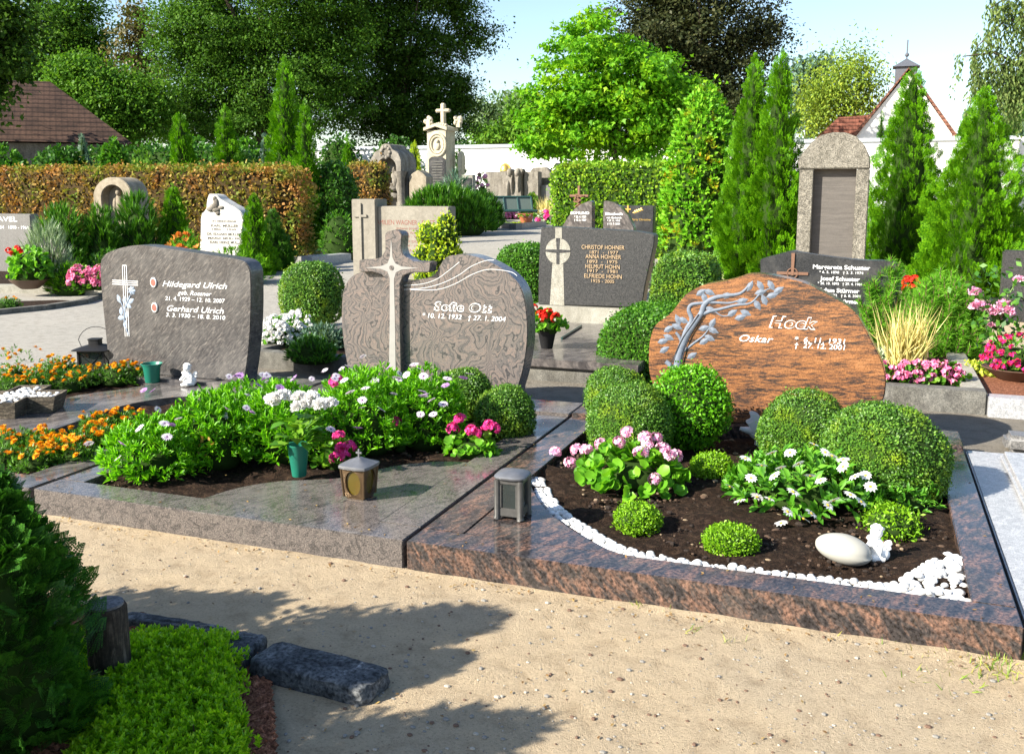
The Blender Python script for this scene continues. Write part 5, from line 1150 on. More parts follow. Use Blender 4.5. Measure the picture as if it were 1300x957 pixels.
for i in range(14): z = A(735, 247 + i * 1.1, YE).z; mb.tube([(q.x + rr.uniform(-.08, .08), q.y - .03, z), (q.x + rr.uniform(-.06, .06), q.y - .05, z + rr.uniform(-.05, .05))], .013, 5)
tag(mb.build('iron_cross', M['rust']), 'rusty wrought iron cross between the two quarter-round stones', 'cross')
YG = 15.2; a = A(780, 261, YG); b = A(830, 261, YG); t = thing('headstone', 'low black stone with golden cross and ear of wheat before the hedge', 'headstone', (a.x, YG, .04))
MB().box(a.x, b.x, YG, YG + .18, .04, a.z).build('stone', M['gr_black'], t, bevel=.01); c0 = AX(797, 267.5, YG); cm = MB().box(c0[0] - .012, c0[0] + .012, YG - .005, YG - .001, c0[1] - .09, c0[1] + .08).box(c0[0] - .05, c0[0] + .05, YG - .004, YG - .001, c0[1] + .012, c0[1] + .032); cm.build('cross', M['letters_gold'], t)
wm = MB(); c0 = AX(805, 269.5, YG)
for k in range(9): leafshape(wm, (c0[0] + .016 * k, c0[1] + .006 * k + (.012 if k % 2 else -.012)), .5 if k % 2 else -.2, .05, .022, YG - .001, t=.004)
wm.build('wheat_ear', M['letters_gold'], t); inscribe(t, 'Maria Christine', 801, 826, 280, 2.6, YG, M['letters_gold'])
# ---- kerb, white flowers, junipers and box ball left of the swirled stone
t = thing('grave_border', 'weathered concrete kerb of the bed behind the dark streaked stone', 'grave border', (-5, 8.4, 0))
MB().box(-5.45, -3.05, 7.4, 7.56, -.05, .16).build('front_kerb', M['concrete'], t, bevel=.01); MB().box(-5.45, -5.31, 7.562, 9.9, -.05, .158).build('side_kerb', M['concrete'], t, bevel=.01)
soil_patch('soil', rect(-5.35, -3.5, 7.5, 9.9), .11, M['soil'], step=.12, seed=31)
FL_WH = [head_mesh('white_bloom', .024, 6, 5, M['p_white'], .022) for _ in range(3)]
for i, (x, y, yt) in enumerate([(343, 442, 392), (360, 440, 388), (372, 434, 398)]):
    g = G(x, y, .12); f = []
    for k in range(55):
        d = rdir(1)[0]; d[2] = abs(d[2]) * .9 + .05; d[1] = -abs(d[1]) if k % 4 else d[1]; f.append((FL_WH[k % 3], Vector((g.x + d[0] * .19, g.y + .12 + d[1] * .16, .13 + d[2] * .30))))
    leafy('white_begonia', 'mass of small white blooms beside the dark streaked stone', 'flowering plant', (g.x, g.y + .12, .11), (.18, .15, .24), M['l_gera'], 70, 4, .04, .03, RHOMB, 1.0, 'white flowering plants beside the streaked stone', f, 'bloom', stems=False)
for lb, x0, x1, yt, D in [('flat green juniper in front of the box ball', 352, 425, 428, 8.5), ('flat blue-green juniper behind the other, below the box ball', 372, 440, 412, 9.2)]:
    mound('juniper', lb, 'juniper', x0, x1, yt, D, M['l_yew'] if D < 9 else M['l_blue'], 260, 6, .055, .012, BLADE, .8, 'low junipers by the box ball', zb=.11, ry=.8, core=.8)
clipped_ball('large clipped box ball behind the white flowers', 355, 436, 333, 9.75, M['l_boxdull'], .024, zb=.1, seed=12, rz=.40, p=2.4, lumpy=.02)
# ---- family monument with cross pillar
DW = 16.0
a = S(446, 253, DW); YW = a.y; zg = gz(0, YW)
t = thing('family_monument', 'grey-beige family monument with a tall cross pillar and faded red lettering', 'monument', (a.x, YW, zg)); b1 = A(476, 253, YW); b2 = A(567, 264, YW)
MB().box(a.x, b1.x, YW, YW + .42, zg, a.z).build('pillar', M['wagner'], t, bevel=.01); zb2 = A(484, 262, YW).z
MB().box(b1.x + .002, b2.x, YW + .08, YW + .36, zg, zb2).build('panel', M['wagner'], t, bevel=.01)
c0 = AX(458, 274, YW); MB().box(c0[0] - .022, c0[0] + .022, YW - .03, YW, zg + .15, AX(458, 258, YW)[1]).box(c0[0] - .12, c0[0] + .12, YW - .028, YW, c0[1] - .022, c0[1] + .018).build('cross', M['wagner'], t, bevel=.004)
for s_, x0, x1, y, c in [('FAMILIEN WAGNER - DOST', 475.5, 552, 285, 6), ('Johann Josef', 503, 530, 291, 2.5), ('ANNA WAGNER', 506, 540, 297, 3), ('1868 - 1942', 511, 535, 301.5, 2.4), ('JOSEF DOST', 508, 536, 308, 3), ('1894 - 1966', 511, 535, 313, 2.4), ('MARIA DOST', 508, 538, 319, 3), ('1901 - 1988', 511, 535, 324, 2.4)]:
    inscribe(t, s_, x0, x1, y, c, YW + .08, M['letters_red'])
def golden(label, x0, x1, yt, yb, D, seed):
    c = SG((x0 + x1) / 2, D); rx = (x1 - x0) / 2 * mpp(D); rr = random.Random(seed); t = thing('golden_conifer', label, 'conifer', c); H = S((x0 + x1) / 2, yt, D).z - c.z; lf = LF(); cm = MB()
    for i in range(40):
        u = rr.random(); a = rr.random() * 6.3; r = rx * .85 * (1 - (abs(u - .4) / .75) ** 2); p = (r * math.cos(a), r * math.sin(a), H * (.1 + .8 * u)); s_ = rx * rr.uniform(.34, .50)
        e = MB().ell(p, (s_, s_, s_ * 1.2), 12, 8, disp=lump(i, .1, 3)); clip_leaves(lf, e, int(s_ * s_ * 9000), .05, 0, RHOMB, .02, 1.0, .55, .6); cm.ell(p, (s_ * .85, s_ * .85, s_), 10, 7)
    lf.core(cm, 1); lf.build('crown', [M['l_yellowish'], M['core']], t); MB().tube([(0, 0, -.05), (0, 0, H * .5)], .04, 8).build('trunk', M['bark'], t, loc=(0, 0, 0))
golden('irregular golden-tipped conifer right of the family monument', 529, 583, 268, 345, 13.6, 1)
# ================================================================== hedges, conifers, monuments farther back
DH = 21.8
e1 = S(369, 212, DH); hz = e1.z; hg = gz(0, e1.y)
block('hedge', 'long clipped hedge with browned autumn leaves on the left', 'hedge', -36, e1.x, e1.y, e1.y + 1.15, hg, hz, M['l_hedge_brown'], .085, 1.1, 'core_brown', rnd=.2, jit=.05, tilt=1.0, p=26, asp=.7)
e2 = S(262, 205, 30); e3 = S(478, 208, 31)
block('hedge', 'short browned hedge behind the dark round conifer', 'hedge', S(425, 208, 31).x, e3.x, e3.y, e3.y + 1, .3, e3.z, M['l_hedge_brown'], .1, 1, 'core_brown', jit=.05, p=10)
q0 = S(700, 209, 21.5); q1 = S(872, 209, 21.5)
block('hedge', 'tall green hornbeam hedge behind the quarter-round stones', 'hedge', q0.x - .02, q1.x + 1.0, q0.y, q0.y + 1.4, gz(0, q0.y), q0.z, M['l_hedge_green'], .075, 1.15, jit=.04, tilt=1.0, p=18, asp=.7, seed=9)
GT = 'arborvitae columns'
cone_tree('arborvitae', 'left spire of the twin bright green arborvitae', 952, 36, 68, 16.6, M['l_thuja'], GT, 1, .19, fat=.62, T=FAN3)
cone_tree('arborvitae', 'right spire of the twin bright green arborvitae', 985, 35, 60, 16.2, M['l_thuja'], GT, 2, .19, fat=.62, T=FAN3)
cone_tree('arborvitae', 'bright green arborvitae before the white chapel gable', 1151, 43, 84, 18.5, M['l_thuja'], GT, 3, .22, fat=.60, T=FAN3)
cone_tree('arborvitae', 'broad bright green arborvitae at the right edge behind the rose', 1243, 66, 104, 14.5, M['l_thuja'], GT, 4, .20, fat=.78, T=FAN3)
cone_tree('arborvitae', 'tall slim arborvitae standing behind the right end of the brown hedge', 366, 25, 72, 26, M['l_thuja'], GT, 5, .24, fat=.5)
cone_tree('arborvitae', 'slim arborvitae leaning close to the tallest one behind the brown hedge', 390, 17, 128, 24.2, M['l_thuja'], GT, 6, .22, fat=.5)
cone_tree('arborvitae', 'leftmost small arborvitae rising behind the brown hedge', 233, 22, 139, 26, M['l_thuja'], GT, 7, .22, fat=.5)
cone_tree('arborvitae', 'small arborvitae second from left behind the brown hedge', 290, 20, 133, 27, M['l_thuja'], GT, 8, .22, fat=.5)
cone_tree('small_conifer', 'small bright cone conifer before the white wall', 442, 10, 168, 36, M['l_thuja'], None, 9, .25, fat=.8)
cone_tree('small_conifer', 'slim yellowish conifer beside the arched monument', 527, 10, 178, 38, M['l_yellowish'], None, 10, .22, fat=.5)
cone_tree('small_conifer', 'blue-green dwarf conifer behind the brown hedge', 338, 8, 165, 28, M['l_blue'], None, 11, .2, fat=.6)
cone_tree('small_conifer', 'dark narrow conifer in front of the white wall by the big monument', 583, 9, 190, 40, M['l_thujadark'], None, 12, .25, fat=.4)
cone_tree('small_conifer', 'slim dark conifer standing far behind the white wall', 1114, 7, 140, 58, M['l_thujadark'], None, 13, .4, fat=.6)
cone_tree('small_conifer', 'clipped cone conifer beside the green bench', 676, 15, 242, 38, M['l_boxdull'], None, 14, .16, fat=.7)
clipped_ball('dark green egg-shaped conifer behind the end of the brown hedge', 396, 452, 206, S(425, 207, 24.5).y, M['l_thujadark'], .10, 1.4, gz(0, 20), 1.15, 'globe_conifer', 'conifer', None, 1.2, .05, .5, 44, .05)
mound('low_shrub', 'low bright green shrub beside the family monument', 'shrub', 402, 455, 266, 21, M['l_yew'], 300, 5, .1, .02, BLADE, .8, core=.85)
mound('leafy_shrub', 'tall leafy shrub with orange-tinted leaves left of the twin arborvitae', 'shrub', 838, 944, 108, 18.4, M['l_shrub'], 2600, 4, .11, .055, RHOMB, 1.0, core=.8, scat=.3, up=.4)
YB = 'yews and conifers of the left grave row'
mound('yew', 'dark feathery yew bush at the left beside the grey stone', 'yew', 36, 112, 258, 17, M['l_yew'], 380, 12, .16, .016, BLADE, .5, core=.75, up=1.2, group=YB)
mound('yew', 'dark yew with upright shoots before the arched stone', 'yew', 98, 150, 262, 17.2, M['l_yew'], 300, 12, .17, .016, BLADE, .45, core=.75, up=1.5, group=YB)
mound('yew', 'yew with upright shoots right of the arched stone', 'yew', 138, 205, 246, 17.6, M['l_yew'], 360, 12, .18, .016, BLADE, .45, core=.75, up=1.5, group=YB)
cone_tree('dwarf_conifer', 'small rounded bright conifer left of the white lettered stone', 219, 24, 233, 18, M['l_thuja'], YB, 15, .13, fat=.55, trunk=False)
cone_tree('dwarf_conifer', 'bright conical conifer right of the white lettered stone', 321, 22, 244, 18, M['l_thuja'], YB, 16, .14, fat=.7, trunk=False)
cone_tree('dwarf_conifer', 'shaded conifer behind the conical one at the hedge end', 345, 22, 262, 18.8, M['l_thujadark'], YB, 17, .14, fat=.7, trunk=False)
mound('low_shrub', 'rounded low green shrub above the pink begonias', 'shrub', 97, 165, 316, 15.6, M['l_yew'], 300, 7, .07, .014, BLADE, .8, core=.85)
mound('ground_juniper', 'flat bright juniper left of the pink begonias', 'juniper', 48, 112, 334, 15, M['l_thuja'], 260, 6, .09, .012, BLADE, .9, core=.7, up=.4)
mound('ground_juniper', 'low green planting right of the orange lilies', 'juniper', 245, 345, 314, 16.6, M['l_thuja'], 320, 6, .09, .014, BLADE, .9, core=.7, up=.5)
t = mound('lavender', 'grey-green lavender before the grey stone at left', 'lavender', 18, 86, 284, 15.4, M['l_lav'], 340, 6, .20, .010, BLADE, .4, core=.55, up=1.5)
P, D_ = dome(170, (0, 0, .15), (.42, .3, .62), .15, .2); D_ = unit(D_ * .4 + [0, 0, 1.]); LF().add(RHOMB, P, D_, rdir(len(P)), .15, .022).build('flower_spikes', M['l_lavfl'], t)
g = SG(28, 14.8); t = thing('flower_bowl', 'dark brown bowl holding the red geranium at the left edge', 'flower bowl', (g.x, g.y, .12)); MB().lathe([(.12, 0), (.14, .01), (.27, .12), (.29, .15), (.27, .15), (.0005, .11)], n=24).build('bowl', M['bowl_brown'], t, smooth=True, loc=(0, 0, 0))
mound('geranium', 'red geranium in the brown bowl at the left edge', 'geranium', 0, 58, 312, 14.8, M['l_gera'], 130, 3, .075, .075, ROUND, 1.0, zb=.22, flowers=[(11, 318), (14, 322), (22, 315), (24, 318)], flm=FL_RED, flname='flower_head')
for i, x in enumerate((92, 106, 120)):
    mound('begonia', 'pink begonia clump behind the pale kerb at left', 'begonia', x - 12, x + 12, 338 + (i % 2) * 2, 14.4, M['l_gerad'], 60, 3, .06, .05, ROUND, 1.0, 'pink begonias behind the pale kerb', zb=.14, fn=34, flm=[head_mesh('begonia_bloom', .035, 6, 5, M['p_begonia'], .034)], flname='bloom', ry=1)
t = mound('lily_plant', 'orange and pale lilies blooming behind the dark streaked stone', 'lily', 204, 258, 296, 17, M['l_gera'], 120, 6, .16, .016, BLADE, .7, core=.5, up=1.2, fn=26, flm=[daisy_mesh('lily_bloom', .10, 6, M['p_lily'], M['p_eye'], .12, .45, .9), carn_mesh('lily_bloom', .06, M['p_lily'])], flname='bloom')
# stones at left
YP = S(0, 270, 18).y; zg = gz(0, YP); a = AX(38, 272, YP); t = thing('headstone', 'wide mid-grey headstone cut by the left edge of the photo', 'headstone', (a[0] - .6, YP, zg))
MB().box(a[0] - 1.6, a[0], YP, YP + .2, zg, a[1]).build('stone', M['gr_grey'], t, bevel=.015); inscribe(t, 'PAVEL', -8, 22, 281, 6, YP, M['letters_white']); inscribe(t, '1884 - 1954   1890 - 1961', -20, 36, 290, 4, YP, M['letters_white'])
YA = S(144, 260, 20).y; zg = gz(0, YA)
def P20(x, y): return AX(x, y, YA)
t = thing('arched_headstone', 'weathered sandstone with round arched niche in front of the brown hedge', 'headstone', (P20(144, 270)[0], YA, zg))
o_ = [P20(119, 250)] + [P20(142.5 - 24.5 * math.cos(a), 250 - 25 * math.sin(a)) for a in np.linspace(.08, PI - .08, 18)] + [P20(166, 250)]; n_ = [P20(128.5, 250)] + [P20(142.5 - 14 * math.cos(a), 250 - 15 * math.sin(a)) for a in np.linspace(.05, PI - .05, 18)] + [P20(156.5, 250)]
o_[0] = (o_[0][0], zg); n_[0] = (n_[0][0], zg); o_[-1] = (o_[-1][0], zg); n_[-1] = (n_[-1][0], zg)
m = len(o_); mb = MB(); v = [(x, YA, z) for x, z in o_] + [(x, YA, z) for x, z in n_] + [(x, YA + .5, z) for x, z in o_] + [(x, YA + .5, z) for x, z in n_]
f = []
for i in range(m - 1): f += [(i, i + 1, m + i + 1, m + i), (2 * m + i, 3 * m + i, 3 * m + i + 1, 2 * m + i + 1), (i, 2 * m + i, 2 * m + i + 1, i + 1), (m + i, m + i + 1, 3 * m + i + 1, 3 * m + i)]
mb.add(v, f).build('arch', M['sandstone'], t, bevel=.012); MB().prism([(x * .999 + o_[0][0] * .001, z) for x, z in n_], YA + .22, YA + .48).build('niche_back', M['sandstone'], t)
mb = MB(); c = P20(142.5, 258); mb.ell((c[0], YA + .2, c[1] - .05), (.10, .06, .26), 12, 8).ell((c[0] + .02, YA + .17, c[1] + .22), (.06, .06, .075), 10, 8).ell((c[0] - .08, YA + .17, c[1] - .05), (.05, .05, .16), 8, 6); mb.build('relief_figure', M['sandstone'], t, smooth=True)
YM = S(280, 290, 19).y; zg = gz(0, YM)
t = thing('headstone', 'white rough-edged pointed marble stone with a small mourning figure relief', 'headstone', (P20(280, 300)[0], YM, zg))
ol = foot(catmull(px([(120, 900), (140, 470), (165, 385), (205, 330), (228, 190), (245, 158), (300, 165), (400, 225), (520, 300), (620, 370), (660, 460), (650, 600), (660, 900)], 9.57, 240, 230, YM), 3, False), zg)
rr = random.Random(5); ol = [(x + rr.uniform(-.012, .012), z + (rr.uniform(-.012, .012) if z > zg + .1 else 0)) for x, z in ol]
MB().prism(ol, YM, YM + .3).build('stone', M['marble'], t, bevel=.02)
mb = MB()
for x, y, r in [(315, 215, (.045, .04, .05)), (330, 270, (.06, .04, .11)), (300, 310, (.10, .045, .06)), (260, 340, (.09, .04, .05)), (330, 350, (.09, .04, .05)), (390, 320, (.07, .03, .035)), (350, 390, (.05, .03, .04))]:
    c = px([(x, y)], 9.57, 240, 230, YM)[0]; mb.ell((c[0], YM - .005, c[1]), r, 12, 8)
mb.build('relief_figure', M['greystone'], t, smooth=True)
for s_, a, b, y, c in [('IN MEMORIAM', 270, 300, 281.8, 2), ('KARL MÜLLER', 268, 303, 288, 3), ('1886 - 1945', 269, 300, 292, 2), ('DR. EDUARD MÜLLER', 263, 306, 298.5, 3), ('MARIA MÜLLER', 264, 305, 303.5, 2.5), ('KARL HEINZ MÜLLER', 267, 309, 309, 3.2)]: inscribe(t, s_, a, b, y, c, YM, M['letters_black'], 0, .03)
# left kerbs and bed
a = G(-40, 372); b = G(68, 373); c = G(130, 376)
kerbline('kerb', 'pale kerb stones in front of the pink begonias at left', [a, b, c, G(330, 348)], .2, -.05, .13, M['concrete_lt'])
q = [G(-60, 371), G(68, 372), G(130, 375), G(330, 346), G(360, 310), G(200, 304), G(-60, 318)]
tag(MB().slab([(p.x, p.y + .1) for p in q], -.02, .115).build('left_bed_soil', M['soil']), kind='structure')
kerbline('kerb', 'low grey kerb curving across the path at left', [G(-30, 403), G(60, 394), G(112, 386), G(150, 372)], .12, -.05, .07, M['concrete'])
q = [G(-30, 402), G(60, 393), G(112, 385), G(70, 383), G(-30, 386)]; tag(MB().slab([(p.x, p.y + .06) for p in q], -.02, .02).build('side_bed_soil', M['soil']), kind='structure')
g = SG(5, 13); marigolds([(2, 393), (12, 391)], .02, 'marigolds at the left edge behind the path', 'small marigold beside the grey kerb at the left edge', 3, (.2, .15, .12))
a = S(405, 308, 23); kerbline('kerb', 'blue-grey kerb stone left of the family monument', [S(395, 312, 19.5), S(446, 308, 20.5)], .3, 0, .28, M['gr_light'])
# ---- rough granite monument
YR = 15.6; zg = gz(0, YR)
def PR(x, y): return AX(x, y, YR)
t = thing('stone_monument', 'tall rough-hewn granite monument with arched top and grey name panel', 'monument', (PR(1060, 300)[0], YR, zg))
xl, xr = PR(1013, 240)[0], PR(1104, 240)[0]; z1 = PR(1013, 215)[1]; il, ir = PR(1031, 260)[0], PR(1085, 260)[0]
MB().box(xl + .01, il, YR + .02, YR + .5, zg, z1).build('pillar', M['rough_granite'], t, bevel=.012); MB().box(ir, xr - .01, YR + .02, YR + .5, zg, z1).build('pillar', M['rough_granite'], t, bevel=.012)
arch = [(xl, z1 + .003)] + [PR(x, y) for x, y in [(1013, 204), (1020, 193), (1030, 181), (1042, 172), (1058, 168), (1074, 168.5), (1088, 174), (1098, 185), (1104, 198)]] + [(xr, z1 + .003)]
MB().prism(arch, YR, YR + .52).build('arch_cap', M['rough_granite'], t, bevel=.015); MB().box(il + .003, ir - .003, YR + .16, YR + .4, zg + .2, z1 - .002).build('name_panel', granite('grey_panel', [(.3, (.085, .078, .072)), (.7, (.13, .118, .108))], 3, (1, 1, 12), rough=.7, speck=.2, spec=.2), t)
MB().box(xl - .1, xr + .1, YR - .1, YR + .6, 0, zg + .2).build('base', M['rough_granite'], t, bevel=.02)
# ---- arched niche monument with two side tablets
DA_ = 34.0; YN = S(490, 240, DA_).y; zg = gz(0, YN)
def PN(x, y): return AX(x, y, YN)
def PZ(zx, zy): return PN(440 + zx / 6.381, 120 + zy / 6.381)
t = thing('niche_monument', 'grey stone monument with arched niche, carved figure and two side tablets', 'monument', (PN(497, 260)[0], YN, zg))
hd = catmull([PZ(190, 530), PZ(210, 500), PZ(225, 470), PZ(265, 445), PZ(285, 410), PZ(320, 400), PZ(350, 410), PZ(370, 445), PZ(410, 470), PZ(430, 505), PZ(440, 535)], 4, False)
inn = [PZ(250, 620)] + [PZ(325 - 75 * math.cos(a), 590 - 80 * math.sin(a)) for a in np.linspace(0, PI, 17)] + [PZ(400, 620)]
zb_ = PZ(300, 625)[1]
full = [(hd[0][0], zb_)] + hd + [(hd[-1][0], zb_)] + [(inn[-1][0], zb_)] + [p for p in inn[::-1]][1:-1] + [(inn[0][0], zb_)]
MB().prism(full, YN, YN + 1.2).build('arch_hood', M['greystone'], t, bevel=.01)
MB().prism([PZ(250, 1010), PZ(250, 610), *[PZ(325 - 75 * math.cos(a), 590 - 80 * math.sin(a)) for a in np.linspace(0.05, PI - .05, 13)], PZ(400, 610), PZ(400, 1010)], YN + .5, YN + .9).build('niche_back', M['greystone'], t)
for z0, z1 in ((205, 250), (400, 450)):
    c = PZ((z0 + z1) / 2 + 5, 860); r = .14; top = PZ(0, 625)[1]
    MB().lathe([(r * 1.5, zg), (r * 1.5, zg + .62), (r * 1.25, zg + .66), (r, zg + .75), (r * .95, top - .28), (r * 1.15, top - .2), (r * 1.5, top - .04), (r * 1.6, top)], (c[0], YN + .12, 0), 16).build('column', M['greystone'], t, smooth=True)
mb = MB().box(PZ(200, 0)[0], PZ(262, 0)[0], YN + .3, YN + 1.1, zg, zb_).box(PZ(395, 0)[0], PZ(455, 0)[0], YN + .3, YN + 1.1, zg, zb_); mb.build('side_wall', M['greystone'], t)
mb = MB()
for x, y, r in [(350, 690, (.16, .12, .38)), (345, 600, (.10, .1, .12)), (325, 750, (.22, .12, .2)), (375, 740, (.12, .1, .25)), (330, 820, (.24, .12, .12)), (380, 640, (.08, .08, .2))]: c = PZ(x, y); mb.ell((c[0], YN + .42, c[1]), r, 14, 10, disp=lump(int(x), .15, 3))
mb.build('carved_figure', M['greystone'], t, smooth=True)
for pts in ([(95, 870), (95, 660), (120, 625), (155, 608), (190, 625), (205, 640), (205, 870)], [(485, 870), (485, 665), (510, 640), (555, 612), (600, 640), (625, 668), (625, 870)]):
    ol = [PZ(*p) for p in pts]; ol[0] = (ol[0][0], zg); ol[-1] = (ol[-1][0], zg); tb = MB().prism(ol, YN + .2, YN + .75).build('tablet', M['marble'] if pts[0][0] < 300 else M['sandstone'], t, bevel=.01)
mb = MB()
a_, b_ = PZ(280, 440), PZ(350, 500); 
for k in range(9): mb.ell(((a_[0] + b_[0]) / 2 + .16 * math.cos(k * .7), YN - .01, (a_[1] + b_[1]) / 2 + .18 * math.sin(k * .7)), (.07, .05, .07), 8, 6)
mb.build('wreath_relief', M['greystone'], t, smooth=True)
# ---- tall cream monument with cross
DC = 37.0; YQ = S(560, 200, DC).y; zg = gz(0, YQ)
def PQ(zx, zy): return AX(440 + zx / 6.381, 120 + zy / 6.381, YQ)
t = thing('cross_monument', 'tall cream limestone monument topped by a cross, with dark inscription plate', 'monument', (PQ(730, 900)[0], YQ, zg))
X = lambda v: PQ(v, 300)[0]; Z = lambda v: PQ(730, v)[1]
MB().box(X(650), X(805), YQ, YQ + .85, Z(760), Z(290)).build('shaft', M['limestone'], t, bevel=.015)
MB().box(X(630), X(820), YQ - .1, YQ + .95, zg, Z(760)).build('base', M['limestone'], t, bevel=.02)
MB().prism([(X(632), Z(295)), (X(632), Z(268)), (X(655), Z(262)), (X(728), Z(235)), (X(800), Z(262)), (X(822), Z(268)), (X(822), Z(295)), (X(728), Z(262))], YQ - .12, YQ + .97).build('pediment', M['limestone'], t, bevel=.012)
cm = MB().box(X(733), X(765), YQ + .3, YQ + .5, Z(245), Z(66)).box(X(692), X(806), YQ + .302, YQ + .498, Z(140), Z(112)); cm.build('cross', M['limestone'], t, bevel=.03)
rr = random.Random(6)
for x in (650, 845):
    mb = MB()
    for k in range(8): mb.ell((X(x + 10 + rr.uniform(-28, 28)) , YQ + (.1 if x < 700 else .6), Z(200 + rr.uniform(-28, 40))), (.09, .09, .10), 8, 6)
    mb.box(X(x - 6), X(x + 24), YQ + (.0 if x < 700 else .55), YQ + (.2 if x < 700 else .75), Z(262), Z(200)); mb.build('finial', M['limestone'], t, smooth=True)
mb = MB()
for k in range(7): mb.ell((X(680 + k * 18), YQ + .2, Z(238 - abs(3 - k) * -4)), (.07, .1, .07), 8, 6)
mb.build('crest', M['limestone'], t, smooth=True)
c = (X(735), Z(408)); mb = MB()
for R_, r_ in ((.345, .05), (.26, .035)): mb.tube([(c[0] + R_ * math.cos(a), YQ - .02, c[1] + R_ * 1.2 * math.sin(a)) for a in np.linspace(0, 2 * PI, 29)], r_, 8)
mb.ell((c[0], YQ - .0, c[1] - .05), (.12, .07, .16), 12, 8).ell((c[0], YQ - .03, c[1] + .13), (.07, .06, .08), 10, 8); mb.build('medallion', M['limestone'], t, smooth=True)
MB().prism([(X(665), Z(765)), (X(665), Z(525)), (X(690), Z(505)), (X(770), Z(505)), (X(797), Z(525)), (X(797), Z(765))], YQ - .03, YQ + .01).build('inscription_plate', M['gr_black'], t)
lm = MB()
for k in range(9): lm.box(X(685 + (k * 7) % 12), X(780 - (k * 5) % 14), YQ - .034, YQ - .029, Z(548 + k * 22), Z(541 + k * 22))
lm.build('inscription_lines', M['concrete'], t)
for x0, x1 in ((625, 662), (850, 888)):
    ol = catmull([(X(x0), Z(580)), (X(x0 + 4), Z(500)), (X((x0 + x1) / 2), Z(455)), (X(x1), Z(500)), (X(x1), Z(580)), (X((x0 + x1) / 2), Z(720))], 4); yo = .1 if x0 < 700 else .5; MB().prism(ol, YQ + yo, YQ + yo + .35).build('garland', M['limestone'], t, bevel=.03)
a = PQ(915, 650); b = PQ(1005, 650); MB().box(a[0], b[0], YQ + .2, YQ + .5, zg, a[1]).build('tablet', M['concrete_lt'], None, bevel=.01).name = 'headstone'
o = bpy.data.objects['headstone'] if False else COL.objects[-1]; tag(o, 'small dark-faced tablet stone right of the tall cream monument', 'headstone'); MB().box(a[0] + .06, b[0] - .06, YQ + .16, YQ + .2, zg + .1, a[1] - .12).build('plate', M['gr_black'], None).parent = o
# ---- shrubs, bed and bench in the middle distance
mound('yew', 'broad bright yew in front of the tall cream monument', 'yew', 502, 632, 238, 29, M['l_yew'], 700, 12, .26, .03, BLADE, .5, core=.8, up=1.0, ry=.5)
mound('yew', 'dark yew at the end of the path beside the bench', 'yew', 585, 640, 246, 31, M['l_thujadark'], 420, 10, .24, .03, BLADE, .5, core=.8, up=.9, ry=.6)
mound('pine', 'small blue-green pine above the broad yew', 'pine', 555, 600, 218, 31, M['l_blue'], 120, 14, .3, .022, BLADE, .7, core=.4)
DB = 32.5
kerbline('kerb', 'dark kerb around the small flower bed by the bench', [SG(612, 33), SG(655, 31.2), SG(694, 33.2)], .25, 0, gz(0, 31) + .16, M['gr_grey'])
mound('ground_cover', 'yellow-green ground cover in the small bed by the bench', 'ground cover', 618, 668, 285, 32.6, M['l_yellowish'], 300, 6, .12, .03, BLADE, .9, core=.9, ry=.5, zb=.45)
g = SG(668, 32.6); t = thing('flower_bowl', 'terracotta bowl with small flowers in front of the bench', 'flower bowl', (g.x, g.y, g.z + .12)); MB().lathe([(.15, 0), (.17, .01), (.26, .28), (.29, .33), (.26, .33), (.0005, .28)], n=24).build('bowl', M['terracotta'], t, smooth=True, loc=(0, 0, 0))
mound('bowl_flowers', 'mixed small flowers growing in the terracotta bowl', 'flowering plant', 655, 681, 276, 32.6, M['l_gera'], 90, 4, .09, .04, RHOMB, 1.0, zb=g.z + .40, fn=18, flm=FL_PINK, flname='bloom')
bp = SG(652, 35.5); t = thing('bench', 'dark green metal bench with wire mesh seat beside the path', 'bench', bp, math.radians(38)); L2 = .80
fr = MB(); ms = MB()
prof = [(-.30, .43), (.12, .40), (.20, .43), (.40, .92)]
fr.tube([(-L2, y, z) for y, z in prof], .042, 8).tube([(L2, y, z) for y, z in prof], .042, 8)
for y, z in (prof[0], prof[2], prof[3]): fr.tube([(-L2, y, z), (L2, y, z)], .042, 8)
for x in (-L2 / 3, L2 / 3): fr.tube([(x, y, z) for y, z in prof], .036, 8)
fr.build('frame', M['green_metal'], t, loc=(0, 0, 0), smooth=True)
q = MB().add([(-L2, prof[0][0], prof[0][1]), (L2, prof[0][0], prof[0][1]), (L2, prof[2][0], prof[2][1]), (-L2, prof[2][0], prof[2][1])], [(0, 1, 2, 3)]); q.build('seat', M['mesh_metal'], t, loc=(0, 0, 0))
q = MB().add([(-L2, prof[2][0], prof[2][1]), (L2, prof[2][0], prof[2][1]), (L2, prof[3][0], prof[3][1]), (-L2, prof[3][0], prof[3][1])], [(0, 1, 2, 3)]); q.build('backrest', M['mesh_metal'], t, loc=(0, 0, 0))
for x in (-L2 * .8, L2 * .8):
    for s_ in (-1, 1): MB().tube([(x, .0, .40), (x, s_ * .22, .33), (x, s_ * .36, .16), (x, s_ * .42, 0)], .03, 8).build('leg', M['green_metal'], t, smooth=True, loc=(0, 0, 0))
mound('flowers', 'white flowering plant left of the bench', 'flowering plant', 622, 640, 258, 33, M['l_silver'], 80, 4, .1, .04, RHOMB, .9, fn=12, flm=FL_WH)
mound('begonia', 'pink flowers under the bench', 'begonia', 634, 662, 271, 38, M['l_gera'], 60, 3, .1, .06, RHOMB, .9, fn=30, flm=[head_mesh('pink_bloom', .07, 8, 5, M['p_begonia'], .06)], flname='bloom')
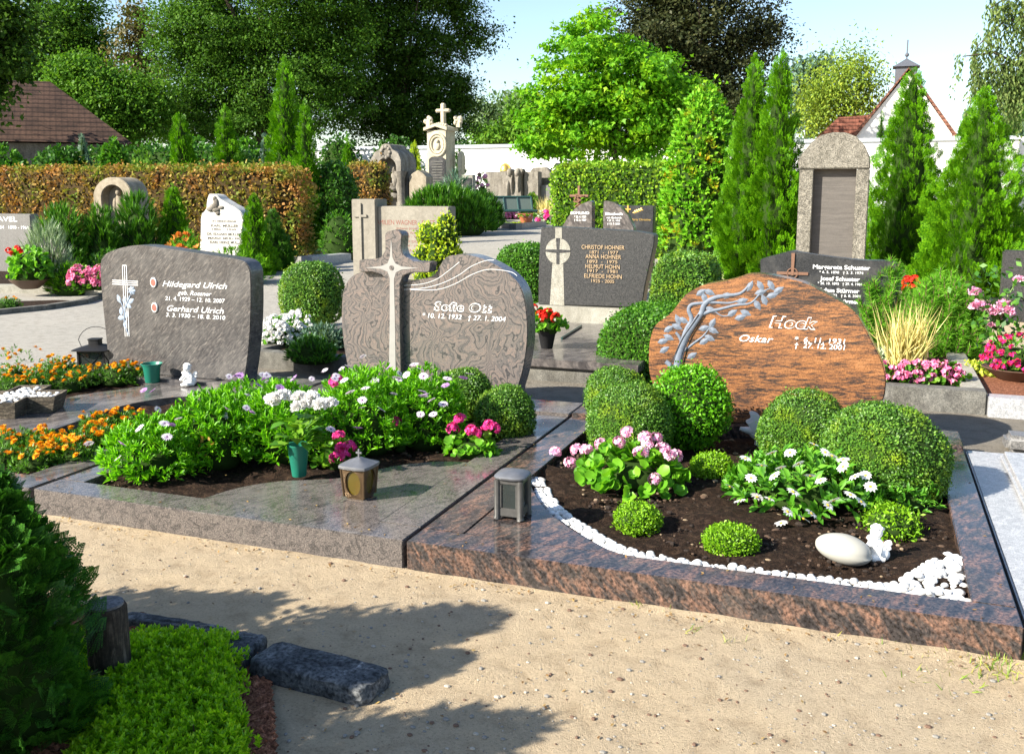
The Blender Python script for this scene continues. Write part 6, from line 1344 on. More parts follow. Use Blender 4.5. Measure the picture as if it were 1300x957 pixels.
mound('flowers', 'tall pink and orange flowering shrub beside the dark tablet stone', 'flowering plant', 603, 622, 218, 38, M['l_gera'], 160, 4, .14, .05, RHOMB, .9, fn=20, flm=[head_mesh('pink_bloom', .07, 8, 5, M['p_pink'], .06)], flname='bloom')
mound('silver_plant', 'silvery cushion with a pink bloom beside the tall hedge', 'plant', 680, 702, 266, 34, M['l_silver'], 90, 4, .1, .03, RHOMB, .9, fn=3, flm=[head_mesh('pink_bloom', .1, 12, 5, M['p_magenta'], .07)])
g = SG(693, 36); grass('ornamental_grass', 'dry grass tuft far back beside the clipped cone conifer', (g.x, g.y, g.z), 200, 1.0, .03, M['l_straw'])
# ---- wall graves with draped relief
DR = 45.0; YD = S(650, 240, DR).y; zg = gz(0, YD)
def PD(zx, zy): return AX(590 + zx / 7.647, 190 + zy / 7.647, YD)
t = thing('relief_monument', 'broad grey concrete monument with two draped mourning figures', 'monument', (PD(450, 500)[0], YD, zg))
def panel(nm, x0, x1, yt, y0, y1, m=M['concrete_lt']): a = PD(x0, yt); b = PD(x1, yt); return MB().box(a[0], b[0], YD + y0, YD + y1, zg, a[1]).build(nm, m, t, bevel=.02)
panel('slab', 203, 405, 215, 0, .5, M['greystone']); panel('slab', 575, 715, 215, 0.003, .5, M['greystone']); panel('back_wall', 405, 575, 240, .15, .45, M['greystone'])
for pts in ([(410, 640), (395, 350), (420, 250), (455, 190), (490, 220), (500, 300), (500, 640)], [(495, 640), (500, 300), (505, 195), (550, 185), (580, 205), (560, 260), (565, 400), (560, 640)]):
    ol = catmull([PD(*p) for p in pts], 4); ol = [(x, max(z, zg)) for x, z in ol]; MB().prism(ol, YD - .25, YD + .2).build('draped_figure', M['greystone'], t, bevel=.08, seg=3)
mb = MB()
for x, y, r in [(455, 225, (.16, .2, .2)), (530, 225, (.16, .2, .2)), (440, 400, (.1, .2, .5)), (480, 340, (.08, .2, .5)), (540, 330, (.08, .18, .45))]: c = PD(x, y); mb.ell((c[0], YD - .2, c[1]), r, 12, 8)
mb.build('drapery', M['greystone'], t, smooth=True)
a = PD(715, 200); b = PD(785, 215); t = thing('headstone', 'tall weathered stone with rounded shoulders right of the draped figures', 'headstone', (a[0], YD + .8, zg))
MB().prism([(PD(580, 230)[0], zg), PD(580, 200), PD(610, 172), PD(720, 168), PD(760, 195), PD(785, 230), (PD(785, 300)[0], zg)], YD + .8, YD + 1.3).build('stone', M['greystone'], t, bevel=.03)
panel_ = MB().box(PD(715, 0)[0], PD(870, 0)[0], YD + .3, YD + .7, zg, PD(0, 345)[1]).build('low_wall', M['gr_grey'], None, bevel=.02); tag(panel_, 'low dark stone wall between the draped monument and the hedge', 'wall')
# ---- white cemetery wall
DWL = 51.0; wp = S(700, 182.5, DWL); YWL = wp.y; zt = wp.z; zg = .70
t = thing('cemetery_wall', 'long white rendered cemetery wall with a grey cap', 'wall', (0, YWL, zg))
MB().box(-70, S(1215, 180, DWL).x + 2.0, YWL, YWL + .4, 0, zt - .16).build('wall', M['white_wall'], t); MB().box(-70, S(1215, 180, DWL).x + 2.0, YWL - .1, YWL + .5, zt - .158, zt).build('cap', M['wall_cap'], t)
q = S(1206, 180, DWL - 3); t2 = thing('gate_pillar', 'beige gate pillar before the white wall by the chapel', 'pillar', (q.x, q.y, zg)); MB().box(q.x - .45, q.x + .35, q.y, q.y + .6, 0, S(1206, 178, DWL - 3).z).build('shaft', M['concrete_lt'], t2, bevel=.02); MB().box(q.x - .55, q.x + .45, q.y - .1, q.y + .7, S(1206, 178, DWL - 3).z + .002, S(1206, 173, DWL - 3).z).build('cap', M['wall_cap'], t2)
q = S(1292, 180, 44); MB().box(q.x - 1.2, q.x + 8, q.y, q.y + .4, 0, S(1292, 174, 44).z).build('white_wall', M['white_wall'], None); tag(COL.objects[-1], 'white wall section at the right edge behind the broad arborvitae', 'wall')
a = S(706, 207, DWL); b = S(738, 207, DWL); z0 = S(706, 232, DWL).z
t = thing('wall_plaque', 'dark memorial plaque with pale ornaments on the white wall', 'plaque', ((a.x + b.x) / 2, YWL, z0)); MB().box(a.x, b.x, YWL - .06, YWL - .002, z0, a.z).build('board', M['black_board'], t, bevel=.01)
mb = MB(); xx = lambda f: a.x + (b.x - a.x) * f
mb.box(xx(.12), xx(.15), YWL - .07, YWL - .06, a.z - .75, a.z - .12).box(xx(.04), xx(.23), YWL - .069, YWL - .061, a.z - .36, a.z - .29).ell((xx(.55), YWL - .06, a.z - .3), (.13, .03, .16), 10, 6).ell((xx(.72), YWL - .06, a.z - .3), (.13, .03, .16), 10, 6); mb.build('ornaments', M['concrete_lt'], t)
c = S(633.5, 212, DWL); mb = MB().ell((c.x, YWL, c.z - .2), (.32, .3, .42), 20, 12); mb.v = [(x, min(y, YWL - .002), max(z, c.z - .2)) for x, y, z in mb.v]; mb.build('wall_niche_shell', M['gold'], None, smooth=True); tag(COL.objects[-1], 'gilded half dome set on the white wall above the draped monument', 'wall ornament')
# ---- house with brown tiled roof
DHS = 44.0
def tilerow(name, c0, c1, per):
    m, nt = newmat(name); v = coords(nt)
    sx = nd(nt, 'ShaderNodeSeparateXYZ', {0: v}); zf = nd(nt, 'ShaderNodeMath', {0: sx.outputs[2], 1: per}, operation='MULTIPLY').outputs[0]; fr_ = nd(nt, 'ShaderNodeMath', {0: zf}, operation='FRACT').outputs[0]
    xf = nd(nt, 'ShaderNodeMath', {0: nd(nt, 'ShaderNodeMath', {0: sx.outputs[0], 1: 4.2}, operation='MULTIPLY').outputs[0]}, operation='FRACT').outputs[0]
    n = noise(nt, v, 1.2, 6); n2 = noise(nt, v, 9, 3); c = ramp(nt, n2, [(.3, c0), (.7, c1)]); c = mixc(nt, .7, c, mixc(nt, 1.0, c, ramp(nt, n, [(.35, (.55, .55, .55)), (.65, (1.4, 1.35, 1.3))]), 'MULTIPLY'))
    c = mixc(nt, 1.0, c, ramp(nt, fr_, [(0, (.25, .25, .25)), (.2, (.6, .6, .6)), (.35, (1, 1, 1)), (.92, (1.1, 1.1, 1.1)), (1, (.3, .3, .3))]), 'MULTIPLY'); c = mixc(nt, .5, c, mixc(nt, 1.0, c, ramp(nt, xf, [(0, (.4, .4, .4)), (.25, (1, 1, 1)), (.8, (1, 1, 1)), (1, (.5, .5, .5))]), 'MULTIPLY'))
    finish(nt, c, .8, .2, fr_, .6, .05); return m
hc = S(168, 182, DHS); ez = hc.z; rzz = S(86, 106, DHS + 3.5).z; rot = YAW + math.atan((650 - 120) / 1237)
t = thing('house', 'low house with a dark brown tiled hip roof among the trees', 'house', (hc.x, hc.y, 0), rot)
mb = MB().add([(-20, 0, ez), (0, 0, ez), (-.6, 9, ez), (-20, 9, ez), (-20, 4.5, rzz), (-3.3, 4.5, rzz)], [(0, 1, 5, 4), (1, 2, 5), (2, 3, 4, 5), (0, 4, 3), (0, 3, 2, 1)])
mb.build('roof', tilerow('brown_roof_tiles', (.045, .027, .02), (.085, .05, .036), 4.6), t, loc=(0, 0, 0)); MB().box(-19.5, -.6, .5, 8.5, 0, ez - .05).build('wall', M['concrete'], t, loc=(0, 0, 0))
# ---- chapel
DCH = 74.0
ap = S(1147, 86, DCH); ll = S(1081, 172, DCH); rl = S(1212, 174, DCH); yc = ap.y; wx0, wx1 = ll.x, rl.x; ez = S(1081, 172, DCH).z; depthc = 14
ax_ = (wx0 + wx1) / 2 + .1
t = thing('chapel', 'white gabled chapel with red tiled roof and a slate ridge turret', 'chapel', (ax_, yc, .7))
MB().prism([(wx0 + .3, 0), (wx0 + .3, ez), (ax_, ap.z - .35), (wx1 - .3, ez), (wx1 - .3, 0)], yc, yc + depthc).build('wall', M['white_wall'], t)
tm = tilerow('red_roof_tiles', (.17, .075, .05), (.25, .12, .085), 3.5)
for s_, xe in ((1, wx0), (-1, wx1)): MB().prism([(xe - s_ * .3, ez - .4), (ax_, ap.z), (ax_, ap.z - .11), (xe, ez - .46)], yc - .25, yc + depthc + .3).build('roof', tm, t)
a = S(1038, 170, DCH); b = S(1096, 145, DCH); MB().prism([(a.x - .5, a.z - .3), (S(1062, 146, DCH).x, b.z), (wx0 + 2.6, b.z + .2), (wx0 + 2.6, a.z - .3)], yc + 2, yc + 9).build('side_roof', tilerow('brown_red_tiles', (.16, .065, .045), (.25, .10, .07), 3.5), t); MB().box(a.x, wx0 + .6, yc + 2.4, yc + 8.6, 0, a.z - .3).build('side_wall', M['white_wall'], t)
q0, q1 = S(1131, 105, DCH), S(1161, 79, DCH); tw = (q1.x - q0.x) / 2; tcx = ax_ - .1; ty = yc + 3
MB().box(tcx - tw, tcx + tw, ty, ty + 2 * tw, ap.z - 2, q1.z).build('turret', M['slate'], t, bevel=.03)
sp = S(1145, 70, DCH).z; o = tw * 1.25; MB().add([(tcx - o, ty - .2, q1.z + .01), (tcx + o, ty - .2, q1.z + .01), (tcx + o, ty + 2 * tw + .2, q1.z + .01), (tcx - o, ty + 2 * tw + .2, q1.z + .01), (tcx, ty + tw, sp + .2)], [(0, 1, 4), (1, 2, 4), (2, 3, 4), (3, 0, 4), (3, 2, 1, 0)]).build('turret_roof', M['slate'], t)
MB().tube([(tcx, ty + tw, sp), (tcx, ty + tw, S(1147, 42, DCH).z)], .05, 6).ell((tcx, ty + tw, S(1147, 62, DCH).z), (.16, .16, .16), 10, 8).build('spire_rod', M['slate'], t)
# ================================================================== trees
def tree(name, label, px_, D, lobes, mat, ncl, per, leaf, cr, seed=0, group=None, trunk_r=.3, T=RHOMB, flat=.55, shell=.45, zb=None, cat='tree', droop=.2, asp=.62, forks=9, base=None, spread=1.0):
    """lobes are (pixel x, pixel y, half width px, half height px, depth factor) of crown masses"""
    b = SG(px_, D); t = thing(name, label, cat, b, 0, group); rr = np.random.default_rng(seed); k = mpp(D)
    W_ = np.array([l[2] * l[3] for l in lobes], float); W_ /= W_.sum(); C = []; 
    for l, w_ in zip(lobes, W_):
        c = np.array(S(l[0], l[1], D) - b) + np.array(list(Vector((-math.sin(YAW), math.cos(YAW), 0)))) * (l[5] * k if len(l) > 5 else 0); r = np.array([l[2] * k, l[2] * k * l[4], l[3] * k]); n = max(6, int(ncl * w_))
        d = unit(rr.normal(size=(n, 3))); q = 1 - shell * rr.random((n, 1)) ** 1.4; lp = lump(seed + int(l[0]), .14, 2.6); q = q * (1 + np.array([[lp(Vector(v))] for v in d]))
        C.append(np.concatenate([c + d * r * q, d], 1))
    C = np.concatenate(C); cen, od = C[:, :3], C[:, 3:]; cen[:, 2] = np.maximum(cen[:, 2], .6); n = len(cen)
    P = np.repeat(cen, per, 0); sz = cr * (.55 + .8 * rr.random((n, 1))); g_ = rr.normal(size=(n * per, 3)) * np.array([1, 1, flat]) * .55 * spread
    P = P + g_ * np.repeat(sz, per, 0); O = np.repeat(od, per, 0)
    Nn = np.array([0, 0, .8]) + O * .7 + rr.normal(size=P.shape) * .42; D_ = O * .6 + rr.normal(size=P.shape) + np.array([0, 0, -droop])
    s_ = leaf * (.6 + .7 * rr.random(len(P))); LF().add(T, P, D_, Nn, s_, s_ * asp, 0).build('crown', mat, t)
    mb = MB(); top = cen[:, 2].max(); mx = cen.mean(0); H = mx[2]
    mb.tube([(0, 0, -.2), (mx[0] * .1, mx[1] * .1, H * .35), (mx[0] * .5, mx[1] * .5, H * .75), (mx[0], mx[1], H + (top - H) * .6)], [trunk_r * 1.15, trunk_r * .85, trunk_r * .6, trunk_r * .15], 10)
    for i in range(forks):
        e = cen[rr.integers(n)]; st = Vector((mx[0] * .3, mx[1] * .3, H * (.4 + .35 * rr.random()))); mid = (st + Vector(e)) / 2 + Vector((0, 0, .06 * H)); mb.tube([st, mid, e], [trunk_r * .42, trunk_r * .25, trunk_r * .06], 7)
    mb.build('trunk', M['bark'], t, smooth=True, loc=(0, 0, 0)); return t
TG = 'trees behind the cemetery'
tree('maple', 'bright light green maple in front of the white wall', 783, 41, [(750, 58, 58, 44, 1), (800, 95, 70, 40, 1), (735, 125, 62, 42, 1), (700, 160, 40, 30, 1), (790, 150, 85, 42, 1), (845, 140, 45, 48, 1), (820, 185, 42, 22, .8), (745, 180, 58, 22, .9), (860, 105, 30, 14, 1), (690, 190, 26, 12, .8)], M['l_maple'], 520, 70, .21, .60, 1, TG, .17, MAPLE, .38, .75, asp=.95)
tree('copper_beech', 'dark copper-leaved beech tree behind the bright maple', 890, 68, [(880, 20, 95, 60, .9), (850, 80, 70, 60, .9), (925, 100, 62, 62, .9), (900, 160, 80, 45, .8), (960, 40, 30, 40, .8), (840, 10, 50, 40, .8)], M['l_beech'], 680, 90, .25, 1.1, 2, TG, .4, RHOMB, .5, .75)
tree('lime_tree', 'huge dark green lime tree behind the slim arborvitae', 335, 58, [(320, 20, 120, 90, .8), (260, 90, 70, 70, .8), (370, 100, 95, 80, .8), (300, 155, 95, 45, .7), (420, 60, 60, 90, .8), (400, -60, 100, 60, .8), (250, 30, 55, 60, .8), (225, 150, 40, 40, .7)], M['l_tree'], 1200, 150, .175, .9, 3, TG, .5, RHOMB, .5, .7)
tree('lime_tree', 'tall dark tree with overhanging right side beside the huge lime tree', 510, 62, [(505, 40, 70, 80, .8), (540, 90, 60, 60, .8), (480, 130, 65, 60, .8), (560, 140, 45, 45, .8), (590, 30, 32, 40, .8), (560, -20, 60, 40, .8), (612, 46, 16, 16, .8), (450, 10, 50, 60, .8), (470, -60, 90, 60, .8), (520, 168, 75, 30, .7), (590, 130, 18, 50, .7)], M['l_treedark'], 950, 130, .18, .9, 4, TG, .45, RHOMB, .5, .75)
tree('oak', 'dark tree towering at the top left corner', -10, 40, [(0, 20, 35, 90, 1), (-30, 80, 50, 70, 1)], M['l_treedark'], 170, 60, .24, .75, 5, TG, .3, RHOMB, .5, .8)
tree('oak', 'dark green tree left behind the brown roof', 80, 72, [(75, 30, 62, 60, .8), (40, 70, 50, 55, .8), (110, 70, 40, 50, .8), (60, 120, 70, 40, .8)], M['l_tree'], 480, 90, .26, 1.1, 6, TG, .4, RHOMB, .5, .75)
tree('hazel', 'light green rounded tree right of the brown roof', 135, 54, [(120, 110, 48, 40, .8), (155, 130, 45, 42, .8), (90, 100, 32, 30, .8), (130, 165, 55, 28, .8), (190, 140, 30, 40, .8)], M['l_treelight'], 420, 90, .20, .85, 7, TG, .25, RHOMB, .5, .7)
tree('bronze_tree', 'sparse bronze-leaved tree between two green trees', 178, 66, [(178, 40, 28, 32, .8), (165, 75, 26, 30, .8), (190, 90, 24, 40, .8), (172, 18, 18, 14, .8)], M['l_reddish'], 120, 36, .30, .9, 8, TG, .2, RHOMB, .5, .9)
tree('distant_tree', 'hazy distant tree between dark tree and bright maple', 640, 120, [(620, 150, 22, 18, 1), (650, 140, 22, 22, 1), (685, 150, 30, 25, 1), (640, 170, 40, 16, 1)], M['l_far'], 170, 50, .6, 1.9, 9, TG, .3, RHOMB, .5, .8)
tree('distant_tree', 'distant tree just beyond the white wall left of the maple', 660, 90, [(668, 135, 14, 18, 1), (672, 165, 25, 20, 1), (625, 172, 25, 12, 1)], M['l_treelight'], 110, 50, .42, 1.3, 10, TG, .3, RHOMB, .5, .8)
tree('birch', 'yellow-green birch left of the chapel gable', 1072, 82, [(1078, 85, 22, 24, .9), (1095, 110, 26, 36, .9), (1050, 115, 32, 36, .9), (1070, 145, 44, 24, .9), (1030, 140, 18, 26, .9)], M['l_birch'], 230, 50, .30, 1.5, 11, TG, .22, RHOMB, 1.0, .95, droop=1.2, asp=.5)
tree('pine_tree', 'dark pine behind the yellow-green birch', 1022, 90, [(1032, 85, 17, 12, .9), (1018, 110, 14, 30, .9), (1025, 140, 18, 30, .9)], M['l_blue'], 90, 56, .45, 1.2, 12, TG, .25)
# weeping birch: hanging strands
def weeping(label, px_, D, lobes, seed, n, mat):
    b = SG(px_, D); t = thing('weeping_birch', label, 'tree', b, 0, TG); rr = np.random.default_rng(seed); k = mpp(D); st_ = MB(); V = []
    top = S(px_, lobes[0][1], D) - b; st_.tube([(0, 0, -.2), (0, 0, top.z * .5), (0, 0, top.z)], [.25, .18, .06], 8)
    for x0, y0, x1, y1, ln in lobes:
        A0, A1 = S(x0, y0, D) - b, S(x1, y1, D) - b; mid = (A0 + A1) / 2 + Vector((0, 0, .35)); st_.tube([(0, 0, A0.z * .9), A0, mid, A1], [.09, .06, .045, .02], 6)
        for i in range(n):
            u = rr.random(); p = Vector(A0) * (1 - u) ** 2 + mid * 2 * u * (1 - u) + A1 * u * u + Vector(rr.normal(size=3) * .22); m_ = 22; l = ln * k * (.4 + .6 * rr.random())
            zz_ = np.linspace(0, l, m_); V.append(np.stack([p.x + rr.normal() * .12 * zz_ + rr.normal(size=m_) * .06, p.y + rr.normal() * .12 * zz_ + rr.normal(size=m_) * .06, p.z - zz_], 1))
    V = np.concatenate(V); LF().add(RHOMB, V, rdir(len(V)) * .6 + [0, 0, -1.], rdir(len(V)), .17, .085).build('crown', mat, t); st_.build('trunk', M['bark'], t, loc=(0, 0, 0), smooth=True)
weeping('weeping birch with hanging strands at the top right edge', 1312, 40, [(1300, 85, 1222, 72, 62), (1300, 110, 1235, 95, 60), (1305, 20, 1240, 60, 50), (1310, 0, 1255, 12, 40), (1320, 60, 1285, 80, 110), (1330, 10, 1300, 20, 140), (1310, 95, 1262, 85, 85)], 3, 46, M['l_weep'])
cone_tree('spruce', 'dark spruce behind the white wall at the right edge', 1284, 26, 88, 52, M['l_thujadark'], TG, 31, .45, fat=.7)
cone_tree('spruce', 'dark green conifer between chapel gable and broad arborvitae', 1222, 16, 132, 60, M['l_thujadark'], TG, 32, .4, fat=.6)
cone_tree('small_conifer', 'small blue spruce tip above the white wall at the right edge', 1292, 10, 150, 46, M['l_blue'], None, 33, .25, fat=.8)
SB = 'dark shrubs behind the brown hedge'
for i, (x0, x1, yt, D, m_) in enumerate([(-60, 60, 183, 30, 'l_yew'), (40, 130, 186, 31, 'l_thujadark'), (118, 175, 177, 33, 'l_box'), (160, 225, 182, 36, 'l_thujadark'), (205, 290, 172, 38, 'l_yew'), (280, 350, 176, 38, 'l_yew'), (395, 470, 168, 54, 'l_thujadark'), (460, 545, 172, 54, 'l_thujadark'), (540, 612, 176, 54, 'l_thujadark')]):
    lb = ['dark hedge-like shrub below the brown roof at the far left', 'dark shrub below the brown roof, right of the far left one', 'rounded green shrub at the lower right corner of the brown roof', 'dark shrub between roof and leftmost small arborvitae', 'dark shrub between the two small arborvitae', 'dark shrub right of the second small arborvitae', 'dark bush over the wall left of the niche monument', 'dark bush over the wall behind the niche monument', 'dark bush over the wall behind the tall cream monument'][i]
    mound('shrub', lb, 'shrub', x0, x1, yt, D, M[m_], 900, 5, .17, .10, RHOMB, 1.0, SB, core=.85, ry=.5, up=.3)
cone_tree('small_conifer', 'blue-green conifer tip behind the left shrubs', 108, 12, 168, 34, M['l_blue'], None, 34, .3, fat=.7)
mound('shrub', 'small pale green shrub just above the brown hedge', 'shrub', 158, 205, 190, 28, M['l_treelight'], 200, 5, .16, .08, RHOMB, 1.0, None, core=.7)

a = S(-70, 187, 34); b = S(300, 187, 34); block('hedge', 'dark evergreen hedge below the brown tiled roof', 'hedge', a.x, b.x, b.y, b.y + 1.2, .3, b.z, M['l_thujadark'], .14, 1.0, jit=.07, tilt=1.1, p=14)
# ================================================================== foreground bed at the lower left
q = [(-60, 735), (100, 775), (225, 797), (318, 822), (345, 868), (352, 957), (356, 1050), (-60, 1050)]
ol = [(G(x, y).x, G(x, y).y) for x, y in q]; soil_patch('mulch', ol, .03, M['mulch'], .012, .012, 41)
def edge_stone(label, a, b, wdt, h, seed, group=None):
    """rough kerb stone between two ground points, its width towards the camera side"""
    a, b = G(*a), G(*b); d = (b - a); L = d.length; d.normalize(); n = Vector((d.y, -d.x, 0)); c = (a + b) / 2 + n * wdt / 2
    mb = MB().ell((0, 0, 0), (L / 2, wdt / 2, h), 48, 28, disp=lump(seed, .02, 5), p=9)
    r_ = random.Random(seed); mb.v = [(x + r_.gauss(0, .0015), y + r_.gauss(0, .0015), z + r_.gauss(0, .0012)) for x, y, z in mb.v]
    o = mb.build('edging_stone', M['foot_stone'], None, smooth=True, loc=(c.x, c.y, .012)); o.rotation_euler = (0, 0, math.atan2(d.y, d.x)); return tag(o, label, 'edging stone')
edge_stone('dark rough edging stone reaching farthest right onto the sand', (352, 832), (498, 868), .17, .055, 2)
edge_stone('small dark rough edging stone at the corner of the heath bed', (302, 819), (343, 827), .22, .055, 1)
edge_stone('dark rough edging stone behind the wooden post', (165, 792), (296, 815), .07, .05, 3)
D = 2.95; c = S(136, 800, D); zt = S(136, 772, D - .03).z; t = thing('wooden_post', 'short dark weathered round wooden post in the heath bed', 'post', (c.x, c.y, 0))
M['wood_dark'] = granite('weathered_dark_wood', [(.3, (.012, .010, .008)), (.55, (.05, .04, .03)), (.7, (.14, .11, .085))], 9, (6, 6, .8), rough=.85, speck=.3, sscale=60, bump=.8, spec=.2)
M['wood_end'] = granite('grey_wood_end_grain', [(.3, (.06, .058, .06)), (.6, (.16, .155, .16)), (.75, (.28, .27, .27))], 12, (1, 1, 1), rough=.9, speck=.4, sscale=80, bump=1, spec=.2)
L = lump(3, .03, 3); mb = MB().lathe([(.066, -.03), (.064, zt * .5), (.063, zt - .012), (.058, zt - .002)], n=28); mb.v = [(x * (1 + L(Vector((x * 20, y * 20, 0)))), y * (1 + L(Vector((x * 20, y * 20, 0)))), z) for x, y, z in mb.v]
mb.build('shaft', M['wood_dark'], t, smooth=True, loc=(0, 0, 0)); mb = MB().lathe([(.057, zt - .001), (.056, zt + .006), (.03, zt + .010), (.0005, zt + .011)], n=28); mb.build('end_grain', M['wood_end'], t, smooth=True, loc=(0, 0, 0))
# lime heath
P = []; D_ = []
hx = [(x, y) for x in range(92, 330, 9) for y in range(818, 1010, 9)]
for x, y in hx:
    if x > 296 + (y - 818) * .12: continue
    e = min(1, (x - 86) / 60, (318 + (y - 818) * .12 - x) / 55, (y - 806) / 42)
    g = G(x + random.uniform(-5, 5), y + random.uniform(-5, 5), .03)
    for _ in range(4): P.append((g.x + random.gauss(0, .012), g.y + random.gauss(0, .012), .04 + .075 * max(.1, e) ** .6 * (.68 + .62 * random.random()))); D_.append((random.gauss(0, .3), random.gauss(0, .3), 1))
P = np.array(P); D_ = unit(np.array(D_)); c = P.mean(0); c[2] = 0
lf = LF()
for k in range(7): lf.add(RHOMB, np.repeat(P - c - D_ * .007 * k, 4, 0), np.repeat(D_, 4, 0) * .9 + rdir(len(P) * 4) * .8, rdir(len(P) * 4), .019, .0075, 0)
t = thing('heath_plant', 'bright lime green heath cushion at the lower left', 'heath', c); lf.build('foliage', M['l_sedum'], t); st = MB()
for p, d in zip(P[::5], D_[::5]): st.tube([(p[0] - c[0], p[1] - c[1], .03), (p[0] - c[0], p[1] - c[1], p[2] - .01)], .002, 4)
st.build('stems', M['stem_brown'], t, loc=(0, 0, 0))
# dark cypress at the left edge
def cypress(name, label, base, R, H, n, spray, mat, seed, T=FAN, shape=None, group=None):
    t = thing(name, label, 'conifer', base, 0, group); rr = np.random.default_rng(seed); a = rr.random(n) * 2 * PI; u = rr.random(n) ** .9
    shape = shape or (lambda q: (np.minimum(1, (q + .12) / .22)) * (1 - q ** 2.2) ** .75); rad = R * shape(u) * (1 + .18 * np.sin(a * 3 + u * 9) + .12 * np.sin(a * 5 - u * 13)) * (1 - .5 * rr.random(n) ** 2)
    P = np.stack([rad * np.cos(a), rad * np.sin(a), .03 + u * H], 1); o = np.stack([np.cos(a), np.sin(a), np.zeros(n)], 1)
    D_ = o * .9 + np.array([0, 0, .65]) + rr.normal(size=(n, 3)) * .3; N_ = np.array([0, 0, 1.]) * .8 + o * .3 + rr.normal(size=(n, 3)) * .5; s_ = spray * (.6 + .7 * rr.random(n))
    lf = LF().add(T, P - unit(D_) * s_[:, None] * .55, D_, N_, s_, s_, 0); cm = MB().lathe([(max(.004, R * .62 * float(shape(np.array(q)))), .02 + q * H * .93) for q in np.linspace(0, .97, 12)], n=14); lf.core(cm, 1)
    lf.build('crown', [mat, M['core']], t); MB().tube([(0, 0, -.03), (0, 0, H * .5)], [R * .1, R * .03], 8).build('trunk', M['bark'], t, loc=(0, 0, 0)); return t
D = 2.62; b = S(8, 800, D); zt = S(12, 628, D).z
cypress('dwarf_cypress', 'dark green dwarf cypress at the left edge in the foreground', (b.x, b.y, .02), .235, zt, 1300, .085, M['l_thujafront'], 5)
b = G(222, 800, .03); mound('red_flower', 'tiny red bloom beside the dark cypress', 'flower', 70, 84, 738, 3.05, M['l_gera'], 14, 3, .02, .008, RHOMB, .8, zb=.03, fn=3, flm=[head_mesh('red_bloom', .007, 4, 5, M['p_red'], .008)], flname='bloom') if False else None
# evergreens beside the camera, just outside the picture, that shade the sand
for i, (x, y, R, H) in enumerate([(-3.75, 1.55, .42, 1.25), (-3.1, 1.5, .40, 1.45), (-2.6, .95, .45, 1.35)]):
    cypress('arborvitae_shrub', ['shaded arborvitae shrub beside the path, farthest from the lens', 'arborvitae shrub beside the path, middle of three', 'arborvitae shrub beside the path, nearest to the lens'][i], (x, y, 0), R, H, 420, .20, M['l_thuja'], 20 + i, FAN2, group='arborvitae shrubs beside the path')
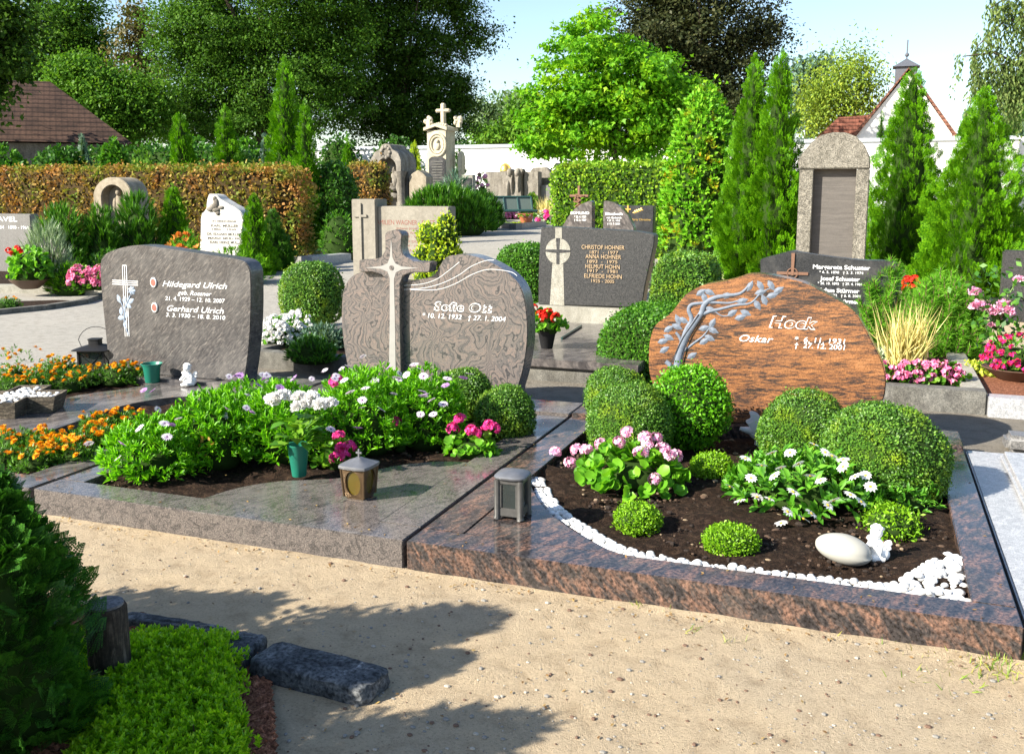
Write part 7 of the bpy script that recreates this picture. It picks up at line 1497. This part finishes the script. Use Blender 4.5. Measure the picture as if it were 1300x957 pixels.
# ---- grit, fallen leaves and grass on the sand
mb = MB(); rr = random.Random(12)
for i in range(1700):
    x, y = rr.uniform(60, 1300), rr.uniform(640, 957); g = G(x, y)
    if g.y > 3.56 or (x < 360 and y > 770): continue
    s_ = rr.choice([.0022, .0028, .003, .004, .0065]) * rr.uniform(.7, 1.5); mb.ell((g.x, g.y, s_ * .25), (s_ * rr.uniform(.8, 1.5), s_, s_ * .6), 6, 4, rr.choice([0, 0, 1, 2]))
tag(mb.build('grit', [plain('grey_grit', (.20, .19, .17), .8), plain('pale_grit', (.36, .32, .26), .8), plain('brown_grit', (.12, .07, .045), .8)]), kind='stuff')
n = 130; P = np.array([list(G(rr.uniform(80, 1290), rr.uniform(640, 950), .006)) for _ in range(n)]); P = P[P[:, 1] < 3.5]; n = len(P)
dr = np.array([[rr.uniform(-3.9, -1.9), rr.uniform(3.62, 3.76), .134] for _ in range(14)] + [[rr.uniform(-1.8, .5), rr.uniform(3.62, 3.75), .134] for _ in range(16)] + [[rr.uniform(-3.2, -2.1), rr.uniform(3.8, 4.3), .132] for _ in range(12)] + [[rr.uniform(.44, .56), rr.uniform(3.8, 6), .134] for _ in range(10)] + [[rr.uniform(-2.04, -1.66), rr.uniform(3.8, 6), .134] for _ in range(12)] + [[rr.uniform(-5.9, -4.3), rr.uniform(4.7, 5.9), .132] for _ in range(14)]); P = np.concatenate([P, dr])
edge = np.array([[rr.uniform(-3.9, .5), 3.57 - abs(rr.gauss(0, .05)), .008] for _ in range(160)]); P = np.concatenate([P, edge]); n = len(P)
tag(LF().add(RHOMB, P, rdir(n) * [1, 1, .15], np.tile([0, 0, 1.], (n, 1)) + rdir(n) * .35, .020, .009).build('fallen_leaves', leafmat('dry_fallen_leaves', [(.10, .05, .02), (.22, .12, .05), (.30, .20, .09)], trans=.1)), kind='stuff')
P = []
for cx, cy, s_, m_ in [(1240, 822, 40, 130), (1275, 842, 30, 120), (1200, 812, 26, 50), (1100, 805, 10, 16), (1068, 806, 9, 14), (815, 770, 7, 12), (855, 775, 6, 10), (985, 790, 10, 14), (1225, 858, 40, 60), (880, 800, 9, 8), (930, 815, 9, 8)]:
    for _ in range(m_): P.append(list(G(cx + rr.gauss(0, s_), cy + rr.gauss(0, s_ * .22), 0)))
P = np.array(P); P = P[(P[:, 1] < 3.59) | (P[:, 0] > .58)]; P = P[P[:, 0] < .6]; n = len(P)
tag(LF().add(BLADE, P, rdir(n) * .9 + [0, 0, .8], rdir(n), .035, .004).build('grass', leafmat('sparse_grass_blades', [(.08, .16, .02), (.18, .24, .04), (.34, .28, .10)])), kind='stuff')

# sand drifted against the foot of the kerbs
mb = MB(); N = 260; v = []
for i in range(N + 1):
    x = -4.0 + 4.6 * i / N; q = Vector((x * 3, 1.3, 0)); h = .002 + .003 * math.sin(x * 5.1) * math.sin(x * 2.3 + 1) + .002 * math.sin(x * 23); h = max(.002, h + (.006 if x > -.9 else 0)); w_ = .05 + h * 3.2 + .015 * math.sin(x * 13)
    v += [(x, 3.598, h), (x, 3.598 - w_ * .4, h * .55), (x, 3.598 - w_, -.002)]
mb.add(v, [f for i in range(N) for f in ((3 * i, 3 * i + 1, 3 * i + 4, 3 * i + 3), (3 * i + 1, 3 * i + 2, 3 * i + 5, 3 * i + 4))]); tag(mb.build('sand_drift', M['sand'], None, smooth=True), kind='structure')
